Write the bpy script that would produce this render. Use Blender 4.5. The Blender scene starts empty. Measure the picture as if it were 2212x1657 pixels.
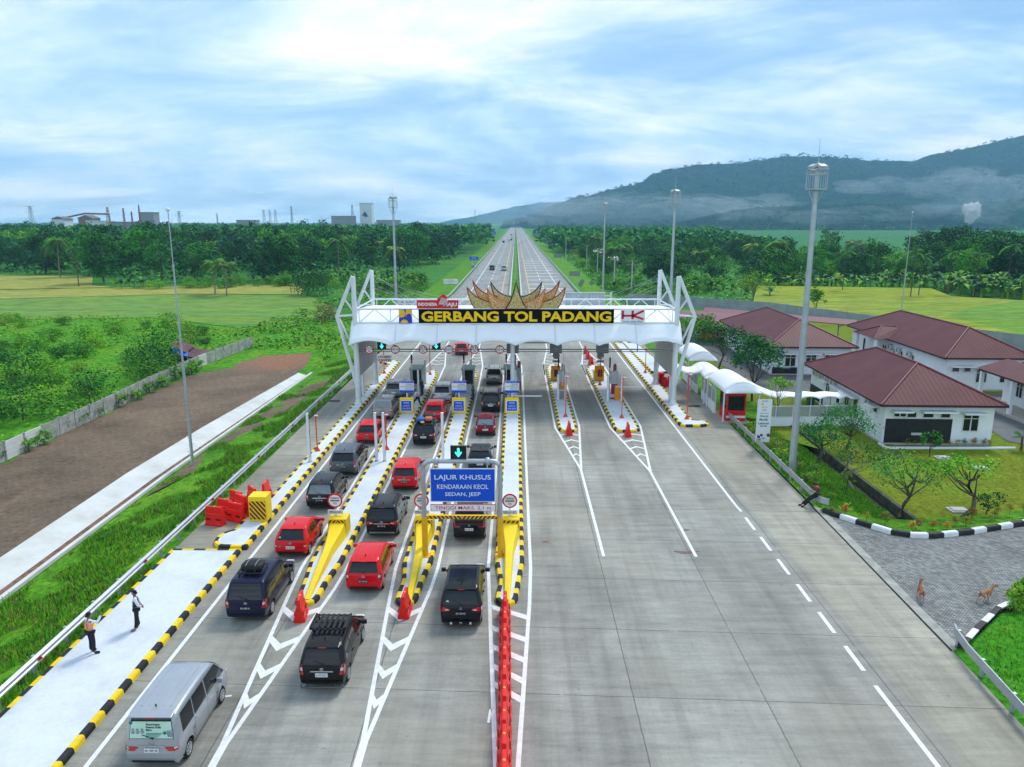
import bpy, math, random
import numpy as np
from mathutils import Vector, Matrix, noise
from mathutils.geometry import tessellate_polygon
RD=math.radians; rnd=random.Random(11); PI=math.pi
sc=bpy.context.scene; COL=sc.collection
# ---------------------------------------------------------------- camera
F=1587.; CX=1106.; CY=828.5; H=16.5; PT=RD(12.45); YW=math.atan(8/1587)
cd=bpy.data.cameras.new('camera'); cam=bpy.data.objects.new('camera',cd); COL.objects.link(cam)
cam.location=(0,0,H); cam.rotation_euler=(PI/2-PT,0,YW); cd.sensor_width=36; cd.lens=36*F/2212; cd.clip_start=.5; cd.clip_end=40000
sc.camera=cam
def ray(x,y):
    u=(x-CX)/F; v=(CY-y)/F; a=math.cos(PT)+v*math.sin(PT); b=-math.sin(PT)+v*math.cos(PT); c,s=math.cos(YW),math.sin(YW)
    return (u*c-a*s,u*s+a*c,b)
def G(x,y,z=0.):        # survey: where a sighted point lies on the level z
    d=ray(x,y); t=(z-H)/d[2]; return (d[0]*t,d[1]*t)
# ---------------------------------------------------------------- objects
def tag(o,label=None,cat=None,group=None,kind=None):
    if label: o['label']=label
    if cat: o['category']=cat
    if group: o['group']=group
    if kind: o['kind']=kind
    return o
def empty(name,loc=(0,0,0),rz=0,label=None,cat=None,group=None):
    o=bpy.data.objects.new(name,None); COL.objects.link(o); o.location=loc; o.rotation_euler=(0,0,rz); o.empty_display_size=.3
    return tag(o,label,cat,group)
def copy_tree(o,parent=None):
    c=o.copy(); COL.objects.link(c)
    if parent: c.parent=parent
    for ch in list(o.children): copy_tree(ch,c)
    return c
def tess(poly):
    P=[Vector((p[0],p[1],0)) for p in poly]; out=[]
    for t in tessellate_polygon([P]):
        a,b,c=(P[i] for i in t); out.append(t if (b-a).cross(c-a).z>0 else t[::-1])
    return out
class MB:
    def __init__(s): s.v=[];s.f=[];s.m=[];s.s=[]
    def add(s,vs,fs,mi=0,sm=False):
        o=len(s.v); s.v.extend([tuple(v) for v in vs])
        for f in fs: s.f.append([i+o for i in f]); s.m.append(mi); s.s.append(sm)
        return s
    def box(s,c,d,mi=0,rz=0,top=1.):
        x,y,z=d[0]/2,d[1]/2,d[2]/2; co,si=math.cos(rz),math.sin(rz); vs=[]
        for k,(a,b,e) in enumerate([(-1,-1,-1),(1,-1,-1),(1,1,-1),(-1,1,-1),(-1,-1,1),(1,-1,1),(1,1,1),(-1,1,1)]):
            t=top if e>0 else 1; p,q=a*x*t,b*y*t
            vs.append((c[0]+p*co-q*si,c[1]+p*si+q*co,c[2]+e*z))
        return s.add(vs,[(3,2,1,0),(4,5,6,7),(0,1,5,4),(1,2,6,5),(2,3,7,6),(3,0,4,7)],mi)
    def bx(s,x0,x1,y0,y1,z0,z1,mi=0): return s.box(((x0+x1)/2,(y0+y1)/2,(z0+z1)/2),(x1-x0,y1-y0,z1-z0),mi)
    def tube(s,pts,r,n=8,mi=0,cap=True,sm=True):
        pts=[Vector(p) for p in pts]; rs=r if isinstance(r,(list,tuple)) else [r]*len(pts); vs=[]; N=len(pts)
        for i,p in enumerate(pts):
            t=((pts[min(i+1,N-1)]-p).normalized()+(p-pts[max(i-1,0)]).normalized())
            t=t.normalized() if t.length>1e-6 else Vector((0,0,1))
            a=Vector((0,0,1)) if abs(t.z)<.9 else Vector((0,1,0)); u=t.cross(a).normalized(); w=t.cross(u)
            for k in range(n):
                an=2*PI*(k+.5)/n; vs.append(p+(u*math.cos(an)+w*math.sin(an))*rs[i])
        fs=[(i*n+k,i*n+(k+1)%n,(i+1)*n+(k+1)%n,(i+1)*n+k) for i in range(N-1) for k in range(n)]
        s.add(vs,fs,mi,sm)
        if cap: s.add([vs[k] for k in range(n)],[tuple(range(n))],mi); s.add([vs[(N-1)*n+k] for k in range(n)],[tuple(range(n-1,-1,-1))],mi)
        return s
    def prism(s,poly,z0,z1,mi=0,bottom=True):
        n=len(poly); vs=[(p[0],p[1],z0) for p in poly]+[(p[0],p[1],z1) for p in poly]
        s.add(vs,[tuple(range(n,2*n))]+([tuple(range(n-1,-1,-1))] if bottom else [])+[(i,(i+1)%n,n+(i+1)%n,n+i) for i in range(n)],mi); return s
    def tprism(s,poly,z0,z1,mi=0):
        n=len(poly); s.add([(p[0],p[1],z1) for p in poly],tess(poly),mi); s.add([(p[0],p[1],z0) for p in poly]+[(p[0],p[1],z1) for p in poly],[(i,(i+1)%n,n+(i+1)%n,n+i) for i in range(n)],mi); return s
    def ext(s,poly,d,mi=0,sm=False):
        n=len(poly); d=Vector(d); P=[Vector(p) for p in poly]
        s.add(P+[p+d for p in P],[tuple(range(n-1,-1,-1)),tuple(range(n,2*n))],mi)
        s.add(P+[p+d for p in P],[(i,(i+1)%n,n+(i+1)%n,n+i) for i in range(n)],mi,sm); return s
    def lathe(s,prof,c=(0,0,0),n=16,mi=0,ax='z',sm=True):
        vs=[]
        for r,h in prof:
            for k in range(n):
                a=2*PI*k/n; p=(r*math.cos(a),r*math.sin(a),h)
                if ax=='y': p=(p[0],p[2],p[1])
                if ax=='x': p=(p[2],p[0],p[1])
                vs.append((c[0]+p[0],c[1]+p[1],c[2]+p[2]))
        fs=[(i*n+k,i*n+(k+1)%n,(i+1)*n+(k+1)%n,(i+1)*n+k) for i in range(len(prof)-1) for k in range(n)]
        return s.add(vs,fs,mi,sm)
    def disc(s,c,r,n=24,y=0.02,mi=0):   # facing -Y, thickness y
        P=[(c[0]+r*math.cos(2*PI*k/n),c[1],c[2]+r*math.sin(2*PI*k/n)) for k in range(n)]
        return s.ext(P,(0,y,0),mi)
    def grid(s,fn,nu,nv,mi=0,sm=True):
        vs=[fn(i/nu,j/nv) for j in range(nv+1) for i in range(nu+1)]; w=nu+1
        return s.add(vs,[(j*w+i,j*w+i+1,(j+1)*w+i+1,(j+1)*w+i) for j in range(nv) for i in range(nu)],mi,sm)
    def build(s,name,mats,parent=None,loc=None,bev=0,rz=0,sol=0):
        me=bpy.data.meshes.new(name); me.from_pydata(s.v,[],s.f)
        for m in (mats if isinstance(mats,(list,tuple)) else [mats]): me.materials.append(m)
        me.polygons.foreach_set('material_index',s.m); me.polygons.foreach_set('use_smooth',s.s); me.update()
        o=bpy.data.objects.new(name,me); COL.objects.link(o)
        if parent: o.parent=parent
        if loc: o.location=loc
        if rz: o.rotation_euler=(0,0,rz)
        if sol: m=o.modifiers.new('s','SOLIDIFY'); m.thickness=sol
        if bev: m=o.modifiers.new('b','BEVEL'); m.width=bev; m.segments=2; m.limit_method='ANGLE'; m.angle_limit=RD(40)
        return o
def npmesh(name,V,Fq,mats,mi=None,parent=None,smooth=False):
    me=bpy.data.meshes.new(name); n=len(Fq); k=Fq.shape[1]
    me.vertices.add(len(V)); me.vertices.foreach_set('co',V.astype(np.float32).ravel())
    me.loops.add(n*k); me.loops.foreach_set('vertex_index',Fq.astype(np.int32).ravel())
    me.polygons.add(n); me.polygons.foreach_set('loop_start',(np.arange(n)*k).astype(np.int32))
    for m in mats: me.materials.append(m)
    if mi is not None: me.polygons.foreach_set('material_index',mi.astype(np.int32))
    if smooth: me.polygons.foreach_set('use_smooth',np.ones(n,bool))
    me.update(); me.validate(); o=bpy.data.objects.new(name,me); COL.objects.link(o)
    if parent: o.parent=parent
    return o
# ---------------------------------------------------------------- materials
_M={}
def mnode(name):
    m=bpy.data.materials.new(name); m.use_nodes=True; nt=m.node_tree; b=nt.nodes['Principled BSDF']; return m,nt,b
def N(nt,t,**k):
    n=nt.nodes.new('ShaderNode'+t)
    for a,v in k.items():
        if a[0]=='i' and a[1:].isdigit(): n.inputs[int(a[1:])].default_value=v
        else: setattr(n,a,v)
    return n
def ramp(nt,src,stops):
    r=N(nt,'ValToRGB'); nt.links.new(src,r.inputs[0]); e=r.color_ramp.elements
    while len(e)<len(stops): e.new(.5)
    for q,(p,c) in zip(e,stops): q.position=p; q.color=(c[0],c[1],c[2],1) if not isinstance(c,(int,float)) else (c,c,c,1)
    return r.outputs[0]
def nz(nt,sc_,det=4,vec=None,rough=.6,dist=0.):
    n=N(nt,'TexNoise'); n.inputs['Scale'].default_value=sc_; n.inputs['Detail'].default_value=det; n.inputs['Roughness'].default_value=rough; n.inputs['Distortion'].default_value=dist
    nt.links.new(vec if vec else oc(nt),n.inputs['Vector']); return n.outputs['Fac']
def oc(nt):
    for n in nt.nodes:
        if n.type=='TEX_COORD': return n.outputs['Object']
    return N(nt,'TexCoord').outputs['Object']
def mapv(nt,scale=(1,1,1),rot=(0,0,0),loc=(0,0,0)):
    m=N(nt,'Mapping'); m.inputs['Scale'].default_value=scale; m.inputs['Rotation'].default_value=rot; m.inputs['Location'].default_value=loc; nt.links.new(oc(nt),m.inputs['Vector']); return m.outputs[0]
def mix(nt,f,a,b,bt='MIX'):
    n=N(nt,'MixRGB',blend_type=bt)
    for i,x in enumerate((f,a,b)):
        if isinstance(x,(int,float)): n.inputs[i].default_value=x if i==0 else (x,x,x,1)
        elif isinstance(x,(tuple,list)): n.inputs[i].default_value=(x[0],x[1],x[2],1)
        else: nt.links.new(x,n.inputs[i])
    return n.outputs[0]
def mth(nt,op,a,b=0.,c=None):
    n=N(nt,'Math',operation=op)
    for i,x in enumerate((a,b,c)):
        if x is None: continue
        if isinstance(x,(int,float)): n.inputs[i].default_value=x
        else: nt.links.new(x,n.inputs[i])
    return n.outputs[0]
def M(name,col,rough=.5,metal=0.,var=.1,scale=3.,coat=0.,bump=0.,emit=0.,alpha=1.,spec=.3):
    if name in _M: return _M[name]
    m,nt,b=mnode(name); f=nz(nt,scale,5); lo=[c*(1-var) for c in col]; hi=[min(1,c*(1+var)) for c in col]
    c=ramp(nt,f,[(.3,lo),(.7,hi)]); nt.links.new(c,b.inputs['Base Color'])
    b.inputs['Roughness'].default_value=rough; b.inputs['Metallic'].default_value=metal; b.inputs['Coat Weight'].default_value=coat; b.inputs['Specular IOR Level'].default_value=spec
    b.inputs['Coat Roughness'].default_value=.03; b.inputs['Alpha'].default_value=alpha
    if bump:
        bp=N(nt,'Bump'); bp.inputs['Strength'].default_value=bump; bp.inputs['Distance'].default_value=.02; nt.links.new(nz(nt,scale*8,4),bp.inputs['Height']); nt.links.new(bp.outputs[0],b.inputs['Normal'])
    if emit: nt.links.new(c,b.inputs['Emission Color']); b.inputs['Emission Strength'].default_value=emit
    _M[name]=m; return m
WHITE=M('white_paint',(.8,.82,.84),.45,var=.05); YEL=M('yellow_paint',(.95,.66,.01),.5,var=.08,scale=1.5); BLK=M('black_paint',(.018,.018,.02),.5,var=.3)
GALV=M('galvanised_steel',(.45,.48,.52),.42,.55,.12,1.5); STEELW=M('white_steel',(.74,.77,.79),.35,.0,.05,1.); RED=M('red_plastic',(.85,.014,.008),.4,var=.12,scale=2)
ORG=M('orange_paint',(.78,.1,.02),.45); BLUE=M('sign_blue',(.004,.085,.62),.4,var=.04); RSIGN=M('sign_red',(.65,.012,.02),.4,var=.05); WSIGN=M('sign_white',(.82,.84,.86),.45,var=.03)
GREY=M('grey_sheet',(.22,.24,.245),.5,.2,.1); DGLASS=M('dark_glass',(.01,.012,.015),.06,var=.2,spec=.5); OBOX=M('amber_paint',(.85,.3,.01),.45); LGREY=M('pale_grey_paint',(.5,.54,.56),.45)
YELO=M('amber_yellow_paint',(.9,.5,.01),.5,var=.08)
def text(s,w,h,mat,parent,c,name='lettering',ext=.004,face='-y',wt=0.,keep=False):
    cu=bpy.data.curves.new('t','FONT'); cu.body=s; cu.extrude=.01; cu.offset=wt; cu.align_x='CENTER'; cu.resolution_u=3
    o=bpy.data.objects.new('t',cu); COL.objects.link(o); dg=bpy.context.evaluated_depsgraph_get(); me=bpy.data.meshes.new_from_object(o.evaluated_get(dg))
    bpy.data.objects.remove(o); bpy.data.curves.remove(cu); me.name=name
    V=np.array([v.co[:] for v in me.vertices]); lo=V.min(0); hi=V.max(0); sx=w/(hi[0]-lo[0]); sy=h/(hi[1]-lo[1])
    if keep: sx=min(sx,sy*1.05)
    V=(V-(lo+hi)/2)*[sx,sy,ext/(.02)]
    if face=='-y': V=np.stack([V[:,0],-V[:,2],V[:,1]],1)
    me.vertices.foreach_set('co',V.astype(np.float32).ravel()); me.materials.clear(); me.materials.append(mat); me.update()
    ob=bpy.data.objects.new(name,me); COL.objects.link(ob); ob.parent=parent; ob.location=c; return ob
# ================================================================ GROUND
def sheet(name,poly,mat,z=0.,kind='structure',thick=None):
    mb=MB()
    if thick: mb.tprism([(p[0],p[1]) for p in poly],z-thick,z)
    else: mb.add([(p[0],p[1],p[2] if len(p)>2 else z) for p in poly],tess(poly))
    o=mb.build(name,mat); tag(o,kind=kind); return o
def grassmat(name,cols,s1=.15,s2=2.5,bump=.6,stretch=None):
    m,nt,b=mnode(name); v=mapv(nt,stretch) if stretch else None
    a=nz(nt,s1,6,v,.7); d=nz(nt,s2,6,v,.75); c1=ramp(nt,a,[(.32,cols[0]),(.5,cols[1]),(.68,cols[2])]); f=ramp(nt,d,[(.3,.25),(.7,1.35)])
    nt.links.new(mix(nt,1,c1,f,'MULTIPLY'),b.inputs['Base Color']); b.inputs['Roughness'].default_value=.9; b.inputs['Specular IOR Level'].default_value=.1
    bp=N(nt,'Bump'); bp.inputs['Strength'].default_value=bump; bp.inputs['Distance'].default_value=.08; nt.links.new(d,bp.inputs['Height']); nt.links.new(bp.outputs[0],b.inputs['Normal']); return m
def arc_(x,y,r): return [(x+r*math.cos(2*PI*k/16),y+r*.55*math.sin(2*PI*k/16)) for k in range(16)]
def ragged(poly,amp,st=1.2,s=.3):
    out=[]; n=len(poly)
    for i in range(n):
        a=Vector(poly[i][:2]);b=Vector(poly[(i+1)%n][:2]);k=max(1,int((b-a).length/st))
        for j in range(k):
            p=a.lerp(b,j/k); q=Vector((p.x*s,p.y*s,0)); out.append((p.x+amp*noise.noise(q),p.y+amp*noise.noise(q+Vector((9,4,2)))))
    return out
GVERGE=grassmat('verge_grass',[(.06,.2,.008),(.11,.33,.012),(.2,.36,.02)],.35,3.)
GLAWN=grassmat('lawn_grass',[(.15,.18,.012),(.21,.27,.014),(.11,.27,.012)],.25,5.)
GFIELD=grassmat('field_green',[(.035,.17,.025),(.06,.25,.03),(.12,.26,.02)],.02,.6)
GPADDY=grassmat('paddy_green',[(.08,.3,.035),(.22,.34,.05),(.12,.34,.045)],.05,.8,.5,(.3,1.8,1))
GPADDY2=grassmat('paddy_yellow',[(.16,.32,.015),(.34,.38,.03),(.22,.36,.02)],.06,.9,.5,(.3,1.7,1))
GPADDY3=grassmat('paddy_fresh',[(.1,.28,.02),(.2,.36,.03),(.12,.3,.02)],.06,.9,.5,(.3,1.7,1))
GGOLD=grassmat('paddy_golden',[(.24,.33,.05),(.42,.4,.09),(.25,.37,.05)],.05,.7,.5,(.3,1.7,1))
GBUSH=grassmat('wild_green',[(.05,.21,.008),(.1,.34,.012),(.19,.34,.014)],.12,1.2)
def concmat(name,base,joints=True):
    m,nt,b=mnode(name); P=oc(nt); sx=N(nt,'SeparateXYZ'); nt.links.new(P,sx.inputs[0]); X,Y=sx.outputs[0],sx.outputs[1]
    yy=mth(nt,'ADD',Y,mth(nt,'MULTIPLY',X,.047)); a=nz(nt,.22,6,mapv(nt,(1,.55,1)),.65); st=nz(nt,1.1,6,mapv(nt,(.35,2.2,1)),.7); fine=nz(nt,9,6,None,.7)
    c=ramp(nt,a,[(.3,[base[0]*.66,base[1]*.66,base[2]*.64]),(.5,base),(.68,[base[0]*1.26,base[1]*1.28,base[2]*1.28])])
    c=mix(nt,.75,c,ramp(nt,st,[(.3,.66),(.52,1.),(.72,1.24)]),'MULTIPLY'); c=mix(nt,.5,c,ramp(nt,fine,[(.3,.8),(.6,1.1)]),'MULTIPLY')
    c=mix(nt,.6,c,ramp(nt,nz(nt,.9,6,mapv(nt,(1.5,.07,1)),.65),[(.36,.72),(.52,1.),(.68,1.12)]),'MULTIPLY'); sp_=nz(nt,3.2,4,None,.5); c=mix(nt,mth(nt,'MULTIPLY',ramp(nt,sp_,[(.7,0),(.76,1)]),.5),c,(.09,.088,.08))
    w=nz(nt,.13,5,mapv(nt,(1,1,1),loc=(40,0,0))); c=mix(nt,mth(nt,'MULTIPLY',ramp(nt,w,[(.5,0),(.72,1)]),.45),c,(.36,.33,.24))
    if joints:
        gy=mth(nt,'SUBTRACT',1,mth(nt,'DIVIDE',mth(nt,'ABSOLUTE',mth(nt,'SUBTRACT',Y,76)),26)); tr=nz(nt,.55,5,mapv(nt,(1.2,.16,1)),.6); lx=mth(nt,'ABSOLUTE',mth(nt,'SUBTRACT',mth(nt,'FRACT',mth(nt,'DIVIDE',mth(nt,'SUBTRACT',X,-.4),4.55)),.5))
        dk=mth(nt,'MULTIPLY',mth(nt,'MULTIPLY',mth(nt,'MAXIMUM',gy,0),ramp(nt,lx,[(.08,1),(.34,0)])),ramp(nt,tr,[(.35,.25),(.6,1)])); c=mix(nt,mth(nt,'MULTIPLY',dk,.85),c,(.1,.1,.09))
        px=mth(nt,'FLOOR',mth(nt,'DIVIDE',mth(nt,'SUBTRACT',X,4.2),4.65)); py=mth(nt,'FLOOR',mth(nt,'DIVIDE',mth(nt,'SUBTRACT',yy,1.15),4.43))
        cb=N(nt,'CombineXYZ'); nt.links.new(px,cb.inputs[0]); nt.links.new(py,cb.inputs[1]); wn=N(nt,'TexWhiteNoise',noise_dimensions='2D'); nt.links.new(cb.outputs[0],wn.inputs['Vector'])
        c=mix(nt,1,c,ramp(nt,wn.outputs['Value'],[(0,.93),(1,1.06)]),'MULTIPLY')
        wob=mth(nt,'MULTIPLY',mth(nt,'SUBTRACT',nz(nt,2.5,3),.5),.06)
        def line(co,off,per,wd):
            q=mth(nt,'ABSOLUTE',mth(nt,'SUBTRACT',mth(nt,'FRACT',mth(nt,'DIVIDE',mth(nt,'SUBTRACT',mth(nt,'ADD',co,wob),off-per/2),per)),.5)); return mth(nt,'LESS_THAN',q,wd/per)
        j=mth(nt,'MAXIMUM',line(yy,1.15,4.43,.02),line(X,4.2,4.65,.022)); br=mth(nt,'GREATER_THAN',nz(nt,.7,4),.36)
        c=mix(nt,mth(nt,'MULTIPLY',mth(nt,'MULTIPLY',j,br),.6),c,(.045,.045,.042))
    nt.links.new(c,b.inputs['Base Color']); r=ramp(nt,a,[(.3,.55),(.7,.85)]); nt.links.new(r,b.inputs['Roughness']); b.inputs['Specular IOR Level'].default_value=.3
    bp=N(nt,'Bump'); bp.inputs['Strength'].default_value=.25; bp.inputs['Distance'].default_value=.01; nt.links.new(fine,bp.inputs['Height']); nt.links.new(bp.outputs[0],b.inputs['Normal']); return m
CONC=concmat('road_concrete',(.312,.3,.262)); CONCS=concmat('shoulder_concrete',(.335,.312,.25)); HWY=concmat('highway_concrete',(.27,.275,.265))
DIRT=grassmat('bare_dirt',[(.1,.083,.064),(.155,.125,.095),(.2,.15,.11)],.12,2.5,.8); RUST=grassmat('red_soil',[(.2,.11,.07),(.3,.17,.11),(.2,.14,.1)],.2,3.,.7)
m,nt,b=mnode('dirt_and_soil'); P=oc(nt); a=nz(nt,.16,6,None,.7); d=nz(nt,2.6,7,None,.8); e=nz(nt,.45,5,mapv(nt,(1,.25,1),(0,0,RD(-8))),.6)
c=ramp(nt,a,[(.3,(.12,.088,.06)),(.5,(.185,.135,.094)),(.7,(.25,.175,.115))]); vd=N(nt,'VectorMath',operation='DISTANCE'); nt.links.new(P,vd.inputs[0]); vd.inputs[1].default_value=(-31.5,96,-1.5)
f=ramp(nt,mth(nt,'ADD',mth(nt,'MULTIPLY',vd.outputs['Value'],.05),mth(nt,'MULTIPLY',a,.9)),[(.62,1),(.86,0)]); c=mix(nt,f,c,(.3,.15,.09)); c=mix(nt,mth(nt,'MULTIPLY',ramp(nt,e,[(.6,0),(.7,1)]),.45),c,(.27,.18,.125)); c=mix(nt,1,c,ramp(nt,d,[(.28,.45),(.5,1.),(.68,1.35),(.76,2.4)]),'MULTIPLY')
nt.links.new(c,b.inputs['Base Color']); b.inputs['Roughness'].default_value=.95; b.inputs['Specular IOR Level'].default_value=.1; bp=N(nt,'Bump'); bp.inputs['Strength'].default_value=.9; bp.inputs['Distance'].default_value=.1; nt.links.new(d,bp.inputs['Height']); nt.links.new(bp.outputs[0],b.inputs['Normal']); DIRTM=m
m,nt,b=mnode('drain_concrete'); c=ramp(nt,nz(nt,.35,7,None,.7),[(.3,(.52,.51,.46)),(.5,(.64,.64,.61)),(.7,(.72,.73,.72))]); nt.links.new(c,b.inputs['Base Color']); b.inputs['Roughness'].default_value=.85; CURBC=m
# far ground sheet
sheet('ground',[(-9000,-150,-1.62),(9000,-150,-1.62),(9000,9000,-1.62),(-9000,9000,-1.62)],GFIELD)
sheet('bush_ground',[(-160,20),(-24,20),(-24,140),(-46,133),(-70,140),(-160,137)],GBUSH,-1.58)
sheet('dirt_ground',ragged([(-39.3,10),(-26.5,10),(-27.9,50),(-27.4,62),(-26,86),(-28.6,102),(-34.6,99),(-36.4,90),(-39.2,85),(-39.2,60)],.9),DIRTM,-1.54)
sheet('soil_strip',[(-24.7,46,-1.40),(-23.2,50,-1.16),(-22.2,60,-.96),(-20.6,74,-.62),(-18.8,82,-.22),(-19.4,88,-.36),(-22.0,84,-.92),(-23.7,70,-1.24),(-24.6,60,-1.42)],DIRTM,-.5)
# paddies on the left, one sheet each
sheet('paddy_field_near',[(-175,150,-1.5),(-96,137,-1.5),(-70,140,-1.5),(-48,126,-1.5),(-40,133,-1.5),(-36,150,-1.5),(-52,184,-1.5),(-84,186,-1.5),(-122,174,-1.5),(-190,176,-1.5)],GPADDY)
sheet('paddy_field_gold',[(-190,177,-1.51),(-122,175,-1.51),(-84,187,-1.51),(-54,186,-1.51),(-62,218,-1.51),(-82,212,-1.51),(-115,204,-1.51),(-140,197,-1.51),(-200,197,-1.51)],GGOLD)
sheet('paddy_field_far',[(-240,200,-1.5),(-140,199,-1.5),(-112,206,-1.5),(-122,212,-1.5),(-142,248,-1.5),(-250,262,-1.5)],GGOLD)
sheet('paddy_field_right',[(30,168,-.62),(48,148,-.62),(60,126,-.62),(70,104,-.62),(150,100,-.62),(160,155,-.62),(112,164,-.62),(102,173,-.62),(109,194,-.62),(66,202,-.62),(49,153,-.62)],GPADDY2)
sheet('paddy_field_side',[(92,149,-.61),(112,163.5,-.61),(160,154.5,-.61),(150,100.5,-.61),(78,111,-.61),(80,136,-.61)],GPADDY3)
sheet('paddy_field_beyond',[(130,330,-1.4),(420,330,-1.4),(620,720,-1.4),(220,720,-1.4)],GFIELD)
# verges
def strip(name,A,B,n,mat,amp=.0,z=None):
    mb=MB()
    def fn(u,v):
        i=v*(len(A)-1); k=min(int(i),len(A)-2); t=i-k; a=Vector(A[k]).lerp(Vector(A[k+1]),t); b=Vector(B[k]).lerp(Vector(B[k+1]),t); p=a.lerp(b,u)
        if amp and 0<u<1: p.z+=amp*noise.noise(p*.5)
        return p
    mb.grid(fn,n,n*len(A)); return tag(mb.build(name,mat),kind='structure')
VL=[(-17.55,8,-.06),(-17.6,40,-.06),(-17.8,75,-.06),(-18.0,92,-.06)]
strip('verge_slope',VL,[(-24.3,8,-1.5),(-24.9,40,-1.5),(-24.8,75,-1.5),(-24.6,92,-1.5)],12,GVERGE,.12)
strip('embankment_left',[(-18.0,92,-.06),(-16.5,110,-.06),(-14.5,150,-.06),(-14.4,2500,-.06)],[(-24.6,92,-1.5),(-27,110,-1.5),(-24,150,-1.58),(-23,2500,-1.6)],10,GVERGE,.1)
# drain: sloped concrete apron, mud gutter, thin lip
strip('drain_apron',[(-27.3,8,-1.15),(-27.9,50,-1.15),(-27.5,62,-1.15),(-26,86,-1.2)],[(-25.4,8,-1.52),(-26,50,-1.52),(-25.7,62,-1.52),(-25.1,86,-1.5)],3,CURBC)
strip('drain_gutter',[(-25.42,8,-1.53),(-26.02,50,-1.53),(-25.7,62,-1.53),(-25.12,86,-1.51)],[(-24.8,8,-1.55),(-25.4,50,-1.55),(-25.2,62,-1.55),(-24.75,86,-1.53)],2,RUST)
mb=MB(); mb.ext([(-24.85,8,-1.55),(-24.6,8,-1.55),(-24.6,8,-1.35),(-24.85,8,-1.35)],(-.55,42,0)); mb.ext([(-25.4,50,-1.55),(-25.15,50,-1.55),(-25.15,50,-1.35),(-25.4,50,-1.35)],(.55,37,0)); tag(mb.build('drain_lip',CURBC),kind='structure')
# right side: bank, ditch, lawn, yard
strip('bank_right',[(17.7,38.6,-.03),(17.9,50,-.05),(18,60,-.06),(17.9,62,-.06)],[(22.5,40.0,-.9),(22.75,50,-.9),(22.6,57,-.9),(22.2,62,-.6)],10,GVERGE,.1)
sheet('ditch_bed',[(22.3,38.5),(23.3,38.5),(23.5,62),(22.2,62)],M('ditch_mud',(.03,.028,.022),.8),-1.0)
strip('flower_bed',[(17.75,40.3,.08),(19,38.75,.08),(20.7,37.35,.08),(22,37.05,.08),(28.1,38.6,.08),(60,48,.08)],[(19.2,43.2,-.35),(20.4,41.7,-.5),(21.4,40.7,-.6),(23.2,40.2,-.5),(29.5,41.4,-.5),(60,52,-.5)],6,GVERGE,.05)
mb=MB(); mb.ext([(23.2,39.6,-1),(23.45,39.6,-1),(23.45,39.6,-.42),(23.2,39.6,-.42)],(.2,22,0)); tag(mb.build('ditch_wall',M('mossy_concrete',(.07,.075,.05),.9,var=.6,scale=2)),kind='structure')
sheet('lawn',[(23.4,39.5),(60,46),(90,52),(90,56),(60,56.5),(30,54.2),(23.6,62)],GLAWN,-.5)
sheet('lawn_yard',[(18,62),(24,53),(60,52),(120,58),(120,100),(70,98),(65,105),(56,124.5),(48,139.5),(20,150),(18,100)],GLAWN,-.56)
sheet('asphalt_yard',[(26,73.5),(42,72.3),(42,71),(39,56),(46,50),(90,70),(90,74),(53.5,71.5),(42.2,73),(41.5,98),(46,112),(26,122),(24,100)],M('yard_asphalt',(.13,.135,.135),.85,var=.25,scale=.6,bump=.2),-.52)
strip('embankment_right',[(17.9,62,-.06),(17.2,110,-.06),(14.5,160,-.06),(14.4,2500,-.06)],[(24,62,-.62),(25,110,-1.0),(24,160,-1.58),(23,2500,-1.6)],10,GVERGE,.1)
# pavement slabs
sheet('road',[(-17.5,-12),(17.2,-12),(17.55,39.5),(17.85,60),(17.6,100),(14.6,160),(14.5,170),(-14.5,170),(-14.6,160),(-17.5,100),(-17.6,60)],CONC,0.,thick=.3)
sheet('highway',[(-14.4,170),(14.4,170),(14.4,2600),(-14.4,2600)],HWY,-.004,thick=.3)
sheet('shoulder_left',[(-17.5,34.9),(-14.95,34.9),(-14.9,80),(-15.8,110),(-17.3,105),(-17.6,60)],CONCS,.004)
sheet('shoulder_right',[(14.1,0),(17.2,0),(17.5,39.5),(17.8,60),(17.5,100),(15.0,100),(13.7,60)],CONCS,.004)
# paving of the side drive
m,nt,b=mnode('herringbone_paving'); v=mapv(nt,(1,1,1),(0,0,RD(45))); br=N(nt,'TexBrick'); br.inputs['Scale'].default_value=2.4; br.offset=.5
nt.links.new(v,br.inputs['Vector']); br.inputs['Color1'].default_value=(.15,.155,.15,1); br.inputs['Color2'].default_value=(.34,.345,.33,1); br.inputs['Mortar'].default_value=(.06,.06,.055,1); br.inputs['Mortar Size'].default_value=.03; br.inputs['Brick Width'].default_value=.5; br.inputs['Row Height'].default_value=.25
c=mix(nt,.6,br.outputs['Color'],ramp(nt,nz(nt,.5,6),[(.3,.6),(.7,1.3)]),'MULTIPLY'); nt.links.new(c,b.inputs['Base Color']); b.inputs['Roughness'].default_value=.85
sheet('driveway',[(17.6,40.2),(18.95,38.4),(20.73,36.9),(21.8,36.6),(28,38.1),(60,47),(60,36),(24.5,30.9),(22.65,30.0),(20.8,29.0),(18.7,27.2),(17.2,26.2)],m,.008,thick=.3)
sheet('verge_front_right',[(16.2,5,-.04),(60,5,-.04),(60,36,.02),(24.5,30.7,.02),(22.65,29.8,.02),(20.8,28.8,.02),(18.7,27.0,.02),(17.2,26.0,.02)],grassmat('bright_lawn',[(.04,.2,.01),(.06,.3,.012),(.12,.32,.02)],.3,4.))
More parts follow.
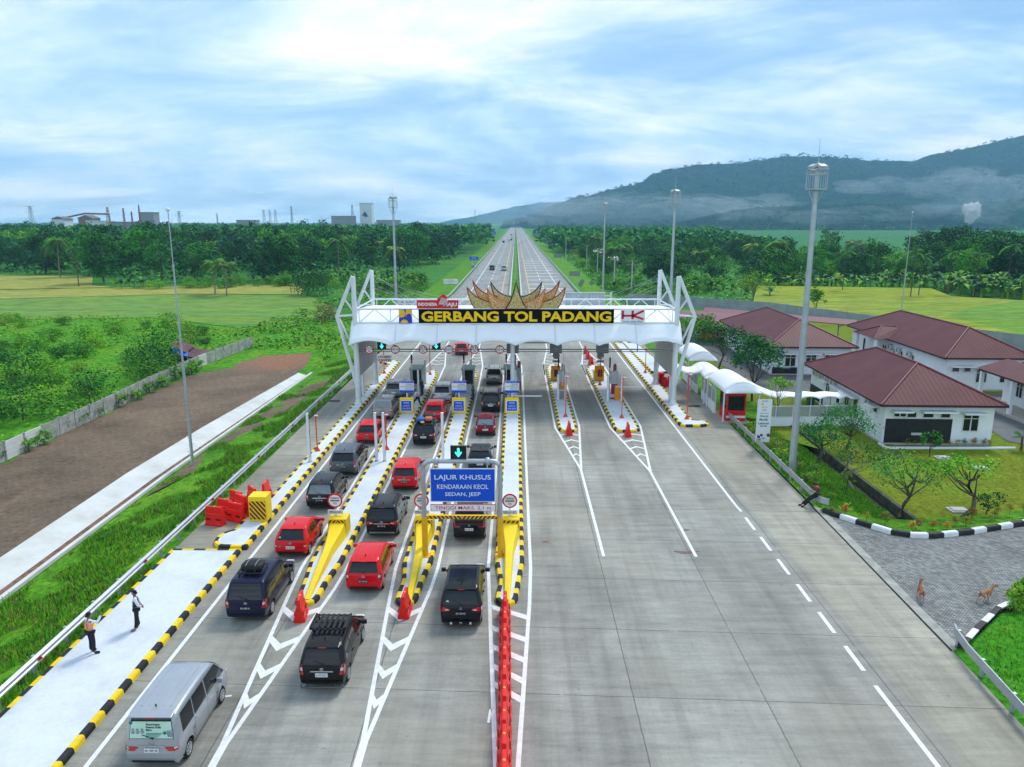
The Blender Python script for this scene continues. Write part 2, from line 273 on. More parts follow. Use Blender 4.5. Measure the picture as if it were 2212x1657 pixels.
m_=M('edge_concrete',(.36,.35,.31),.8,var=.3,scale=1.5); sheet('edge_strip',[(17.62,41),(18.05,40.7),(17.65,26.6),(17.2,26.0)],m_,.014); sheet('edge_gap',[(17.52,41),(17.6,41),(17.2,26.0),(17.1,26.0)],M('dark_joint',(.02,.02,.018),.9),.012)
for k,(x,y,r,c_) in enumerate([(8.75,34.9,.6,(.26,.14,.13)),(9.3,37.6,.3,(.27,.18,.17)),(1.75,36.0,.35,(.34,.17,.1))]): sheet('stain',ragged(arc_(x,y,r),.45,.1,2.2),M('paint_stain_%d'%k,c_,.8,var=.4,scale=4,alpha=.55),.006)
# ---------------------------------------------------------------- kerbs & islands
def dense(pts,step=.15,closed=True):
    out=[]; n=len(pts)
    for i in range(n if closed else n-1):
        a=Vector(pts[i]).to_2d() if len(pts[i])>2 else Vector(pts[i]); b=Vector(pts[(i+1)%n]).to_2d() if len(pts[0])>2 else Vector(pts[(i+1)%n]); k=max(1,int(round((b-a).length/step)))
        out+=[a.lerp(b,j/k) for j in range(k)]
    if not closed: out.append(Vector(pts[-1]))
    return out
def kerb(mb,P,closed,w=.22,h=.2,blk=.6,z0=0.):
    n=len(P); s=0; nr=[]
    for i in range(n):
        a=P[(i-1)%n] if closed or i>0 else P[i]; b=P[(i+1)%n] if closed or i<n-1 else P[i]; t=(b-a).normalized(); nr.append(Vector((-t.y,t.x)))
    rows=[]
    for i in range(n):
        q=nr[i]; rows.append([(P[i].x+q.x*o,P[i].y+q.y*o,z0+z) for o,z in ((0,0),(0.015,h*.72),(.06,h),(w,h),(w,h-.06))])
    for i in range(n if closed else n-1):
        j=(i+1)%n; mi=int(s/blk)%2; s+=(P[j]-P[i]).length
        mb.add(rows[i]+rows[j],[(k,k+5,k+6,k+1) for k in range(4)],mi)
    if not closed: mb.add(rows[0],[(0,1,2,3,4)],0); mb.add(rows[-1],[(4,3,2,1,0)],0)
    return [(P[i].x+nr[i].x*(w-.01),P[i].y+nr[i].y*(w-.01)) for i in range(n)]
m,nt,b=mnode('island_deck'); c=ramp(nt,nz(nt,.5,7,None,.7),[(.32,(.56,.59,.62)),(.5,(.66,.7,.75)),(.7,(.72,.76,.81))]); c=mix(nt,.35,c,ramp(nt,nz(nt,7,6,None,.8),[(.3,.72),(.55,1.05)]),'MULTIPLY'); nt.links.new(c,b.inputs['Base Color']); b.inputs['Roughness'].default_value=.8; DECK=m; KB=[M('kerb_black',(.02,.02,.02),.6,var=.5),M('kerb_yellow',(.92,.62,.012),.6,var=.15)]
def arc(cx,cy,rx,ry,a0,a1,n): return [(cx+rx*math.cos(RD(a0+(a1-a0)*k/n)),cy+ry*math.sin(RD(a0+(a1-a0)*k/n))) for k in range(n+1)]
def island(pts,label,group='striped islands between the lanes',name='toll_island',cat='traffic island'):
    t=empty(name,(0,0,0),0,label,cat,group); mb=MB(); inner=kerb(mb,dense(pts),True); mb.build('kerb',KB,t); d=MB(); d.tprism(inner,0.01,.185); d.build('deck',DECK,t); return t
def nosed(x0,x1,far,cx):   # pointed nose towards the approaching cars
    return [(x1,33.4)]+[(x1,far-3),(cx+.35,far),(cx-.35,far),(x0,far-3)]+[(x0,33.4),(x0+.25,31.4)]+arc(cx,30.0,.52,.75,190,350,8)+[(x1-.2,31.4)]
island(nosed(-10.15,-8.5,81,-9.25),'striped island in front of the pale booth, leftmost of the nosed islands')
island(nosed(-5.55,-4.08,81,-4.85),'striped island carrying the left leg of the blue sign portal')
island(nosed(-1.02,.44,84,-.4),'striped island under the middle canopy column with barriers lined up before it')
def blunt(x0,x1,far):
    cx=(x0+x1)/2; return [(x1,57.4),(x1,far-2.5),(cx+.4,far),(cx-.4,far),(x0,far-2.5),(x0,57.4)]+arc(cx,57.3,(x1-x0)/2,.8,180,360,10)
island(blunt(3.46,5.03,84.6),'narrow striped island with a blunt rounded front, right of the middle column')
island(blunt(7.97,10.08,84.0),'wide striped island with blunt rounded front beside the lowered white boom')
island([(13.5,100),(13.5,59)]+arc(13.95,59,.45,.85,180,270,4)+arc(15.0,59.0,1.1,.85,-90,90,10)+[(14.92,61),(14.9,100)],'long striped island under the right canopy columns, ending in a rounded foot')
island([(-14.9,39.5),(-15.3,38.4)]+arc(-15.0,36.1,.85,1.1,110,262,10)+[(-13.8,34.95),(-13.76,86),(-15.8,88.2),(-16.2,86),(-14.9,84.5)],'long striped island under the left canopy columns with a rounded foot')
# front left platform
t=empty('traffic_platform',(0,0,0),0,'wide white platform with striped kerbs where two men stand','traffic island'); mb=MB()
inner=kerb(mb,dense([(-14.02,-8),(-13.98,34.75),(-17.55,34.75),(-17.5,-8)]),True); mb.build('kerb',KB,t); MB().tprism(inner,.01,.185).build('deck',DECK,t)
t=empty('traffic_platform',(0,0,0),0,'white platform beyond the gate with striped kerb on the far right','traffic island'); mb=MB()
inner=kerb(mb,dense([(15.1,80),(17.4,80),(16.2,118),(14.6,118),(14.6,101)]),True); mb.build('kerb',KB,t); MB().tprism(inner,.01,.185).build('deck',DECK,t)
# black and white kerbs of the drive
KW=[M('kerb_black',(.02,.02,.02)),M('kerb_white',(.8,.8,.78),.6,var=.08)]
def open_kerb(pts,label):
    mb=MB(); kerb(mb,dense(pts,.15,False),False,.28,.26,.95); tag(mb.build('kerb_row',KW),label,'kerb','black and white kerbs of the side drive')
open_kerb([(60,47),(28,38.15),(24.5,37.0),(22.3,36.5),(21.2,36.55),(20.2,37.0),(18.95,38.45),(17.75,40.05)][::-1],'black and white kerb in front of the red flowering bed')
open_kerb([(17.45,26.2),(18.7,27.35),(20.8,29.15),(22.65,30.15),(24.5,31.0),(60,36.2)][::-1],'black and white kerb along the front bright green lawn corner')
# ---------------------------------------------------------------- road paint
PAINT=M('road_paint',(.8,.8,.79),.6,var=.12,scale=4); PAINTY=M('road_paint_yellow',(.75,.48,.1),.6)
pm=MB(); py_=MB()
def pline(pts,w=.16,z=.008,mb=pm):
    P=[Vector(p) for p in pts]; L=[];n=len(P)
    for i in range(n):
        t=((P[min(i+1,n-1)]-P[i]).normalized()+(P[i]-P[max(i-1,0)]).normalized()).normalized(); q=Vector((-t.y,t.x))*(w/2); L+=[(P[i].x+q.x,P[i].y+q.y,z),(P[i].x-q.x,P[i].y-q.y,z)]
    mb.add(L,[(2*i+1,2*i+3,2*i+2,2*i) for i in range(n-1)])
pline([(-13.3,-8),(-13.3,120),(-10.8,165)]); pline([(13.1,57.9),(13.1,41),(13.15,40.2)]); pline([(13.1,23.8),(13.1,-5)],.17); pline([(13.1,57.8),(13.05,120),(10.8,165)])
for a,b2 in ((39.34,37.6),(36.7,35),(34.05,32.4),(31.45,29.84),(28.95,27.3),(26.35,24.7)): pline([(13.12,a),(13.1,b2)],.17)
def chev(x0,x1,cx,tip,ys):   # near chevrons: two lines meeting at tip, V bars
    yb=31.3
    pline([(x0-.28,80),(x0-.28,33),(x0-.12,30.6),(cx-.05,tip),(cx-.02,12)]); pline([(x1+.3,80),(x1+.3,33),(x1+.2,31),(cx+.05,tip),(cx+.02,12)],.16,.0095)
    for y in ys:
        f=(y-tip)/(30.8-tip); xl=cx+(x0-.12-cx)*f; xr=cx+(x1+.2-cx)*f
        pm.add([(xl,y+.62*f+.12,.0085),(cx,y-.1,.0085),(xr,y+.62*f+.12,.0085),(xr,y+.62*f-.3,.0085),(cx,y-.62,.0085),(xl,y+.62*f-.3,.0085)],[(5,4,1,0),(4,3,2,1)])
chev(-10.15,-8.5,-9.4,20.6,(28.7,26.5,24.7,23.0)); chev(-5.55,-4.08,-4.9,20.8,(28.7,26.5,24.7,23.0))
pline([(-1.32,80),(-1.32,33),(-1.2,30.8),(-.52,18),(-.5,10)]); pline([(.74,80),(.74,33),(.62,29.5),(.0,18)])
for y in (29.0,27.3,25.9,24.6,23.5): pm.add([(-1.05+.05*(29-y),y+.5,.0085),(.55-.06*(29-y),y-.4,.0085),(.5-.06*(29-y),y-.75,.0085),(-1.0+.05*(29-y),y+.1,.0085)],[(3,2,1,0)])
def chevr(x0,x1,cx,tip,end):
    pline([(x0-.22,86),(x0-.22,58),(cx,tip),(cx,end)]); pline([(x1+.22,86),(x1+.22,58.5),(cx+.02,tip)],.16,.0085)
    for k in range(4):
        y=55.9-k*1.75; f=(y-tip)/(58-tip); xl=cx+(x0-.22-cx)*f; xr=cx+(x1+.22-cx)*f; m_=(xl+xr)/2
        pm.add([(xl,y-.3,.009),(m_,y+.25,.009),(xr,y-.3,.009),(xr,y-.05,.009),(m_,y+.55,.009),(xl,y-.05,.009)],[(0,1,4,5),(1,2,3,4)])
chevr(3.46,5.03,4.45,47.6,34.3); chevr(7.97,10.08,9.1,47.2,34.3)
for x0,x1,cx in ((-10.15,-8.5,-9.3),(-5.55,-4.08,-4.8),(-1.02,.44,-.3),(3.46,5.03,4.25),(7.97,10.08,9.0)):   # far chevrons
    pline([(x0-.25,79),(x0-.25,84),(cx-.1,96),(cx,120)]); pline([(x1+.25,79),(x1+.25,84),(cx+.1,96)])
    for k in range(5):
        y=85+k*2.1; f=1-(y-84)/12; pline([(cx+(x0-cx)*f,y+.8*f),(cx,y),(cx+(x1-cx)*f,y+.8*f)],.22)
pline([(-.9,21.7),(-.85,22.4)],.1); pline([(-10.6,23.0),(-10.1,23.1)],.1)
# highway paint
for s in (-1,1):
    pline([(s*10.8,165),(s*10.8,2500)],.2); pline([(s*3.3,165),(s*3.3,2500)],.22,mb=py_)
    y=150
    while y<1500: pline([(s*7.05,y),(s*7.05,y+5)],.25); y+=13
y=185
while y<330: pline([(3.5,y),(12.5,y)],1.1); y+=14
tag(pm.build('road_markings',PAINT),kind='structure'); tag(py_.build('road_edge_line',PAINTY),kind='structure')
pm=None
# concrete median with planting gap, drain grates
mb=MB()
for s in (-1,1): mb.box((s*1.25,1340,.45),(.35,2360,.9),0)
mb.box((0,1340,.1),(2.1,2360,.2),1); tag(mb.build('median_barrier',[M('median_concrete',(.55,.55,.53),.8),GBUSH]),'long concrete median barrier between the two highway carriageways','barrier')
for k,(x,y,w,d,lb) in enumerate([(-17.0,67.0,1.0,.7,'dark drain cover on the left shoulder by the gate'),(16.3,65.2,1.1,.7,'dark drain cover on the right shoulder beside the canopy foot'),(9.3,67.4,.8,.6,'dark pit cover on the wide island between two white posts')]):
    g=MB(); g.bx(x-w/2,x+w/2,y-d/2,y+d/2,.005 if k<2 else .186,.02 if k<2 else .2); [g.bx(x-w/2+.06+i*w/8,x-w/2+.1+i*w/8,y-d/2+.05,y+d/2-.05,.02,.03) for i in range(8)] if k<2 else None
    tag(g.build('drain_cover',M('cast_iron',(.03,.03,.032),.6)),lb,'drain cover')
# ================================================================ TOLL GATE CANOPY
gate=empty('toll_canopy',(0,65.4,0),0,'white tensile toll gate canopy spanning all lanes on tubular steel masts','toll gate')
def gp(mb,name,mats,**k): return mb.build(name,mats,gate,(0,-65.4,0),**k)
YF,YB=65.4,74.0
for s in (-1,1):
    for Yc in (YF,YB):
        xm=14.4*s; m=MB(); out=16.0*s; top=(14.42*s,Yc,11.75)
        m.tube([(xm,Yc,.2),(xm,Yc,11.75)],[.26,.2] if Yc==YF else [.24,.2],12); m.tube([(14.5*s,Yc,1.9),(out,Yc,8.2),top],.17,10)
        m.tube([(out,Yc,8.2),(14.4*s,Yc,8.3)],.09,8); m.tube([(15.35*s,Yc,9.9),(14.4*s,Yc,8.5)],.08,8); m.tube([(15.8*s,Yc,8.0),(14.5*s,Yc,4.9)],.09,8)
        m.lathe([(.42,.18),(.42,.24),(.3,.3),(.26,.6)],(xm,Yc,0),12); gp(m,'mast',STEELW)
for Yc in (YF,YB): m=MB(); m.tube([(-.28,Yc,.2),(-.28,Yc,7.6)],.2,12); m.lathe([(.38,.18),(.38,.24),(.2,.5)],(-.28,Yc,0),12); gp(m,'column',STEELW)
for Yc in (YF,YB):
    m=MB(); z0,z1=7.63,8.85
    for z in (z0,z1): m.tube([(-14.3,Yc,z),(14.3,Yc,z)],.085,8)
    n=20
    for i in range(n+1):
        x=-14.0+28*i/n
        if i%2==0: m.tube([(x,Yc,z0),(x,Yc,z1)],.045,6)
        if i<n: m.tube([(x,Yc,z0 if i%2==0 else z1),(x+28/n,Yc,z1 if i%2==0 else z0)],.045,6)
    gp(m,'truss',STEELW)
for s in (-1,1):
    m=MB()
    for x in (-14.3*s,): m.tube([(x,YF,8.85),(x,YB,8.85)],.07,8); m.tube([(x,YF,7.6),(x,YB,7.6)],.07,8)
    gp(m,'side_beam',STEELW)
# membrane: arched shell with scalloped eaves front and rear
MEM=M('membrane_fabric',(.92,.93,.95),.55,var=.03,scale=.8); xs=[-15.0,-11.25,-7.5,-3.75,0,3.75,7.5,11.25,15.0]
def edge(u):
    q=(u*8)%1; return 4*q*(1-q)
def mem(u,v):   # u along X, v front->rear
    x=-14.75+29.5*u; w=abs(2*v-1); sc_=edge(u)
    yl=YF-1.4; yr=YB+1.4; y=yl+(yr-yl)*v; z=7.62-(w-.754)/.246*1.8-.12*math.sin(PI*(w-.754)/.246) if w>.754 else 7.62+1.0*(1-(w/.754)**2)
    z+=.42*sc_*max(0,w-.7)/.3; z-=.18*math.sin(PI*u)**0*(0)
    e=max(0,1-min(u,1-u)/.045); z-=.25*e*e*(1-w)
    return (x,y,z)
m=MB(); m.grid(mem,96,28); gp(m,'membrane_roof',MEM,sol=-.03)
m=MB(); m.tube([mem(i/96,0) for i in range(97)],.05,6); m.tube([mem(i/96,1) for i in range(97)],.05,6); gp(m,'edge_cable',STEELW)
m=MB()
for x in (-10.7,-7,-3.5,3.5,7,10.7):
    m.tube([(x,YF,7.6),(x,YF-1.3,6.1)],.05,6); m.tube([(x,YB,7.6),(x,YB+1.3,6.1)],.05,6); m.tube([(x,YF,7.63),(x,YB,7.63)],.06,6)
gp(m,'purlin',STEELW)
CAB=M('steel_cable',(.35,.37,.4),.4,.6); m=MB()
for s in (-1,1):
    for Yc in (YF,YB):
        for k,(zx,xx) in enumerate(((11.5,9.2),(11.1,5.8),(10.7,3.2),(10.4,8.2))): m.tube([(14.4*s,Yc,zx),(xx*s,(YF+YB)/2+(-1 if k%2 else 1)*.8,8.5)],.016,4,cap=False)
gp(m,'stay_cable',CAB)
m=MB(); m.tube([(-14.3,YF+.1,5.2),(14.3,YF+.1,5.2)],.06,8); m.tube([(-14.3,YF+.1,5.0),(14.3,YF+.1,5.0)],.04,8)
for x in (-11,-7.3,-3.6,3.6,7.3,11): m.tube([(x,YF+.1,5.0),(x,YF+.1,5.75)],.05,6)
gp(m,'sign_rail',GREY)
PANEL=M('pale_cladding',(.5,.5,.48),.6,var=.06)
for s in (-1,1):
    m=MB(); m.bx(14.42*s-.04,14.42*s+.04,YF+.35,YB-.3,2.5,5.6)
    for k in range(9): y=YF+.5+k*.93; m.bx(14.42*s-.055,14.42*s+.055,y,y+.05,2.5,5.6)
    gp(m,'side_cladding',PANEL)
# ---------------------------------------------------------------- signs on the canopy
def signthing(name,loc,label,cat='sign',group=None): return empty(name,loc,0,label,cat,group)
t=signthing('name_sign',(0.05,YF-.18,8.24),'long black sign board with big yellow letters GERBANG TOL PADANG')
MB().bx(-8.7,8.7,-.05,.06,-.62,.62).build('board',M('sign_black',(.004,.004,.005),.7,spec=.08),t); text('GERBANG TOL PADANG',16.9,.92,M('sign_yellow',(1.,.6,.004),.5),t,(0,-.09,-.01),ext=.08,wt=.035)
MB().bx(-8.75,8.75,-.04,.07,-.7,-.625).build('trim',WSIGN,t)
t=signthing('emblem_sign',(-9.83,YF-.18,8.24),'square blue and yellow emblem sign left of the name board'); MB().bx(-.58,.58,-.05,.05,-.62,.62).build('board',M('emblem_blue',(.02,.05,.5),.4),t); m=MB()
EY=M('emblem_yellow',(.88,.5,.01),.4)
m.ext([(-.56,-.07,-.1),(-.56,-.07,.6),(-.2,-.07,.6)]+[(-.28+.3*math.cos(RD(a)),-.07,.25+.35*math.sin(RD(a))) for a in range(90,-91,-20)],(0,.02,0))
m.ext([(.06,-.07,.6),(.06,-.07,-.1)]+[(.31+.25*math.cos(RD(a)),-.07,-.1-.34*math.sin(RD(a-180))*-1) for a in range(180,361,20)]+[(.56,-.07,.6)],(0,.02,0))
m.ext([(-.1+.34*math.cos(RD(a)),-.07,-.6+.3*math.sin(RD(a))) for a in range(0,181,15)],(0,.02,0)); m.build('emblem',EY,t)
t=signthing('company_sign',(10.42,YF-.18,8.24),'white square sign with red angular letters HK right of the name board'); MB().bx(-1.08,1.08,-.05,.05,-.62,.62).build('board',WSIGN,t); m=MB()
def bar2(a,b,w): 
    a=Vector(a);b=Vector(b);d=(b-a).normalized(); q=Vector((-d.y,d.x))*w/2; m.ext([(p.x,-.08,p.y) for p in (a+q,b+q,b-q,a-q)],(0,.03,0))
bar2((-.9,.52),(-.9,-.25),.2); bar2((-.02,.52),(-.02,-.25),.2); bar2((-.9,.06),(.1,.06),.17); bar2((.05,.08),(.95,.5),.18); bar2((.05,.04),(.95,-.25),.18); m.build('emblem',RSIGN,t)
text('Inovasi untuk Solusi',1.75,.17,M('sign_navy',(.03,.03,.25)),t,(0,-.06,-.46),ext=.01)
t=signthing('slogan_sign',(-6.95,YF-.1,9.3),'red slogan sign reading INDONESIA MAJU standing above the name board'); mb=MB(); mb.bx(-1.85,1.85,-.04,.04,-.36,.36); mb.ext([(.05,-.041,.3),(.75,-.041,.3),(.95,-.041,.55),(.55,-.041,.93),(-.05,-.041,.45)],(0,.08,0)); mb.build('board',RSIGN,t)
text('INDONESIA',1.7,.3,WSIGN,t,(-.88,-.05,.0),ext=.01,wt=.03); text('MAJU',1.2,.42,WSIGN,t,(1.12,-.05,-.06),ext=.01,wt=.03); m=MB()
for k in range(7): x=.1+k*.1; m.ext([(x,-.055,-.02),(x+.05,-.055,-.02),(x+.3,-.055,.6-.02*k),(x+.27,-.055,.62-.02*k)],(0,.01,0))
m.build('emblem',WSIGN,t); m=MB()
for x in (-1.5,-.5,.5,1.5): m.tube([(x,.05,-.36),(x,.05,-.5)],.03,6)
m.build('bracket',STEELW,t)
# horn ornament: nine pierced gold horns
def lace(name,col):
    mm,nt,b=mnode(name); v=mapv(nt,(1,1,1)); sx=N(nt,'SeparateXYZ'); nt.links.new(v,sx.inputs[0]); w=nz(nt,9,3,v,.5,2.)
    vo=N(nt,'TexVoronoi',feature='DISTANCE_TO_EDGE'); vo.inputs['Scale'].default_value=8.5; nt.links.new(v,vo.inputs['Vector'])
    c=ramp(nt,vo.outputs['Distance'],[(.05,[k*.35 for k in col]),(.1,col),(.22,col),(.27,(.75,.7,.55))]); nt.links.new(c,b.inputs['Base Color']); b.inputs['Roughness'].default_value=.45; b.inputs['Metallic'].default_value=.2; return mm
GA=lace('pierced_gold',(.72,.52,.16)); GO=lace('pierced_orange',(.85,.45,.14)); TRR=M('trim_red',(.35,.02,.01),.4); TRK=M('trim_dark',(.03,.02,.01),.4); TRO=M('trim_orange',(.75,.16,.01),.4)
t=signthing('horn_ornament',(0.04,YF-.05,8.87),'golden buffalo horn ornament with pierced upswept points on top of the gate','ornament')
def horn(lowin,lowout,tip,inn,y,mat,trim,tall=None):
    # curved sail: base from lowin to lowout at z=0, outer edge up to tip, inner curve from tip to inn
    def q(a,b,c,n): return [tuple((1-k/n)**2*a[j]+2*(k/n)*(1-k/n)*b[j]+(k/n)**2*c[j] for j in (0,1)) for k in range(n+1)]
    o=q(lowout,(lowout[0]+(tip[0]-lowout[0])*.75,lowout[1]+(tip[1]-lowout[1])*.35),tip,10)
    i=q(tip,(tip[0]+(inn[0]-tip[0])*.32,inn[1]+(tip[1]-inn[1])*.06),inn,12)
    P=o+i[1:]+([lowin] if lowin!=inn else []); mb=MB()
    # triangulated fan strips: pair outer points with inner points
    T=tess(P); n=len(P)
    mb.add([(p[0],y,p[1]) for p in P],[f[::-1] if False else f for f in T]); mb.add([(p[0],y+.03,p[1]) for p in P],[f[::-1] for f in T]); h=mb.build('horn',mat,t); fr=MB(); fr.tube([(p[0],y-.01,p[1]) for p in P]+[(P[0][0],y-.01,P[0][1])],.045,6); fr.build('horn_frame',trim,h)
for s in (-1,1):
    horn((1.9*s,.42),(2.9*s,.42),(3.88*s,2.54),(1.7*s,1.1),.35,GO,TRR); horn((.55*s,.45),(1.6*s,.45),(2.3*s,2.44),(.35*s,1.05),.5,GA,TRK)
    horn((1.5*s,.0),(3.68*s,.0),(4.38*s,1.97),(1.75*s,.55),.15,GA,TRR); horn((.6*s,.0),(2.1*s,.0),(2.6*s,1.9),(.5*s,.55),.02,GO,TRO)
m=MB(); P=[(-.95,0),(-.6,.55),(-.3,1.25),(-.1,2.0),(0,2.65),(.1,2.0),(.3,1.25),(.6,.55),(.95,0)]; m.ext([(a,-.1,b) for a,b in P],(0,.04,0)); h=m.build('horn',GA,t); MB().tube([(a,-.12,b) for a,b in P+[P[0]]],.05,6).build('horn_frame',TRK,h)
m=MB(); P=[(-.75,.45),(-.3,1.1),(0,2.3),(.3,1.1),(.75,.45)]; m.ext([(a,.62,b) for a,b in P],(0,.04,0)); h=m.build('horn',GA,t); m=MB()
for s in (-1,1): m.tube([(s*2.2,.2,1.1),(s*1.2,.4,.4)],.06,6); m.tube([(s*3.2,.3,.5),(s*.9,.3,.5)],.05,6)
m.build('brace',STEELW,t)
# round height signs and lane arrows hung from the rail
def ring_sign(loc,label,lines,group,name='height_sign',r=.4,wedge=None):
    t=signthing(name,loc,label,group=group); MB().disc((0,0,0),r,28,.03).build('plate',RSIGN,t); MB().disc((0,-.012,0),r*.8,28,.014).build('face',WSIGN,t)
    for s,w,h,dz in lines: text(s,w,h,BLK,t,(0,-.016,dz),ext=.006,wt=.008)
    if wedge:
        m=MB()
        for sg in (-1,1):
            if wedge=='h': m.ext([(sg*r*.78,-.018,.1),(sg*r*.5,-.018,0),(sg*r*.78,-.018,-.1)][::sg],(0,.008,0))
            else: m.ext([(-.1,-.018,sg*r*.78),(0,-.018,sg*r*.55),(.1,-.018,sg*r*.78)][::sg],(0,.008,0))
        m.build('wedge_mark',BLK,t)
    return t
seq=['leftmost','','','','','']
H25=[(-13.22,'round 2,5 m width sign nearest the left canopy mast'),(-8.36,'round 2,5 m width sign hanging over the second lane'),(-3.72,'round 2,5 m width sign just right of the distant red car')]
H42=[(-10.87,'round 4,2 m height sign right of the first lit lane arrow'),(-6.02,'round 4,2 m height sign right of the second lit lane arrow'),(-1.43,'round 4,2 m height sign nearest the middle canopy column')]
for x,lb in H25: ring_sign((x,YF-.02,5.2),lb,[('2,5',.42,.24,.1),('m',.22,.15,-.17)],'round limit signs under the canopy',wedge='h')
for x,lb in H42: ring_sign((x,YF-.02,5.2),lb,[('4,2 m',.52,.22,0)],'round limit signs under the canopy',wedge='v')
ARW=M('arrow_lamp',(.05,.75,.85),.4,emit=1.6); ARG=M('arrow_lamp_green',(.06,.8,.62),.4,emit=1.3)
def lane_signal(loc,label,s=.33,mat=ARW,grp='lane arrow signals'):
    t=signthing('lane_signal',loc,label,'lane signal',grp); MB().bx(-s,s,0,.16,-s,s).build('housing',BLK,t,bev=.015); m=MB(); a=s*.78
    m.ext([(x*a,-.01,z*a) for x,z in ((-.22,.9),(-.22,-.05),(-.62,.25),(-.62,-.1),(0,-.9),(.62,-.1),(.62,.25),(.22,-.05),(.22,.9))],(0,.012,0)); m.build('arrow',mat,t)
    m=MB(); m.bx(-s-.05,-s,-.05,.18,-s,s); m.bx(s,s+.05,-.05,.18,-s,s); m.bx(-s-.05,s+.05,-.12,.0,s,s+.04); m.build('hood',BLK,t); return t
lane_signal((-12.07,YF-.1,5.52),'lit blue down arrow lamp hanging over the leftmost lane'); lane_signal((-7.15,YF-.1,5.52),'lit blue down arrow lamp hanging over the second lane')
for i,(x,lb) in enumerate([(-.3,'grey back of a square sign behind the middle column'),(4.1,'grey back of a square sign hanging over the narrow blunt island'),(8.87,'grey back of a square sign hanging over the wide blunt island'),(12.0,'low grey back of a flat sign hanging near the right canopy mast')]):
    t=signthing('hanging_sign',(x,YB-.05,3.83 if i<3 else 4.6),lb,group='sign backs under the canopy'); h=.5 if i<3 else .18; m=MB(); m.bx(-.62,.62,0,.05,-h,h); m.build('plate',GREY,t); m=MB(); m.bx(-.6,.6,-.03,0,-h*.6,-h*.5); m.bx(-.6,.6,-.03,0,h*.5,h*.6); m.tube([(0,.02,h),(0,.02,5.6-(3.83 if i<3 else 4.6))],.04,6); m.build('bracket',GREY,t)
t=signthing('height_board',(-13.8,75,2.6),'small white board with red and white chevrons under the left canopy'); MB().bx(-.92,.92,0,.04,.0,.33).build('board',WSIGN,t); text('TINGGI MAKS. KENDARAAN',1.5,.1,BLK,t,(0,-.01,.22)); text('YANG BOLEH MELINTAS',1.4,.07,BLK,t,(0,-.01,.1)); MB().bx(-.9,.9,0,.04,-.36,-.04).build('board',WSIGN,t); m=MB()
for k in range(-4,5):
    x=k*.2; d=-.1 if k<0 else .1
    m.ext([(x-.04,-.008,-.35),(x+.04,-.008,-.35),(x+.04-d,-.008,-.05),(x-.04-d,-.008,-.05)],(0,.008,0))
m.build('chevron',RSIGN,t); MB().tube([(-.7,.06,-2.4),(-.7,.06,.3)],.05,6).build('post',GREY,t)
t=empty('drop_barrier',(2.2,76,4.1),0,'grey steel height bar frame hanging across the lane beside the middle column','height bar'); m=MB()
for z in (0,.45,.85): m.tube([(-1.9,0,z),(1.9,0,z)],.05 if z else .07,6)
for x in (-1.85,-.5,.6,1.85): m.tube([(x,0,0 if abs(x)>1 else .45),(x,0,1.5)],.035,6)
m.build('frame',GREY,t)
# ---------------------------------------------------------------- portal with the blue sign
t=empty('sign_portal',(0,34,0),0,'grey pipe portal on yellow legs straddling the third lane','portal'); m=MB(); r=.115
P=[(-4.5,0,2.2),(-4.5,0,4.75)]+[(-4.5+.38*(1-math.cos(RD(a))),0,4.75+.38*math.sin(RD(a))) for a in (20,45,70,90)]+[(-.75-.38*(1-math.cos(RD(a))),0,4.75+.38*math.sin(RD(a))) for a in (90,70,45,20)]+[(-.75,0,4.75),(-.75,0,2.2)]
m.tube(P,r,12)
for x in (-3.85,-1.35):
    m.lathe([(.11,-.09),(.19,-.09),(.19,.09),(.11,.09)],(x,0,5.13),10,ax='x')
m.build('pipe_frame',GALV,t)
for x in (-4.5,-.75): m=MB(); m.tube([(x,0,.2),(x,0,2.25)],.15,14); m.bx(x-.26,x+.26,-.26,.26,.18,.21); m.build('leg',[M('leg_yellow',(.86,.45,.012),.5)],t)
def stripes(mb,x0,x1,z0,z1,y,w,slope,mi):
    # slanted stripes clipped to a rectangle facing -Y
    k=x0-abs(slope)*(z1-z0)-w
    while k<x1+abs(slope)*(z1-z0):
        pts=[]
        for (x,z) in ((k,z0),(k+w,z0),(k+w+slope*(z1-z0),z1),(k+slope*(z1-z0),z1)): pts.append((x,z))
        poly=pts
        for (ax,lim,sg) in ((0,x0,1),(0,x1,-1)):
            o=[]
            for i in range(len(poly)):
                a,b=poly[i],poly[(i+1)%len(poly)]; da,db=(a[0]-lim)*sg,(b[0]-lim)*sg
                if da>=0: o.append(a)
                if da*db<0: f=da/(da-db); o.append((a[0]+(b[0]-a[0])*f,a[1]+(b[1]-a[1])*f))
            poly=o
            if not poly: break
        if len(poly)>2: mb.ext([(p[0],y,p[1]) for p in poly],(0,.006,0),mi)
        k+=2*w
m=MB(); m.bx(-4.35,-.9,-.08,.06,2.16,2.34,0); stripes(m,-4.33,-2.63,2.17,2.33,-.086,.1,-.8,1); stripes(m,-2.6,-.92,2.17,2.33,-.086,.1,.8,1); m.build('height_bar',[YELO,BLK],t)
t=signthing('lane_sign',(-2.57,33.85,3.95),'big blue sign LAJUR KHUSUS KENDARAAN KECIL SEDAN, JEEP on the portal'); MB().bx(-1.6,1.6,0,.05,-.87,.87).build('border',WSIGN,t,bev=.02); MB().bx(-1.55,1.55,-.012,0,-.82,.82).build('board',BLUE,t)
text('LAJUR KHUSUS',2.74,.32,WSIGN,t,(0,-.018,.38),wt=.006); text('KENDARAAN KECIL',2.5,.23,WSIGN,t,(0,-.018,-.07),wt=.006); text('SEDAN, JEEP',1.73,.25,WSIGN,t,(0,-.018,-.48),wt=.006)
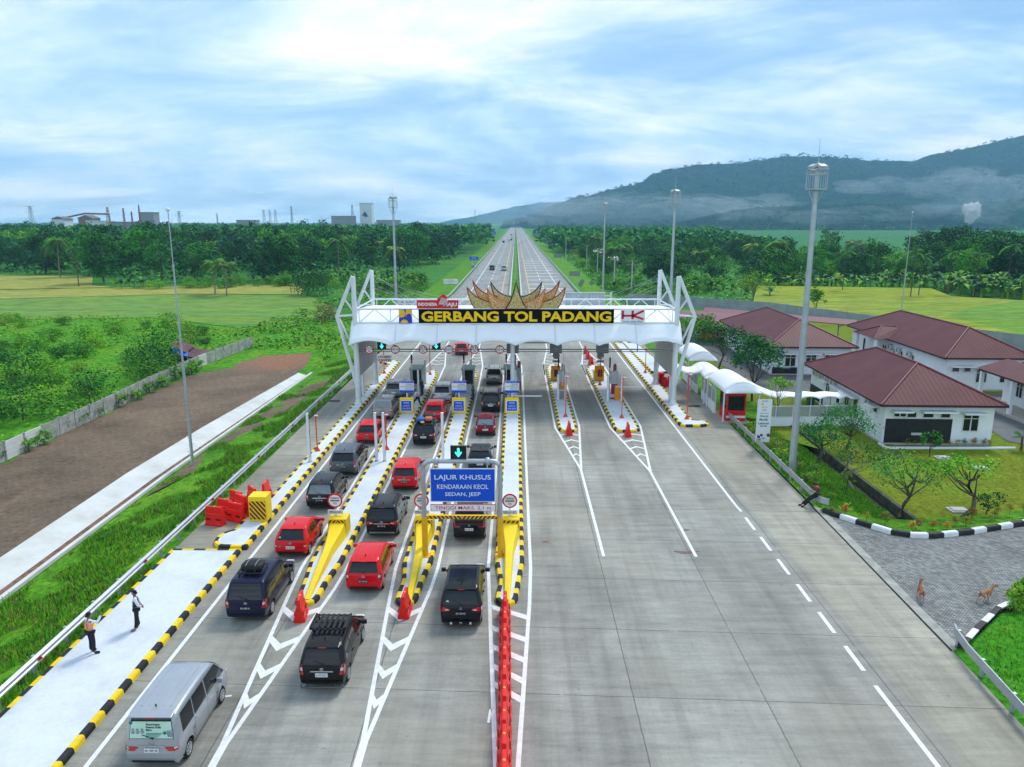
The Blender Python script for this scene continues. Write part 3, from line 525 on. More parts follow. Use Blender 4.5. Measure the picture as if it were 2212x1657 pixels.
m=MB(); [m.tube([(x,.04,.85),(x,.12,1.15)],.03,6) for x in (-1.2,1.2)]; m.build('bracket',GALV,t)
t=signthing('limit_sign',(-2.57,33.88,2.77),'long white sign with red letters TINGGI MAKS. 2,1 m below the blue sign'); MB().bx(-1.6,1.6,0,.04,-.18,.18).build('border',RSIGN,t); MB().bx(-1.57,1.57,-.01,0,-.155,.155).build('board',WSIGN,t); text('TINGGI MAKS. 2,1 m',2.75,.21,RSIGN,t,(0,-.015,-.01),wt=.004)
t=lane_signal((-2.77,34.0,5.56),'lit green down arrow lamp mounted on top of the portal',.33,ARG)
m=MB(); m.tube([(0,.1,-.33),(0,.1,-.45)],.05,6); m.build('bracket',GALV,t)
# ---------------------------------------------------------------- yellow crash blocks with their signs
def crash_block(cx,y,label,kind,ridge=True,nose=29.55,lean=0.0,flip=1,grp='yellow crash blocks on the island noses',mat=YEL):
    t=empty('crash_block',(cx,y,.185),0,label,'crash barrier',grp); m=MB(); w=.5
    m.bx(-w,w,0,.9,0,.97 if ridge else 1.45)
    if ridge:
        L=y-nose; n=14; rows=[]
        for k in range(n+1):
            f=k/n; yy=-L*f if flip>0 else .9+L*f; hw=.5-.26*min(1,f/.32) if f<.32 else .24-.1*(f-.32)/.68; hz=.6*(1-f)**.9+.05+(.12*(1-f/.1) if f<.1 else 0); xx=(lean)*f
            rows.append([(xx-hw,yy,0),(xx-hw*.8,yy,hz),(xx+hw*.8,yy,hz),(xx+hw,yy,0)])
        for a,b in zip(rows,rows[1:]): m.add(a+b,[(0,4,5,1),(1,5,6,2),(2,6,7,3)] if flip<0 else [(1,5,4,0),(2,6,5,1),(3,7,6,2)],0)
        m.add(rows[-1],[(0,1,2,3)])
    m.build('body',mat,t,bev=.04)
    h0,h1=(.5,.93) if ridge else (.12,1.2); p=MB(); p.bx(-w+.05,w-.05,-.012,0,h0,h1,0)
    if kind=='v': stripes(p,-w+.06,-.0,h0+.01,h1-.01,-.02,.1,.9,1); stripes(p,0.0,w-.06,h0+.01,h1-.01,-.02,.1,-.9,1)
    else: stripes(p,-w+.06,w-.06,h0+.01,h1-.01,-.02,.12,.8*(1 if kind=='r' else -1),1)
    if kind: p.build('stripe_panel',[YELO,M('stripe_dark',(.05,.012,.008),.5)],t)
    return t
def toll_sign(x,label):
    t=ring_sign((x,36.75,2.0),label,[('GERBANG',.46,.1,.14),('TOL',.22,.1,-.15)],'round toll signs on the crash blocks','toll_sign',.4); MB().bx(-.24,.24,-.024,-.016,-.03,.03).build('bar_mark',BLK,t)
    m=MB(); m.tube([(0,.04,-.85),(0,.04,.3)],.03,6); m.bx(-.12,.12,-.02,.1,-.87,-.84); m.build('post',GALV,t); MB().bx(-.41,.41,-.01,.02,-.77,-.52).build('plate',WSIGN,t); text('TEMPELKAN KARTU',.72,.15,BLK,t,(0,-.016,-.645))
crash_block(-9.42,36.25,'yellow crash block with black chevron panel behind the small red hatchback','v',lean=.2); toll_sign(-9.6,'round GERBANG TOL sign standing above the chevron crash block')
crash_block(-4.85,36.25,'yellow crash block behind the left yellow leg of the portal','v',lean=.15); toll_sign(-5.0,'round GERBANG TOL sign half hidden by the left portal pipe')
crash_block(-.28,36.25,'yellow crash block with slanted stripes right of the blue portal sign','r',lean=-.1); toll_sign(-.3,'round GERBANG TOL sign right of the blue portal sign')
crash_block(-14.3,38.2,'tall yellow block with slanted stripes beside the heap of red barriers','l',ridge=False)
for cx,lb,o in ((-.25,'amber crash block at the far end of the middle island behind the column',-1),(4.2,'amber crash block at the far end of the narrow blunt island',-1),(8.75,'amber crash block with red window at the far end of the wide blunt island',-1)):
    t=crash_block(cx,75.2,lb,None,True,70.2,flip=-1,grp='amber crash blocks under the canopy',mat=M('amber_block',(.82,.42,.01),.5)); MB().bx(-.5,.5,0,.1,.9,1.6).build('housing',OBOX,t); MB().bx(-.18,.3,-.02,-.004,.45,1.2).build('panel',M('panel_maroon',(.12,.01,.008),.3),t)
for x,lb in ((4.25,'round grey sign back above the amber block of the narrow island'),(8.9,'round grey sign back above the amber block of the wide island')):
    t=signthing('round_sign',(x,75.9,2.75),lb,group='round sign backs under the canopy'); MB().disc((0,0,0),.38,24,.03).build('plate',GREY,t); m=MB(); m.tube([(0,-.04,-1.6),(0,-.04,.5)],.035,6); m.bx(-.38,.38,-.02,.01,-.72,-.5); m.build('post',GREY,t)
# ---------------------------------------------------------------- island equipment
def white_post(x,y,label,h=3.4,w=.13,d=.24,grp='white sensor posts on the islands'):
    t=empty('sensor_post',(x,y,.185),0,label,'post',grp); m=MB(); m.bx(-w,w,-d/2,d/2,0,h); m.build('body',WHITE,t,bev=.02); m=MB(); m.bx(-w-.03,w+.03,-d/2-.03,d/2+.03,0,.06); m.build('base_plate',GALV,t); MB().bx(w,w+.006,-d/2+.03,d/2-.03,.3,h-.05).build('side_strip',DGLASS,t)
for a in [(-14.28,48.6,'white sensor post on the left edge island beside a red pole',3.5),(-9.67,48.8,'left one of the white post pair standing before the red car',3.5),(-9.12,48.8,'right one of the white post pair standing before the red car',3.5),(-5.05,48.8,'white sensor post beside the luggage-laden black car',3.5),
    (-14.5,68.0,'short white post just behind the left canopy mast foot',2.5),(-9.28,68.4,'white post behind the leftmost tariff board',2.5),(-9.28,73.8,'grey white post deep under the canopy on the first nosed island',2.5),(-4.65,74.1,'grey white post deep under the canopy on the second nosed island',2.5),(-.0,68.5,'white post right of the middle canopy column',2.5),
    (3.95,66.7,'left one of the white post pair on the narrow blunt island',2.45),(4.66,66.7,'right one of the white post pair on the narrow blunt island',2.45),(8.52,66.2,'left one of the white post pair on the wide blunt island',2.45),(9.8,66.1,'right one of the white post pair on the wide blunt island',2.45),(14.2,66.0,'white post next to the right canopy mast foot',2.45)]: white_post(a[0],a[1],a[2],a[3],.09,.16)
def red_pole(x,y,h,label,z=.185):
    t=empty('camera_pole',(x,y,z),0,label,'camera pole','red camera poles on the islands'); m=MB(); m.lathe([(.22,0),(.2,.03),(.05,.32),(.045,.35)],n=8); m.tube([(0,0,.3),(0,0,h)],.042,8); m.build('pole',M('pole_red',(.75,.06,.015),.45),t); m=MB(); m.box((.05,-.05,h-.12),(.12,.2,.16)); m.tube([(0,0,h),(.05,0,h+.12),(.16,0,h+.14),(.2,0,h+.04)],.018,6); m.build('camera_head',RED,t); MB().box((.1,-.18,h-.05),(.25,.1,.07)).build('camera',WHITE,t)
for a in [(-14.42,51.1,2.75,'red camera pole on the left edge island'),(-9.42,51.4,2.75,'red camera pole behind the white post pair'),(4.27,60.8,3.6,'red camera pole on the narrow blunt island'),(9.02,60.4,3.6,'red camera pole on the wide blunt island'),(14.48,60.1,3.9,'tall red camera pole on the rounded right island foot'),(-14.43,79,3.6,'distant red pole under the left end of the canopy'),(-9.32,78.4,4.4,'distant red pole seen below the second height sign'),(-4.8,78.5,4.4,'distant red pole seen right of the far red car'),(14.3,79.5,2.7,'thin red pole beside the far white platform'),(8.6,73.2,2.9,'dark red pole before the amber block of the wide island')]: red_pole(*a)
def tariff(x,label,lb2):
    t=signthing('tariff_sign',(x,62.3,2.45),label,group='tariff boards on the islands'); MB().bx(-.64,.64,0,.04,-.55,.55).build('board',WSIGN,t,bev=.01); m=MB(); m.bx(-.63,.63,-.008,0,.33,.54); m.bx(-.63,.63,-.008,0,-.54,-.31); m.build('band',BLUE,t)
    text('TARIF TOL (Rp)',.8,.12,WSIGN,t,(.02,-.012,.43)); text('TUJUAN',.34,.1,BLK,t,(-.4,-.006,.0)); text('GOLONGAN',.5,.08,BLK,t,(.25,-.006,.24)); m=MB()
    for k in range(6): m.bx(-.15+.15*k,-.142+.15*k,-.006,0,-.26,.18)
    for k in range(5): m.bx(-.15,.6,-.006,0,-.26+.11*k,-.252+.11*k); [m.bx(-.12+.15*i,-.04+.15*i,-.006,0,-.22+.11*k,-.2+.11*k) for i in range(5)] if k<4 else None
    m.build('table_mark',BLK,t); m=MB(); m.bx(-.58,-.46,-.012,-.008,.37,.5); m.build('badge',EY,t); MB().bx(.46,.6,-.012,-.008,.38,.49).build('badge',M('badge_purple',(.25,.04,.5)),t)
    m=MB(); m.tube([(0,.08,-2.25),(0,.08,.5)],.06,8); m.build('post',STEELW,t)
    t=signthing('information_box',(x,61.9,.185),lb2,'information box','yellow information boxes on the islands'); m=MB(); m.add([(-.66,-.2,0),(.66,-.2,0),(.66,.35,0),(-.66,.35,0),(-.6,.02,1.35),(.6,.02,1.35),(.6,.33,1.35),(-.6,.33,1.35)],[(3,2,1,0),(4,5,6,7),(0,1,5,4),(1,2,6,5),(2,3,7,6),(3,0,4,7)]); m.build('body',YEL,t,bev=.05)
    sl=.22/1.35
    def fr(z): return -.2+z*sl
    m=MB(); m.ext([(-.52,fr(.2)-.012,.2),(.52,fr(.2)-.012,.2),(.5,fr(1.15)-.012,1.15),(-.5,fr(1.15)-.012,1.15)],(0,.012,0)); m.build('border',WSIGN,t); m=MB(); m.ext([(-.45,fr(.26)-.018,.26),(.45,fr(.26)-.018,.26),(.43,fr(1.1)-.018,1.1),(-.43,fr(1.1)-.018,1.1)],(0,.006,0)); m.build('panel',BLUE,t)
    for s,w,z in (('INFORMASI',.5,.93),('LAYANAN TOL',.6,.68),('HP.0822 1000 3770',.74,.45)):
        q=text(s,w,.14,WSIGN,t,(0,fr(z)-.024,z)); q.rotation_euler=(-math.atan(sl),0,0)
tariff(-9.48,'white and blue tariff board on the leftmost nosed island','yellow box with blue information panel on the leftmost nosed island'); tariff(-4.93,'white and blue tariff board beside the silver people carrier','yellow box with blue information panel beside the second queue of cars'); tariff(-.32,'white and blue tariff board in front of the middle canopy column','yellow box with blue information panel before the middle canopy column')
BOOTHG=M('booth_green_grey',(.3,.42,.38),.5)
def booth(x,y,label):
    t=empty('toll_booth',(x,y,.185),0,label,'toll booth','toll booths under the canopy'); m=MB(); m.bx(-.55,.55,0,1.9,0,.95); m.build('body',LGREY,t,bev=.02); m=MB()
    for a in (-.52,.52):
        for b in (.03,1.87): m.tube([(a,b,.95),(a,b,2.35)],.05,6)
    m.bx(-.55,.55,.9,1.0,.95,2.3); m.build('frame',BOOTHG,t); m=MB(); m.bx(-.5,.5,.02,.05,.97,2.3); m.bx(-.55,-.52,.1,.85,.97,2.3); m.bx(.52,.55,.1,.85,.97,2.3); m.bx(-.5,.5,1.86,1.88,.97,2.3); m.bx(-.55,-.52,1.05,1.85,.97,2.3); m.bx(.52,.55,1.05,1.85,.97,2.3); m.build('window',DGLASS,t)
    m=MB(); m.bx(-.65,.65,-.12,2.0,2.33,2.5); m.build('roof',BOOTHG,t,bev=.04); m=MB(); m.tube([(-.35,-.3,0),(-.35,-.3,3.2)],.05,8); m.build('signal_pole',STEELW,t); m=MB(); m.bx(-.43,-.27,-.38,-.24,3.1,3.9); m.build('signal_head',BLK,t); MB().disc((-.35,-.4,3.3),.06,12,.02).build('signal_lamp',M('lamp_red',(.8,.03,.02),.4,emit=.5),t)
    m=MB(); m.tube([(.62,.2,.0),(.62,.2,1.3)],.08,8); m.bx(.5,.72,.05,.3,1.2,1.6); m.build('card_reader',WHITE,t)
booth(-9.6,69.3,'pale green booth with dark glass behind the leftmost tariff board'); booth(-4.6,69.3,'pale green booth with dark glass behind the tariff board of the second queue'); booth(-.55,69.6,'dark glass booth mostly hidden behind the middle canopy column')
def card_machine(x,y,label):
    t=empty('card_machine',(x,y,.185),0,label,'card machine','card machines on the blunt islands'); MB().bx(-.28,.28,0,.5,.0,1.15).build('stand',M('stand_red',(.4,.03,.025),.5),t); MB().bx(-.42,.3,-.1,.35,1.0,2.25).build('cabinet',LGREY,t,bev=.03); MB().bx(-.4,-.36,-.12,-.1,1.5,1.65).build('latch',BLK,t)
    m=MB(); m.lathe([(.17,1.9),(.17,2.6),(.1,2.8),(.0,2.85)],(.1,.9,0),12); m.build('horn_speaker',M('dull_red',(.3,.1,.09),.5),t); m=MB(); m.tube([(-.3,1.6,0),(-.3,1.6,2.4)],.04,6); m.build('signal_pole',GREY,t); m=MB(); m.bx(-.37,-.23,1.53,1.67,2.3,3.3); m.build('signal_head',BLK,t)
card_machine(4.5,69.2,'grey card machine on a red stand on the narrow blunt island'); card_machine(9.55,69.2,'grey card machine on a red stand on the wide blunt island'); card_machine(.25,70.6,'grey card machine right of the middle canopy column')
def boom(x,y,label,up,side=1):
    t=empty('lane_boom',(x,y,.185),0,label,'boom barrier','boom barriers of the lanes'); MB().bx(-.24,.24,-.2,.2,0,1.35).build('cabinet',OBOX,t,bev=.03); m=MB()
    if up: m.tube([(0,-.24,1.1),(.05,-.24,4.0)],.05,6)
    else: m.tube([(-.2*side,-.24,1.28),(2.4*side,-.24,1.28)],.06,6)
    m.build('boom_arm',WHITE,t)
boom(9.5,66.9,'amber boom cabinet with lowered white arm on the wide blunt island',False); boom(4.45,68.3,'amber boom cabinet with raised arm on the narrow blunt island',True); boom(-.1,63.2,'lowered white boom arm reaching right from the middle tariff board',False)
t=empty('electric_box',(4.3,66.75,.185),0,'small grey electric box between the posts of the narrow island','electric box'); MB().bx(-.24,.24,-.15,.15,0,1.0).build('body',LGREY,t,bev=.02); MB().bx(-.2,.2,-.16,-.15,.1,.9).build('door',GREY,t)
t=empty('fire_cabinet',(15.05,74.2,.0),0,'red cabinet beside the rear right canopy mast','cabinet'); MB().bx(-.35,.25,-.25,.25,0.1,1.3).build('body',RED,t,bev=.03); MB().bx(-.22,.12,-.27,-.25,.4,1.1).build('panel',BLK,t)
# ---------------------------------------------------------------- plastic road barriers
def barrier_proto():
    L=1.02; t=empty('road_barrier'); m=MB(); prof=[(.25,0),(.25,.12),(.22,.17),(.13,.55),(.115,.62),(.085,.66),(.075,.98),(.05,1.02)]
    st=[(-L/2,.78),(-L/2+.05,.97),(-L/2+.2,1),(-.18,1),(-.15,.94),(.15,.94),(.18,1),(L/2-.2,1),(L/2-.05,.97),(L/2,.78)]; rows=[]
    for y,f in st: rows.append([(w*(1 if f>.9 else .85)*(f if .1<h<.5 else 1),y,h*(f if h>.3 and f<.9 else 1)) for w,h in prof]+[(-w*(1 if f>.9 else .85)*(f if .1<h<.5 else 1),y,h*(f if h>.3 and f<.9 else 1)) for w,h in prof[::-1]])
    n=len(rows[0])
    for a,b in zip(rows,rows[1:]): m.add(a+b,[(k,k+1,n+k+1,n+k) for k in range(n-1)])
    m.add(rows[0],[tuple(range(n-1,-1,-1))]); m.add(rows[-1],[tuple(range(n))]); m.build('body',RED,t,bev=.015); q=MB()
    for sx in (-1,1):
        for k in (-.3,0.3): q.box((sx*.19,k,.36),(.03,.28,.09),0)
    q.build('reflector',M('reflector_dark',(.15,.01,.01),.3),t); MB().lathe([(.0,1.03),(.05,1.03),(.05,1.0)],n=10).build('filler_cap',M('cap_orange',(.85,.4,.08)),t); return t
bp=barrier_proto(); first=[True]
def barrier(x,y,rz,label,grp,z=0.,s=1.):
    o=bp if first[0] else copy_tree(bp); first[0]=False; o.location=(x,y,z); o.rotation_euler=(0,0,rz); o.scale=(s,s,s); tag(o,label,'road barrier',grp)
lb=['first red barrier of the row, touching the middle island nose','second red barrier of the row behind the middle island nose']
for k,y in enumerate([28.45,27.15,25.85,24.6,23.4,22.2,21.0,19.9,18.75]): barrier(-.44+.014*k,y,rnd.uniform(-.03,.03),lb[k] if k<2 else ['third red barrier counted from the middle island nose','fourth red barrier counted from the middle island nose','middle red barrier of the row, fifth from the island nose','sixth red barrier of the row in front of the middle island','third last red barrier of the row towards the picture bottom','second last red barrier of the row at the picture bottom','nearest red barrier of the row, cut by the picture bottom'][k-2],'red barriers lined up before the middle island',s=.98)
barrier(-9.15,28.45,.12,'lone red barrier at the nose of the leftmost nosed island','single red barriers at island noses'); barrier(-4.75,28.75,-.03,'lone red barrier at the nose of the island with the portal leg','single red barriers at island noses')
barrier(4.25,56.1,.03,'lone red barrier before the narrow blunt island','single red barriers at island noses'); barrier(8.85,55.7,-.03,'lone red barrier before the wide blunt island','single red barriers at island noses')
for k,(x,y) in enumerate([(8.9,92.6),(8.9,89),(8.85,84.8)]): barrier(x,y,.1*k,['farthest','middle','nearest'][k]+' of three red barriers beyond the wide blunt island','red barriers beyond the gate')
barrier(15.2,73.6,.3,'red barrier leaning by the fire cabinet, the left of two','red barriers by the right mast'); barrier(15.75,74.1,-.2,'red barrier by the rear right mast, the right of two','red barriers by the right mast')
for k,(x,y,rz,lb) in enumerate([(-16.7,38.2,1.35,'red barrier at the front left corner of the heap'),(-15.75,38.75,1.15,'red barrier at the front middle of the heap'),(-15.05,39.3,.5,'red barrier at the front of the heap against the yellow block'),(-16.55,39.3,1.2,'red barrier in the left middle of the heap'),(-15.9,40.0,.9,'red barrier in the centre of the heap'),(-16.4,40.6,1.0,'red barrier at the rear left of the heap'),(-15.7,41.3,.7,'red barrier at the rear of the heap'),(-15.1,40.2,.1,'red barrier squeezed in the heap behind the yellow block'),(-15.2,42.2,.05,'last red barrier at the far end of the heap')]): barrier(x,y,rz,lb,'heap of red barriers on the left shoulder',.004,1.05)
# ================================================================ VEHICLES
TYRE=M('tyre_rubber',(.015,.015,.015),.8); RIM=M('alloy_rim',(.55,.56,.58),.3,.7,.08); CHROME=M('chrome',(.6,.62,.64),.2,.9,.05); TRIM=M('black_plastic',(.015,.015,.016),.55)
LRED=M('tail_lamp_red',(.55,.012,.012),.12,var=.25,scale=9,coat=1.); LCLR=M('lamp_clear',(.6,.6,.6),.12,var=.1,coat=1.); LAMB=M('lamp_amber',(.75,.22,.02),.15,coat=1.); PLW=M('plate_white',(.8,.8,.78),.4); PGLASS=M('sky_reflection_glass',(.16,.2,.22),.06,var=.15,spec=.8); CABIN=M('side_glass',(.01,.012,.014),.05,var=.3,spec=.5)  # PGLASS: sky reflection on some rear windows, put into the glass colour
def paint(n,c,metal=0.): return M('paint_'+n,c,.3 if metal else .22,metal,.05,2,coat=.15 if n in('black','navy','charcoal','red','maroon') else .4,spec=.25)
PT_={'black':paint('black',(.006,.006,.007)),'red':paint('red',(.72,.004,.008)),'silver':paint('silver',(.42,.44,.47),.5),'navy':paint('navy',(.008,.009,.035),.1),'grey':paint('grey',(.085,.095,.11),.4),'maroon':paint('maroon',(.2,.006,.014),.15),'greige':paint('greige',(.27,.27,.255),.45),'charcoal':paint('charcoal',(.03,.032,.04),.3),'white':paint('white',(.8,.8,.8)),'slate':paint('slate',(.2,.21,.23),.4)}
KINDS={ # L, W, H, belt, tailgate lean, hood length, windscreen run, wheel radius, tumble, rear overhang
 'van':(4.2,1.68,1.92,1.08,.16,.45,.75,.30,.13,.72),'mpv':(4.15,1.67,1.69,1.0,.34,.9,.85,.31,.24,.72),'suv':(4.47,1.75,1.71,1.05,.44,1.05,.9,.345,.25,.78),'hatch':(3.75,1.67,1.5,.93,.56,.8,.9,.29,.29,.62),'wagon':(4.45,1.69,1.77,1.03,.24,1.2,.65,.32,.2,.85)}
def car(kind,col,x,y,label,cat='car',plate=None,plw=True,rails=False,glass=None,style=None,rz=0.,dims=None,group='cars queuing at the toll lanes',name='car',spoiler=True,two=False,extra=None,lights='block'):
    L,W,Hh,belt,lean,hood,wsr,wr,tum,roh=KINDS[kind]
    if dims: L,W,Hh=dims
    paintm=PT_[col]; t=empty(name,(x,y,0),rz,label,cat,group); W0=W/2; belt_=belt
    # --- centre profile, rear bottom -> roof -> front bottom
    ry=.08+lean; bb=.7
    P=[(.12,.27),(.02,.34),(0,.5),(.02,bb-.04),(.07,bb+.03),(.09,belt-.06),(.1,belt),(.1+lean*.45,(belt+Hh)/2-.04),(ry,Hh-.14),(ry+.02,Hh-.07),(ry+.2,Hh-.035),(ry+.9,Hh-.004),(L*.5,Hh),(L-hood-wsr,Hh-.06)]
    P+= [(L-hood-wsr*.5,(Hh+belt)/2+.04),(L-hood,belt+.02),(L-hood*.5,belt-.07),(L-.16,belt-.2),(L-.03,.62),(L,.48),(L-.06,.27)]
    f=[Vector(p) for p in P]; top=[f[0]]
    for a,b in zip(f,f[1:]):
        k=max(1,int((b-a).length/.16)); top+=[a.lerp(b,i/k) for i in range(1,k+1)]
    for _ in range(2): top=[top[0]]+[(top[i-1]+top[i]*2+top[i+1])/4 for i in range(1,len(top)-1)]+[top[-1]]
    fa,ra=L-.82,roh; ar=wr+.055
    und=[]
    for c in (fa,ra):
        h=math.sqrt(max(0,ar*ar-(wr-.27)**2)); a0=math.atan2(.27-wr,h)
        und+=[Vector((c+ar*math.cos(a0+(PI-2*a0)*k/10),wr+ar*math.sin(a0+(PI-2*a0)*k/10))) for k in range(11)]
        if c==fa: e=und[-1]; g=Vector((ra+h,.25)); und+=[e.lerp(g,k/6) for k in range(1,6)]
    C=top+und; n=len(C); nt=len(top)
    def rf(z): return .1+.055*min(1,max(0,(z-belt_+.05)/.2))
    def Wd(yy,z):
        w=W0
        if z>belt_: w*=1-tum*((z-belt_)/(Hh-belt_))**1.15
        elif z<.55: w*=1-.05*(.55-z)/.3
        else: w*=1+.006*math.sin((z-.55)/(belt_-.55)*PI)
        if yy<.55: w*=1-.08*((.55-yy)/.55)**2
        if yy>L-.9: w*=1-.13*((yy-L+.9)/.9)**2
        return w
    mb=MB(); K=4; rows=[]; pin=[]
    for i in range(n):
        tg=(C[(i+1)%n]-C[i-1]).normalized(); nr=Vector((-tg.y,tg.x)); r=rf(C[i].y) if 3<i<nt-2 else .03
        if i>=nt: r=.02
        p=C[i]-nr*r; pin.append(p); w=Wd(p.x,p.y); row=[]
        pts=[]
        for q in range(K+1):
            a=PI/2*q/K; pts.append((w-r+r*math.sin(a),p+nr*(r*math.cos(a))))
        cr=.02 if (10<i<nt*.7) else 0
        for xx,pp in [(-a_,b_) for a_,b_ in pts[::-1]]+[(0,C[i]+nr*cr)]+pts: row.append((xx,pp.x,pp.y))
        rows.append(row)
    m_=len(rows[0])
    for i in range(n):
        a,b=rows[i],rows[(i+1)%n]; mb.add(a+b,[(k,k+1,m_+k+1,m_+k) for k in range(m_-1)],1 if i>=nt or i==nt-1 else 0,True)
    # sides
    for s in (-1,1):
        R=5; ring=[]
        for j in range(R+1):
            rr=[]
            for i in range(n):
                c=Vector((min(max(pin[i].x,.75),L-.95),.86)); q=pin[i].lerp(c,j/R); rr.append((s*Wd(q.x,q.y),q.x,q.y))
            ring.append(rr)
        for a,b in zip(ring,ring[1:]): mb.add(a+b,[((i,(i+1)%n,n+(i+1)%n,n+i) if s<0 else (n+i,n+(i+1)%n,(i+1)%n,i)) for i in range(n)],0,True)
        mb.add(ring[-1],[tuple(range(n)) if s<0 else tuple(range(n-1,-1,-1))],0,True)
        # seams
        def sline(ya,za,yb,zb,w=.012):
            d=Vector((yb-ya,zb-za)); q=Vector((-d.y,d.x)).normalized()*w/2; k=4; vs=[]
            for i in range(k+1):
                c=Vector((ya,za))+d*i/k
                for sg in (1,-1): e=c+q*sg; vs.append((s*(Wd(e.x,e.y)+.004),e.x,e.y))
            mb.add(vs,[(2*i,2*i+1,2*i+3,2*i+2) for i in range(k)],1)
        my=(ra+fa)/2+.12
        for yy in (my-.95,my,my+.9): sline(yy,.36,yy,belt-.02)
        sline(my-.95,.36,my+.9,.36)
    body=mb.build('body',[paintm,TRIM],t)
    # --- surface maps
    rear=[p for p in top[:nt//2]]
    def ry_(z):
        for a,b in zip(rear,rear[1:]):
            if a.y<=z<=b.y and b.y>a.y: return a.x+(b.x-a.x)*(z-a.y)/(b.y-a.y)
        return rear[0].x
    def rp(xx,z,off):
        y0=ry_(z); w=Wd(y0+.05,z); r=rf(z); d=abs(xx)-(w-r); yy=y0-off
        if d>0: d=min(d,r*.98); yy+=r-math.sqrt(r*r-d*d)
        return (max(-w-off*.5,min(w+off*.5,xx)),yy,z)
    def quad(fn,c4,mat,name,parent,nu=5,nv=4,thick=0):
        q=MB()
        def g(u,v):
            a=Vector(c4[0]).lerp(Vector(c4[1]),u); b=Vector(c4[3]).lerp(Vector(c4[2]),u); p=a.lerp(b,v); return fn(p.x,p.y)
        q.grid(g,nu,nv,0,True); return q.build(name,mat,parent)
    R_=lambda off: (lambda a,b: rp(a,b,off))
    S_=lambda s,off: (lambda a,b: (s*(Wd(a,b)+off),a,b))
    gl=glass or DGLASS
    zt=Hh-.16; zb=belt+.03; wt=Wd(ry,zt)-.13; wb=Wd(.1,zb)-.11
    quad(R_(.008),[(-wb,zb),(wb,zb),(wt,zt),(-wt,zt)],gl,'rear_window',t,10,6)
    # windscreen
    tf=[p for p in top if p.x>L-hood-wsr-.02 and p.x<L-hood+.02]
    q=MB(); vs=[]
    for p in tf:
        w=Wd(p.x,p.y)-.1; vs+=[(-w,p.x+.006,p.y+.012),(w,p.x+.006,p.y+.012)]
    q.add(vs,[(2*i,2*i+1,2*i+3,2*i+2) for i in range(len(tf)-1)],0,True); q.build('windscreen',DGLASS,t)
    # side windows (three openings, or two on a hatch)
    my=(ra+fa)/2+.12; zs0,zs1=belt+.04,Hh-.19; ye=L-hood-.12; yt=L-hood-wsr*.92; yb0=.42 if kind!='hatch' else .5; yt0=ry+.22
    cuts=[(yb0,yt0,my-.98,my-.96),(my-.92,my-.9,my-.04,my-.06),(my+.03,my+.02,ye,yt)]
    for s in (-1,1):
        for (a,b,c,d) in cuts:
            if c-a<.15: continue
            cc=[(a,zs0),(c,zs0),(d,zs1),(b,zs1)]; quad(S_(s,.006),cc if s>0 else [cc[1],cc[0],cc[3],cc[2]],CABIN,'side_window',t,5,4)
        q=MB(); q.box((s*(W0+.12),my+.82,belt+.08),(.2,.12,.16)); q.tube([(s*(W0-.08),my+.86,belt+.02),(s*(W0+.1),my+.84,belt+.05)],.03,6); q.build('mirror',[paintm if col!='black' else TRIM],t,bev=.03)
        for yy in (my-.2,my+.75): pass
        q=MB(); [q.box((s*(Wd(yy,.86)+.012),yy,belt-.12),(.03,.17,.035)) for yy in (my-.78,my+.2)]; q.build('door_handle',paintm if col not in('silver','greige') else CHROME,t)
        for yy in (ra,fa):
            q=MB(); wx=W0-.11; q.lathe([(wr*.62,-.085),(wr*.9,-.09),(wr*.99,-.06),(wr,0),(wr*.99,.06),(wr*.9,.09),(wr*.62,.085)],(s*wx,yy,wr),24,0,'x'); wh=q.build('wheel',TYRE,t)
            q=MB(); q.lathe([(wr*.66,.05),(wr*.66,.093),(wr*.6,.093),(wr*.58,.05)],(0,0,0),24,0,'x')
            q.lathe([(wr*.58,.03),(.0,.03)],(0,0,0),24,1,'x')
            for k in range(8):
                a=2*PI*k/8; q.ext([(.06,math.cos(a+d)*rr,math.sin(a+d)*rr) for rr,d in ((.04,-.6),(wr*.6,-.13),(wr*.6,.13),(.04,.6))],(.03,0,0))
            q.lathe([(.05,.095),(0,.1)],(0,0,0),12,0,'x')
            if s<0: q.v=[(-v[0],v[1],v[2]) for v in q.v]; q.f=[f_[::-1] for f_ in q.f]
            q.build('rim',[RIM,TRIM],wh,(s*wx,yy,wr))
        # tail lamps
        def lamp(c4,mat,par,off=.014): return quad(R_(off),[(s*a,b) for a,b in (c4 if s>0 else [c4[1],c4[0],c4[3],c4[2]])],mat,'tail_light' if par is t else 'lens',par,4,3)
        w=W0*.97
        if lights=='block':
            lt=lamp([(w-.17,belt-.3),(w+.05,belt-.32),(w+.03,belt+.06),(w-.1,belt+.04)],LRED,t); lamp([(w-.14,belt-.16),(w+.0,belt-.16),(w-.0,belt-.06),(w-.12,belt-.05)],LCLR,lt,.02); cc=[(.03,belt-.3),(.2,belt-.26),(.22,belt-.0),(.12,belt+.08)]
        elif lights=='wide':
            lt=lamp([(w-.42,belt-.2),(w+.05,belt-.26),(w+.04,belt-.03),(w-.36,belt-.13)],LRED,t); lamp([(w-.36,belt-.19),(w-.2,belt-.2),(w-.2,belt-.15),(w-.34,belt-.15)],LCLR,lt,.02); cc=[(.03,belt-.24),(.3,belt-.16),(.3,belt-.04),(.1,belt-.02)]
        elif lights=='tee':
            lt=lamp([(w-.1,belt-.22),(w+.05,belt-.22),(w+.02,belt+.2),(w-.1,belt+.2)],LRED,t); lamp([(w-.4,belt-.2),(w-.1,belt-.22),(w-.1,belt-.13),(w-.36,belt-.15)],LRED,lt,.018); cc=[(.05,belt-.2),(.2,belt-.16),(.2,belt-.06),(.1,belt+.04)]
        elif lights=='tall':
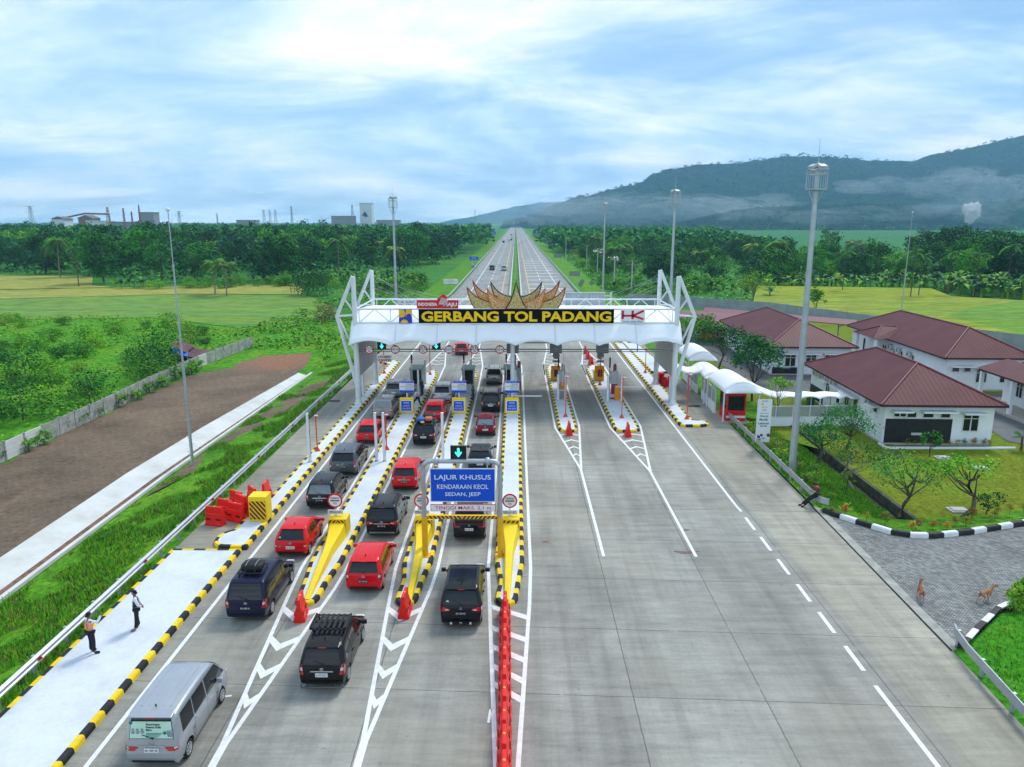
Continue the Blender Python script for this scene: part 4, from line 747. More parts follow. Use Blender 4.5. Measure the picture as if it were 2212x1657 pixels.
            lt=lamp([(w-.14,belt-.34),(w+.05,belt-.34),(w-.06,Hh-.3),(w-.16,Hh-.3)],LRED,t); lamp([(w-.12,belt-.34),(w+.02,belt-.34),(w+.0,belt-.2),(w-.12,belt-.2)],LCLR,lt,.02); cc=[(.04,belt-.3),(.16,belt-.26),(.2,belt),(.12,belt)]
        elif lights=='low':
            lt=lamp([(w-.3,belt-.34),(w+.05,belt-.34),(w+.05,belt-.2),(w-.42,belt-.22)],LRED,t); lamp([(w-.12,belt-.26),(w+.03,belt-.26),(w+.03,belt-.2),(w-.12,belt-.2)],LCLR,lt,.02); cc=[(.04,belt-.34),(.14,belt-.3),(.16,belt-.22),(.1,belt-.2)]
        quad(S_(s,.012),cc if s>0 else [cc[1],cc[0],cc[3],cc[2]],LRED,'lens',lt,3,3)
        q=MB(); q.box((s*(W0-.28),L-.16,belt-.3),(.36,.18,.16)); q.build('headlight',LCLR,t,bev=.04)
    # bumper, plate, wiper, emblem, third lamp
    q=MB(); w=W0*.96
    q.grid(lambda u,v: rp(-w+2*w*u,.29+.12*v,.01),10,2,0); q.build('bumper_insert',TRIM if style!='skid' else CHROME,t)
    pz=belt-.32 if two is False else .62
    if plate is not None:
        q=MB(); yy=ry_(pz)-.02; q.bx(-.22,.22,yy-.012,yy+.01,pz-.07,pz+.07); pl=q.build('number_plate',PLW if plw else BLK,t)
        if plate: text(plate,.38,.075,BLK if plw else WSIGN,pl,(0,yy-.015,pz+.005),ext=.004)
    quad(R_(.014),[(-.42,pz+.1),(.42,pz+.1),(.4,pz+.14),(-.4,pz+.14)],CHROME if style in('chrome','skid') else paintm,'garnish',t,4,1)
    q=MB(); a=rp(.05,zb+.02,.02); b=rp(-.28,zb+.13,.02); q.tube([a,b],.012,5); q.lathe([(.03,-.02),(.03,.01)],a,8,0,'y'); q.build('wiper',TRIM,t)
    q=MB(); zz=pz+.2
    if style=='rhomb':
        for an in (90,210,330):
            c,s_=math.cos(RD(an)),math.sin(RD(an)); l=.075; pts=[(0,0),(.5*l*c-.29*l*s_,.5*l*s_+.29*l*c),(l*c,l*s_),(.5*l*c+.29*l*s_,.5*l*s_-.29*l*c)]
            yy=ry_(zz)-.02; q.ext([(p[0],yy,zz+p[1]) for p in pts],(0,.008,0))
    else:
        yy=ry_(zz)-.018
        for rx,rz_ in ((.075,.05),(.03,.048),(.055,.022)): q.tube([(rx*math.cos(2*PI*k/16),yy,zz+rz_*math.sin(2*PI*k/16)) for k in range(17)],.007,5,cap=False)
    q.build('emblem',CHROME,t)
    if spoiler:
        q=MB(); w2=Wd(ry,Hh-.1)-.07; q.add([(-w2,ry-.1,Hh-.1),(w2,ry-.1,Hh-.1),(w2*1.0,ry+.22,Hh-.03),(-w2,ry+.22,Hh-.03),(-w2,ry-.08,Hh-.14),(w2,ry-.08,Hh-.14),(w2,ry+.1,Hh-.12),(-w2,ry+.1,Hh-.12)],[(0,1,2,3),(4,7,6,5),(0,4,5,1),(1,5,6,2),(3,7,4,0),(2,6,7,3)]); sp=q.build('spoiler',paintm,t,bev=.02)
        q=MB(); q.bx(-.14,.14,ry-.108,ry-.09,Hh-.125,Hh-.105); q.build('brake_lamp',LRED,sp)
    def rz2(yy):
        for a,b in zip(top[6:],top[7:]):
            if a.x<=yy<=b.x: return a.y+(b.y-a.y)*(yy-a.x)/max(1e-6,b.x-a.x)
        return Hh
    if rails:
        for s in (-1,1):
            q=MB(); xx=s*(Wd(2,Hh)-.1); q.tube([(xx,ry+.3,rz2(ry+.3)),(xx,ry+.4,Hh+.05),(xx,L-hood-wsr-.3,Hh+.04),(xx,L-hood-wsr-.15,rz2(L-hood-wsr-.15)-.02)],.02,6); q.build('roof_rail',TRIM if col!='silver' else CHROME,t)
    if kind in('van','mpv','suv','wagon'):
        q=MB()
        for xx in ((-.45,-.22,0,.22,.45)): 
            for i in range(5): ya=ry+.35+i*(L-hood-wsr-ry-.7)/5; yb=ya+(L-hood-wsr-ry-.7)/5; q.add([(xx-.018,ya,rz2(ya)+.018),(xx+.018,ya,rz2(ya)+.018),(xx+.018,yb,rz2(yb)+.018),(xx-.018,yb,rz2(yb)+.018),(xx-.03,ya,rz2(ya)+.0),(xx+.03,ya,rz2(ya)),(xx+.03,yb,rz2(yb)),(xx-.03,yb,rz2(yb))],[(0,1,2,3),(0,3,7,4),(2,1,5,6)])
        q.build('roof_rib',paintm,t)
    q=MB(); q.tube([(0,ry+.35,Hh-.02),(0,ry+.3,Hh+.09)],[.03,.008],6); q.build('antenna',TRIM,t)
    t['_H']=Hh
    if extra: extra(t,dict(Hh=Hh,ry=ry,L=L,W0=W0,rp=rp,quad=quad,R_=R_,zb=zb,zt=zt,wb=wb,wt=wt,rz2=rz2,ry_=ry_))
    return t
def ex_rack(t,d):
    z=d['Hh']+.16; q=MB(); y0,y1=d['ry']+.75,d['ry']+1.75
    for x in [-.6+.2*k for k in range(7)]: q.bx(x-.045,x+.045,y0,y1,z-.02,z+.02)
    for y in (y0,(y0+y1)/2,y1): q.bx(-.66,.66,y-.03,y+.03,z-.06,z-.02)
    q.bx(-.68,-.63,y0,y1,z-.04,z+.05); q.bx(.63,.68,y0,y1,z-.04,z+.05)
    for x in (-.55,.55):
        for y in (y0+.1,y1-.1): q.bx(x-.03,x+.03,y-.03,y+.03,d['Hh']-.06,z-.04)
    q.build('roof_rack',TRIM,t); q=MB(); q.tube([(-.75,.0,.33),(-.7,-.1,.27),(.7,-.1,.27),(.75,.0,.33)],.035,8); [q.bx(x-.015,x+.015,-.12,-.02,.26,.4) for x in (-.5,.5)]; q.build('bumper_bar',M('dull_steel',(.12,.12,.12),.4,.6),t)
def ex_rack_small(t,d):
    q=MB(); z=d['Hh']+.1; y0=d['ry']+.45; q.tube([(-.5,y0,z),(.5,y0,z),(.5,y0+.9,z),(-.5,y0+.9,z),(-.5,y0,z)],.025,6); [q.tube([(-.5+.25*k,y0,z),(-.5+.25*k,y0+.9,z)],.018,5) for k in range(1,4)]
    [q.tube([(x,y,d['Hh']-.05),(x,y,z)],.02,5) for x in (-.48,.48) for y in (y0+.1,y0+.8)]; q.build('roof_rack',TRIM,t)
def ex_tow(t,d):
    q=MB(); q.bx(-.35,.35,-.06,.02,.3,.36); q.tube([(0,0,.32),(0,-.14,.32),(0,-.15,.4)],.025,6); q.build('tow_bar',TRIM,t); q=MB(); [q.bx(x-.04,x+.04,-.07,-.02,.3,.37) for x in (-.4,-.0,.4)]; q.build('bumper_mark',PLW,t)
def ex_sticker(t,d): q=MB(); p=d['rp'](-.55,d['zb']+.1,.014); q.disc(p,.06,14,.004); q.build('sticker',PLW,t)
def ex_xp(t,d): ex_tow(t,d); ex_sticker(t,d)
def ex_poster(t,d):
    g=M('poster_green',(.55,.78,.62),.5,var=.12,scale=1.2); R_=d['R_']; zb,zt,wb=d['zb'],d['zt'],d['wb']
    p=d['quad'](R_(.012),[(-wb+.02,zb+.02),(wb-.02,zb+.02),(d['wt']-.0,zt-.12),(-d['wt']+.0,zt-.12)],g,'window_poster',t,8,4); zz=zt-.2
    for s,w,dz in (('Penerimaan',.42,0),('Peserta Didik',.46,-.085),('Baru',.18,-.165)):
        z_=zz+dz; text(s,w,.07,BLK,p,(.02-(.46-w)/2+.06,d['ry_'](z_)-.025,z_),wt=.01)
    q=MB()
    for k in range(4): z_=zz-.27-.04*k; q.bx(-.15,.35-.05*k,d['ry_'](z_)-.025,d['ry_'](z_)-.02,z_-.008,z_+.008)
    q.build('poster_text',M('poster_teal',(.03,.22,.2)),p); q=MB()
    for xx,z_ in ((-.62,zz+.04),(.42,zz-.26)): q.disc((xx,d['ry_'](z_)-.024,z_),.055,14,.004)
    q.build('poster_badge',M('poster_teal',(.03,.22,.2)),p); q=MB(); q.bx(.5,.68,d['ry_'](zz-.3)-.03,d['ry_'](zz-.3)-.02,zz-.38,zz-.18)
    for k in range(3): # three plain figures printed on the poster
        x=-.55+.14*k; z_=zz-.22; y_=d['ry_'](z_)-.026; q.bx(x-.05,x+.05,y_,y_+.004,z_-.09,z_+.03); q.disc((x,y_,z_+.075),.035,10,.004)
    q.build('poster_picture',M('poster_grey',(.25,.33,.33),.6,var=.6,scale=14),p)
car('van','silver',-11.08,19.35,'silver van with green poster across its rear window at the picture bottom','van','BA 1587 AE',name='van',group='vans queuing at the toll lanes',lights='low',extra=ex_poster,style='chrome')
car('mpv','black',-6.92,23.3,'black people carrier with flat black roof rack, nearest in the second queue','car','B 1743 WZC',extra=ex_rack,style='chrome')
navy=car('wagon','navy',-11.28,27.85,'dark navy wagon carrying a black bag on its roof','car','BG 1890 VS',plw=False,spoiler=False,extra=ex_rack_small,rails=False,dims=(4.5,1.75,1.82))
car('suv','black',-2.25,27.45,'black crossover nearest in the third lane, just short of the blue sign portal','car','BM 1203 MO',plw=False,lights='wide',style='rhomb',extra=ex_xp,rails=False)
car('mpv','red',-6.85,30.3,'bright red people carrier with black plate just ahead of the roof rack car','car','BA 1903 ED',plw=False,dims=(4.1,1.66,1.6))
car('hatch','red',-11.22,33.9,'small red hatchback beside the chevron crash block','car','BA 1132 LAA',two=True,lights='low',extra=ex_sticker)
car('suv','black',-7.1,36.3,'black sport utility with silver lower bumper between two red cars','car','BA 1197 IE',plw=False,lights='wide',style='skid',rails=True,dims=(4.4,1.72,1.72))
car('suv','black',-2.43,35.9,'black car half hidden behind the blue sign and striped height bar','car','BA 1025 BM',lights='tee',style='rhomb')
car('mpv','red',-6.92,43.2,'red people carrier with chrome tailgate strip left of the blue sign','car','BD 1063 CR',plw=False,style='chrome',dims=(4.1,1.66,1.6))
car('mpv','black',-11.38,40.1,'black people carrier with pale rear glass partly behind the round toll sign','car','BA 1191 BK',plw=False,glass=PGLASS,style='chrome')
car('suv','grey',-11.38,45.9,'dark grey sport utility with tall red lamps beside the rear glass','car','BA 1907 BS',plw=False,lights='tall',style='chrome',dims=(4.55,1.82,1.68))
car('hatch','red',-11.2,53.0,'red compact car partly behind the pair of white posts','car','BA 1072 BP',plw=False,lights='block',dims=(3.95,1.69,1.54))
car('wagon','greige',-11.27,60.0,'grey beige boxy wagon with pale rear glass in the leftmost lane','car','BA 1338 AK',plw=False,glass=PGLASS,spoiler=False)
car('wagon','slate',-11.5,67.4,'grey car mostly hidden behind the leftmost tariff board','car','',dims=(4.4,1.7,1.62))
lug=car('suv','black',-6.9,52.7,'black car with blue and orange luggage tied on its roof','car','BA 1640 XI',lights='wide',rails=True,dims=(4.4,1.7,1.72))
car('mpv','red',-6.82,59.2,'red people carrier directly ahead of the luggage-laden black car','car','BA 1775 QN',plw=False,style='chrome',lights='wide',dims=(4.1,1.66,1.6))
car('suv','silver',-6.78,65.7,'silver people carrier between two tariff boards at the booth','car','BA 1207 AQ',lights='wide',style='chrome')
car('hatch','charcoal',-2.38,46.85,'dark grey hatchback with red lamps just above the portal','car','BA 1551 LE',two=True,lights='block',style='rhomb',spoiler=True)
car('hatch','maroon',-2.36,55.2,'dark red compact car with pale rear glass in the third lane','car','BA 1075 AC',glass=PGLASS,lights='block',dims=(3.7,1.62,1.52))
car('wagon','black',-2.2,62.5,'black boxy wagon with chrome plate frame left of the middle tariff board','car','BA 1782 IQ',style='chrome',lights='block')
car('suv','greige',-2.22,73.9,'silver sport utility under the canopy in the third lane','car','BA 1572 BQ',plw=False,lights='wide',style='skid',rails=True,dims=(4.4,1.7,1.72))
car('hatch','red',-6.83,91.0,'red car already past the gate, seen below the canopy edge','car','BA 1205 LE',lights='wide')
hw='cars driving away on the highway'
car('suv','charcoal',-8.2,256,'dark car nearest on the highway, left lane',plate='',group=hw); car('suv','silver',-4.0,253,'silver car nearest on the highway, right lane',plate='',group=hw)
for k,(c,x,y,lb) in enumerate([('black',-9.6,585,'dark car in the left lane far up the highway'),('white',-6.2,640,'white car far up the highway, left of the cluster'),('white',-5.4,605,'white car far up the highway, nearest of the cluster'),('charcoal',-3.9,655,'dark car beside the white cluster far up the highway'),('white',-4.0,760,'small white speck of a car far up the highway'),('charcoal',-5.6,900,'dark car very far up the highway beside a white one'),('white',-3.9,890,'white car very far up the highway beside a dark one')]): car('suv',c,x,y,lb,plate=None,group=hw)
# luggage on the roofs
def bag(mb,c,d,seed,mi=0):
    r_=random.Random(seed); o=Vector((r_.random()*9,r_.random()*9,0))
    def fn(u,v):
        a=2*PI*u; b=PI*(v-.5); p=Vector((math.copysign(abs(math.cos(a))**.5,math.cos(a))*math.cos(b)**.5 if abs(math.cos(b))>1e-4 else 0,math.copysign(abs(math.sin(a))**.5,math.sin(a))*math.cos(b)**.5 if abs(math.cos(b))>1e-4 else 0,math.copysign(abs(math.sin(b))**.7,math.sin(b)))); k=1+.12*noise.noise(p*2.2+o)
        return (c[0]+p.x*d[0]/2*k,c[1]+p.y*d[1]/2*k,c[2]+p.z*d[2]/2*(k if p.z>0 else 1))
    mb.grid(fn,20,12,mi)
q=MB(); bag(q,(0,0,.16),(.95,.75,.32),3); t=q.build('travel_bag',M('bag_black',(.012,.012,.013),.6,bump=.6),None,(-11.28,29.1,1.9)); tag(t,'bulky black bag strapped on the roof of the navy wagon','bag','bags tied on car roofs'); q=MB()
for x in (-.2,.2): q.tube([(x,-.4,.05),(x,-.3,.3),(x,0,.35),(x,.3,.3),(x,.4,.05)],.012,5)
q.build('strap',M('strap_grey',(.4,.4,.4)),t)
q=MB(); bag(q,(0,0,.15),(.62,.7,.3),5); tag(q.build('travel_bag',M('bag_blue',(.02,.12,.45),.6,var=.3,bump=.6),None,(-7.2,53.7,1.72)),'blue bundle on the roof of the luggage-laden black car','bag','bags tied on car roofs')
q=MB(); bag(q,(0,0,.15),(.6,.6,.3),8); tag(q.build('travel_bag',M('bag_orange',(.55,.16,.07),.6,var=.5,scale=14,bump=.6),None,(-6.62,53.85,1.72)),'orange patterned bundle on the roof of the luggage-laden black car','bag','bags tied on car roofs')
q=MB(); bag(q,(0,0,.15),(.7,.8,.34),9); tag(q.build('travel_bag',M('bag_black',(.012,.012,.013)),None,(-6.75,54.7,1.72)),'black bundle on the front roof of the luggage-laden car','bag','bags tied on car roofs')
q=MB(); bag(q,(0,0,.06),(.3,.2,.12),9); tag(q.build('travel_bag',M('bag_yellow',(.6,.5,.1)),None,(-7.0,53.2,1.71)),'tiny yellow pouch beside the blue bundle','bag','bags tied on car roofs')
# ================================================================ PEOPLE AND DOGS
SKIN=M('skin_brown',(.28,.13,.07),.55,var=.08); HAIR=M('hair_black',(.008,.007,.007),.5)
def skin(name,V,E,Rr,mat,parent,sub=1):
    me=bpy.data.meshes.new(name); me.from_pydata(V,E,[]); o=bpy.data.objects.new(name,me); COL.objects.link(o)
    o.modifiers.new('k','SKIN'); sd=o.modifiers.new('s','SUBSURF'); sd.levels=sub; sd.render_levels=sub
    for i,r in enumerate(Rr): me.skin_vertices[0].data[i].radius=(r,r) if isinstance(r,(int,float)) else r
    me.skin_vertices[0].data[0].use_root=True
    m2=bpy.data.meshes.new_from_object(o.evaluated_get(bpy.context.evaluated_depsgraph_get())); bpy.data.objects.remove(o); m2.name=name
    m2.materials.clear(); m2.materials.append(mat); m2.polygons.foreach_set('use_smooth',[True]*len(m2.polygons)); ob=bpy.data.objects.new(name,m2); COL.objects.link(ob); ob.parent=parent; return ob
STAND=dict(pel=(0,0,.95),wst=(0,0,1.08),chs=(0,.0,1.28),nck=(0,0,1.45),hd0=(0,.02,1.54),hd1=(0,.03,1.64),shL=(-.17,0,1.39),elL=(-.24,-.03,1.13),wrL=(-.23,.06,.9),haL=(-.22,.09,.82),shR=(.17,0,1.39),elR=(.24,-.03,1.13),wrR=(.23,.06,.9),haR=(.22,.09,.82),
 hpL=(-.09,0,.9),knL=(-.1,.03,.49),anL=(-.11,-.01,.09),toL=(-.13,.15,.04),hpR=(.09,0,.9),knR=(.1,.03,.49),anR=(.11,-.01,.09),toR=(.13,.15,.04))
def person(loc,rz,label,pose,top,legs,vest=None,sleeve='long',shoe=None,extra=None,shoulder=None):
    t=empty('person',loc,rz,label,'person'); J=dict(STAND); J.update(pose); V=[];E=[];Rr=[];ix={}
    def put(k,r,par=None): ix[k]=len(V); V.append(J[k] if isinstance(k,str) and k in J else par[1]); Rr.append(r); return ix[k]
    order=[('pel',(.13,.1),None),('wst',(.115,.085),'pel'),('chs',(.135,.095),'wst'),('nck',.055,'chs'),('hd0',(.068,.08),'nck'),('hd1',(.07,.085),'hd0')]
    for s in 'LR': order+=[('sh'+s,.06,'chs'),('el'+s,.042,'sh'+s),('wr'+s,.03,'el'+s),('ha'+s,(.036,.022),'wr'+s),('hp'+s,.085,'pel'),('kn'+s,.058,'hp'+s),('an'+s,.04,'kn'+s),('to'+s,.034,'an'+s)]
    for k,r,p in order:
        put(k,r)
        if p: E.append((ix[p],ix[k]))
    for s in 'LR':
        w,h=Vector(J['wr'+s]),Vector(J['ha'+s]); d=(h-w).normalized(); q=d.cross(Vector((0,0,1)) if abs(d.z)<.8 else Vector((0,1,0))).normalized(); n=d.cross(q); side=1 if s=='L' else -1
        for k,(o,l) in enumerate([(-.03,.062),(-.01,.075),(.011,.07),(.03,.052)]):
            a=h+q*o+d*.02; b=a+d*l*.55+n*.008; c=b+d*l*.45+n*.025
            i=len(V); V.extend([tuple(b),tuple(c)]); Rr.extend([.0095,.008]); E.extend([(ix['ha'+s],i),(i,i+1)])
        b=w+d*.04+q*.045*side; c=b+d*.04+n*.02+q*.01*side; i=len(V); V.extend([tuple(b),tuple(c)]); Rr.extend([.011,.009]); E.extend([(ix['ha'+s],i),(i,i+1)])
    fd=Vector((J['hd1'][0]-J['hd0'][0],0,0)); i=len(V); h0,h1=Vector(J['hd0']),Vector(J['hd1']); up=(h1-h0).normalized(); fw=Vector(J.get('look',(0,1,0))).normalized(); fw=(fw-up*fw.dot(up)).normalized(); rt=fw.cross(up)
    body=skin('body',V,E,Rr,SKIN,t)
    mid=h0*.45+h1*.55; m=MB(); m.ext([tuple(mid+fw*.075+rt*.012-up*.03),tuple(mid+fw*.075-rt*.012-up*.03),tuple(mid+fw*.07+up*.02)],tuple(fw*.02)); m.build('nose',SKIN,t)
    m=MB()
    for s in (-1,1): m.lathe([(0,-.01),(.01,-.004),(.01,.004),(0,.01)],tuple(mid+fw*.08+rt*.03*s+up*.015),8)
    m.bx(0,0,0,0,0,0) if False else None; m.build('eyes',M('eye_dark',(.01,.008,.008),.2),t); m=MB()
    for s in (-1,1): m.lathe([(0,-.012),(.022,0),(0,.012)],tuple(mid+rt*.08*s-up*.005),8,ax='x')
    m.build('ears',SKIN,t); m=MB(); c=mid+up*.03-fw*.012
    m.grid(lambda u,v:(lambda a,b: tuple(c+rt*(.094*math.cos(a)*math.cos(b))+fw*(.108*math.sin(a)*math.cos(b))+up*(.105*math.sin(b))+(fw*-.03-up*.03 if b<-.2 and math.sin(a)<.2 else Vector())))(2*PI*u,(-.45 if math.sin(2*PI*u)<.3 else .35)+(PI/2-(-.45 if math.sin(2*PI*u)<.3 else .35))*v),20,8); m.build('hair',HAIR,t)
    def part(name,ks,grow,mat,ext=None):
        V2=[];E2=[];R2=[];im={}
        pr={k:p for k,r,p in order}; rd={k:r for k,r,p in order}
        for k in ks:
            im[k]=len(V2); V2.append(J[k]); r=rd[k]; g=grow if not isinstance(grow,dict) else grow.get(k,grow['*']); R2.append((r[0]+g,r[1]+g) if isinstance(r,tuple) else r+g)
            if pr[k] in im: E2.append((im[pr[k]],im[k]))
        return skin(name,V2,E2,R2,mat,t)
    part('trousers',['pel','hpL','knL','anL','hpR','knR','anR'],{'*':.022,'anL':.032,'anR':.032,'pel':.012},legs)
    ks=['pel','wst','chs','shL','elL','shR','elR']+(['wrL','wrR'] if sleeve=='long' else []); part('shirt',ks,{'*':.018,'pel':.006,'chs':.02},top)
    if vest: part('vest',['pel','wst','chs','shL','shR'],{'*':.035,'pel':.02,'shL':.03,'shR':.03},vest)
    if shoulder: part('yoke',['chs','shL','shR'],{'*':.024},shoulder)
    for s in 'LR':
        a,b=Vector(J['an'+s]),Vector(J['to'+s]); skin('shoe',[tuple(a+Vector((0,0,-.03))),tuple((a+b)/2+Vector((0,0,-.01))),tuple(b+(b-a).normalized()*.05)],[(0,1),(1,2)],[.055,.058,.05],shoe or TRIM,t)
    if extra: extra(t,J)
    return t
PINK=M('vest_pink',(.95,.33,.26),.6,var=.1,scale=6); NAVYC=M('vest_navy',(.012,.016,.035),.6); WSH=M('shirt_white',(.75,.77,.8),.7); BTR=M('trousers_black',(.012,.012,.015),.7); GREYC=M('shirt_dark_grey',(.05,.05,.055),.7); JEAN=M('jeans_blue',(.03,.06,.13),.7); GRN=M('shirt_green',(.03,.25,.12),.7)
def phone(t,J): h=Vector(J['haR']); m=MB(); m.box((h.x,h.y+.03,h.z+.09),(.075,.012,.15)); m.build('phone',TRIM,t)
# the phone and badges are held items built as one mesh each
def vmark(t,J): m=MB(); m.bx(-.12,.12,-.152,-.146,1.06,1.09); m.bx(-.05,.07,-.155,-.149,1.12,1.3); m.build('vest_mark',M('mark_yellow',(.85,.5,.05),.5),t)
def nband(t,J): m=MB(); m.bx(-.13,.13,.12,.128,1.08,1.13); m.bx(-.1,-.03,.12,.127,1.22,1.27); m.build('vest_mark',M('mark_pale',(.6,.6,.5),.5),t)
P1=(-16.35,25.45,.185)
person(P1,-.62,'man in pink safety vest holding up a phone on the white platform',dict(elR=(.26,.2,1.3),wrR=(.2,.36,1.5),haR=(.18,.4,1.57),elL=(-.22,.12,1.15),wrL=(-.06,.28,1.2),haL=(0,.33,1.24),knL=(-.12,.03,.49),toR=(.2,.13,.04)),WSH,BTR,PINK,'long',extra=vmark)
m=MB(); m.box((0,0,0),(.08,.014,.16)); ph=m.build('mobile_phone',TRIM,None,(-16.35+.18*math.cos(.62)+.45*math.sin(.62),25.45-.18*math.sin(.62)+.45*math.cos(.62),1.87),rz=-.62); tag(ph,'black mobile phone held up by the man in the pink vest','phone')
person((-15.46,27.2,.185),2.0,'man in navy vest with hands clasped behind him on the white platform',dict(elL=(-.27,-.1,1.14),wrL=(-.1,-.19,1.0),haL=(0,-.2,.98),elR=(.27,-.1,1.14),wrR=(.1,-.19,.98),haR=(.02,-.22,.95),toR=(.18,.13,.04),anL=(-.13,.08,.09),toL=(-.16,.24,.04)),WSH,BTR,NAVYC,'long',M('shoe_grey',(.2,.17,.14)),extra=nband)
person((-8.85,64.7,.02),1.35,'man in pink vest stepping down off the island between queuing cars',dict(pel=(0,.02,.92),wst=(0,.08,1.05),chs=(0,.16,1.24),nck=(0,.23,1.4),hd0=(0,.28,1.48),hd1=(0,.31,1.57),shL=(-.17,.17,1.34),shR=(.17,.17,1.34),elL=(-.24,.2,1.08),wrL=(-.2,.32,.92),haL=(-.18,.38,.87),elR=(.24,.12,1.08),wrR=(.22,.22,.88),haR=(.21,.26,.81),hpL=(-.09,.04,.87),hpR=(.09,0,.87),knL=(-.1,.3,.6),anL=(-.1,.42,.28),toL=(-.11,.56,.23),knR=(.1,-.1,.46),anR=(.1,-.3,.1),toR=(.11,-.16,.04)),WSH,BTR,PINK)
person((17.78,40.95,.0),1.45,'man in dark shirt with red shoulders sitting on the right guardrail',dict(pel=(0,-.03,.8),wst=(0,-.02,.94),chs=(0,.05,1.13),nck=(0,.12,1.28),hd0=(0,.18,1.35),hd1=(0,.24,1.43),look=(0,.7,-.5),shL=(-.17,.05,1.24),shR=(.17,.05,1.24),elL=(-.24,.14,1.0),wrL=(-.06,.34,1.0),haL=(0,.4,1.02),elR=(.24,.14,1.0),wrR=(.08,.34,1.0),haR=(.03,.4,1.02),hpL=(-.09,0,.78),hpR=(.09,0,.78),knL=(-.12,.42,.52),knR=(.12,.38,.55),anL=(-.12,.72,.1),anR=(.1,.8,.1),toL=(-.14,.86,.05),toR=(.1,.95,.05)),GREYC,BTR,None,'short',shoulder=M('yoke_red',(.6,.03,.02),.7))
person((-3.98,66.9,.185),1.9,'person in green top and jeans at the window of the silver car',dict(chs=(0,.06,1.27),nck=(0,.12,1.42),hd0=(0,.15,1.5),hd1=(0,.17,1.6)),GRN,JEAN)
person((-8.95,68.6,.185),2.2,'person in dark clothes leaning at the leftmost booth',dict(chs=(0,.06,1.27),nck=(0,.12,1.42),hd0=(0,.15,1.5),hd1=(0,.17,1.6),elL=(-.26,.15,1.15),wrL=(-.15,.36,1.12),haL=(-.14,.42,1.12)),GREYC,JEAN)
FUR=[None,None]
def fur(n,a,b_):
    m,nt,b=mnode(n); s=N(nt,'SeparateXYZ'); nt.links.new(oc(nt),s.inputs[0]); f=nz(nt,9,4); c=mix(nt,mth(nt,'MULTIPLY',mth(nt,'SUBTRACT',.5,s.outputs[2]),2.2),a,b_); c=mix(nt,.5,c,ramp(nt,f,[(.3,.6),(.7,1.3)]),'MULTIPLY'); nt.links.new(c,b.inputs['Base Color']); b.inputs['Roughness'].default_value=.9; return m
def dog(loc,rz,label,mat,step,head):
    t=empty('dog',loc,rz,label,'dog','dogs walking on the block paving'); V=[];E=[];Rr=[]
    def c(pts,root=None):
        p=root
        for q,r in pts:
            V.append(q);Rr.append(r); i=len(V)-1
            if p is not None: E.append((p,i))
            p=i
        return p
    c([((0,-.02,.44),(.085,.1))]); c([((0,.2,.45),(.1,.125)),((0,.33,.49),(.075,.09)),((0,.43,.6),.055),((head,.5,.67),.065),((head*1.6,.58,.65),.045),((head*2.1,.66,.62),.028)],0)
    hip=c([((0,-.26,.45),(.085,.095))],0); c([((0,-.36,.47),.03),((.02,-.44,.56),.022),((.03,-.47,.64),.013)],hip)
    for k,s in enumerate((-1,1)):
        d=step*s; c([((s*.085,-.27,.37),.062),((s*.09,-.2+d,.26),.036),((s*.09,-.33+d,.14),.022),((s*.09,-.31+d*1.2,.03),.022),((s*.09,-.26+d*1.2,.02),.02)],hip)
        c([((s*.08,.22,.34),.045),((s*.085,.2-d,.2),.026),((s*.085,.22-d,.05),.02),((s*.085,.26-d,.02),.02)],1)
    skin('body',V,E,Rr,mat,t); m=MB()
    for s in (-1,1): m.add([(head+s*.035,.49,.7),(head+s*.07,.5,.69),(head+s*.06,.47,.79),(head+s*.05,.47,.72)],[(0,1,2),(1,3,2),(3,0,2),(0,3,1)])
    m.build('ears',M('fur_dark',(.03,.018,.012),.9),t); m=MB(); m.lathe([(0,-.03),(.03,-.01),(.034,.02),(.02,.05),(0,.055)],(head*2.1,.66,.62),8,ax='y'); m.build('muzzle',M('fur_dark',(.03,.018,.012)),t); return t
dog((18.1,30.1,.01),-.35,'reddish brown dog walking away with dark muzzle, left of the two',fur('fur_red',(.28,.09,.03),(.5,.36,.25)),.07,.05); dog((20.85,29.9,.01),-1.15,'tan dog trotting right near the kerb, right of the two',fur('fur_tan',(.38,.17,.06),(.5,.33,.2)),.09,.02)
# ================================================================ OFFICE BUILDINGS
def roofmat(name,axis):
    m,nt,b=mnode(name); s=N(nt,'SeparateXYZ'); nt.links.new(oc(nt),s.inputs[0]); q=mth(nt,'FRACT',mth(nt,'DIVIDE',s.outputs[axis],.38)); l=mth(nt,'LESS_THAN',q,.22)
    c=ramp(nt,nz(nt,.5,5),[(.3,(.105,.027,.03)),(.7,(.155,.042,.044))]); nt.links.new(mix(nt,mth(nt,'MULTIPLY',l,.8),c,(.05,.01,.013)),b.inputs['Base Color']); b.inputs['Roughness'].default_value=.55; b.inputs['Specular IOR Level'].default_value=.15
    bp=N(nt,'Bump'); bp.inputs['Strength'].default_value=.3; bp.inputs['Distance'].default_value=.03; nt.links.new(l,bp.inputs['Height']); nt.links.new(bp.outputs[0],b.inputs['Normal']); return m
RM=[roofmat('roof_sheet_side',1),roofmat('roof_sheet_end',0)]; RCAP=M('roof_cap',(.16,.03,.034),.45); FASC=M('fascia_maroon',(.06,.012,.014),.5); WALL=M('wall_white',(.84,.87,.92),.75,var=.05,scale=.6,bump=.1); BTILE=M('black_tile',(.02,.02,.022),.5,var=.4,scale=4,bump=.3); FRAME=M('window_frame',(.7,.72,.74),.5)
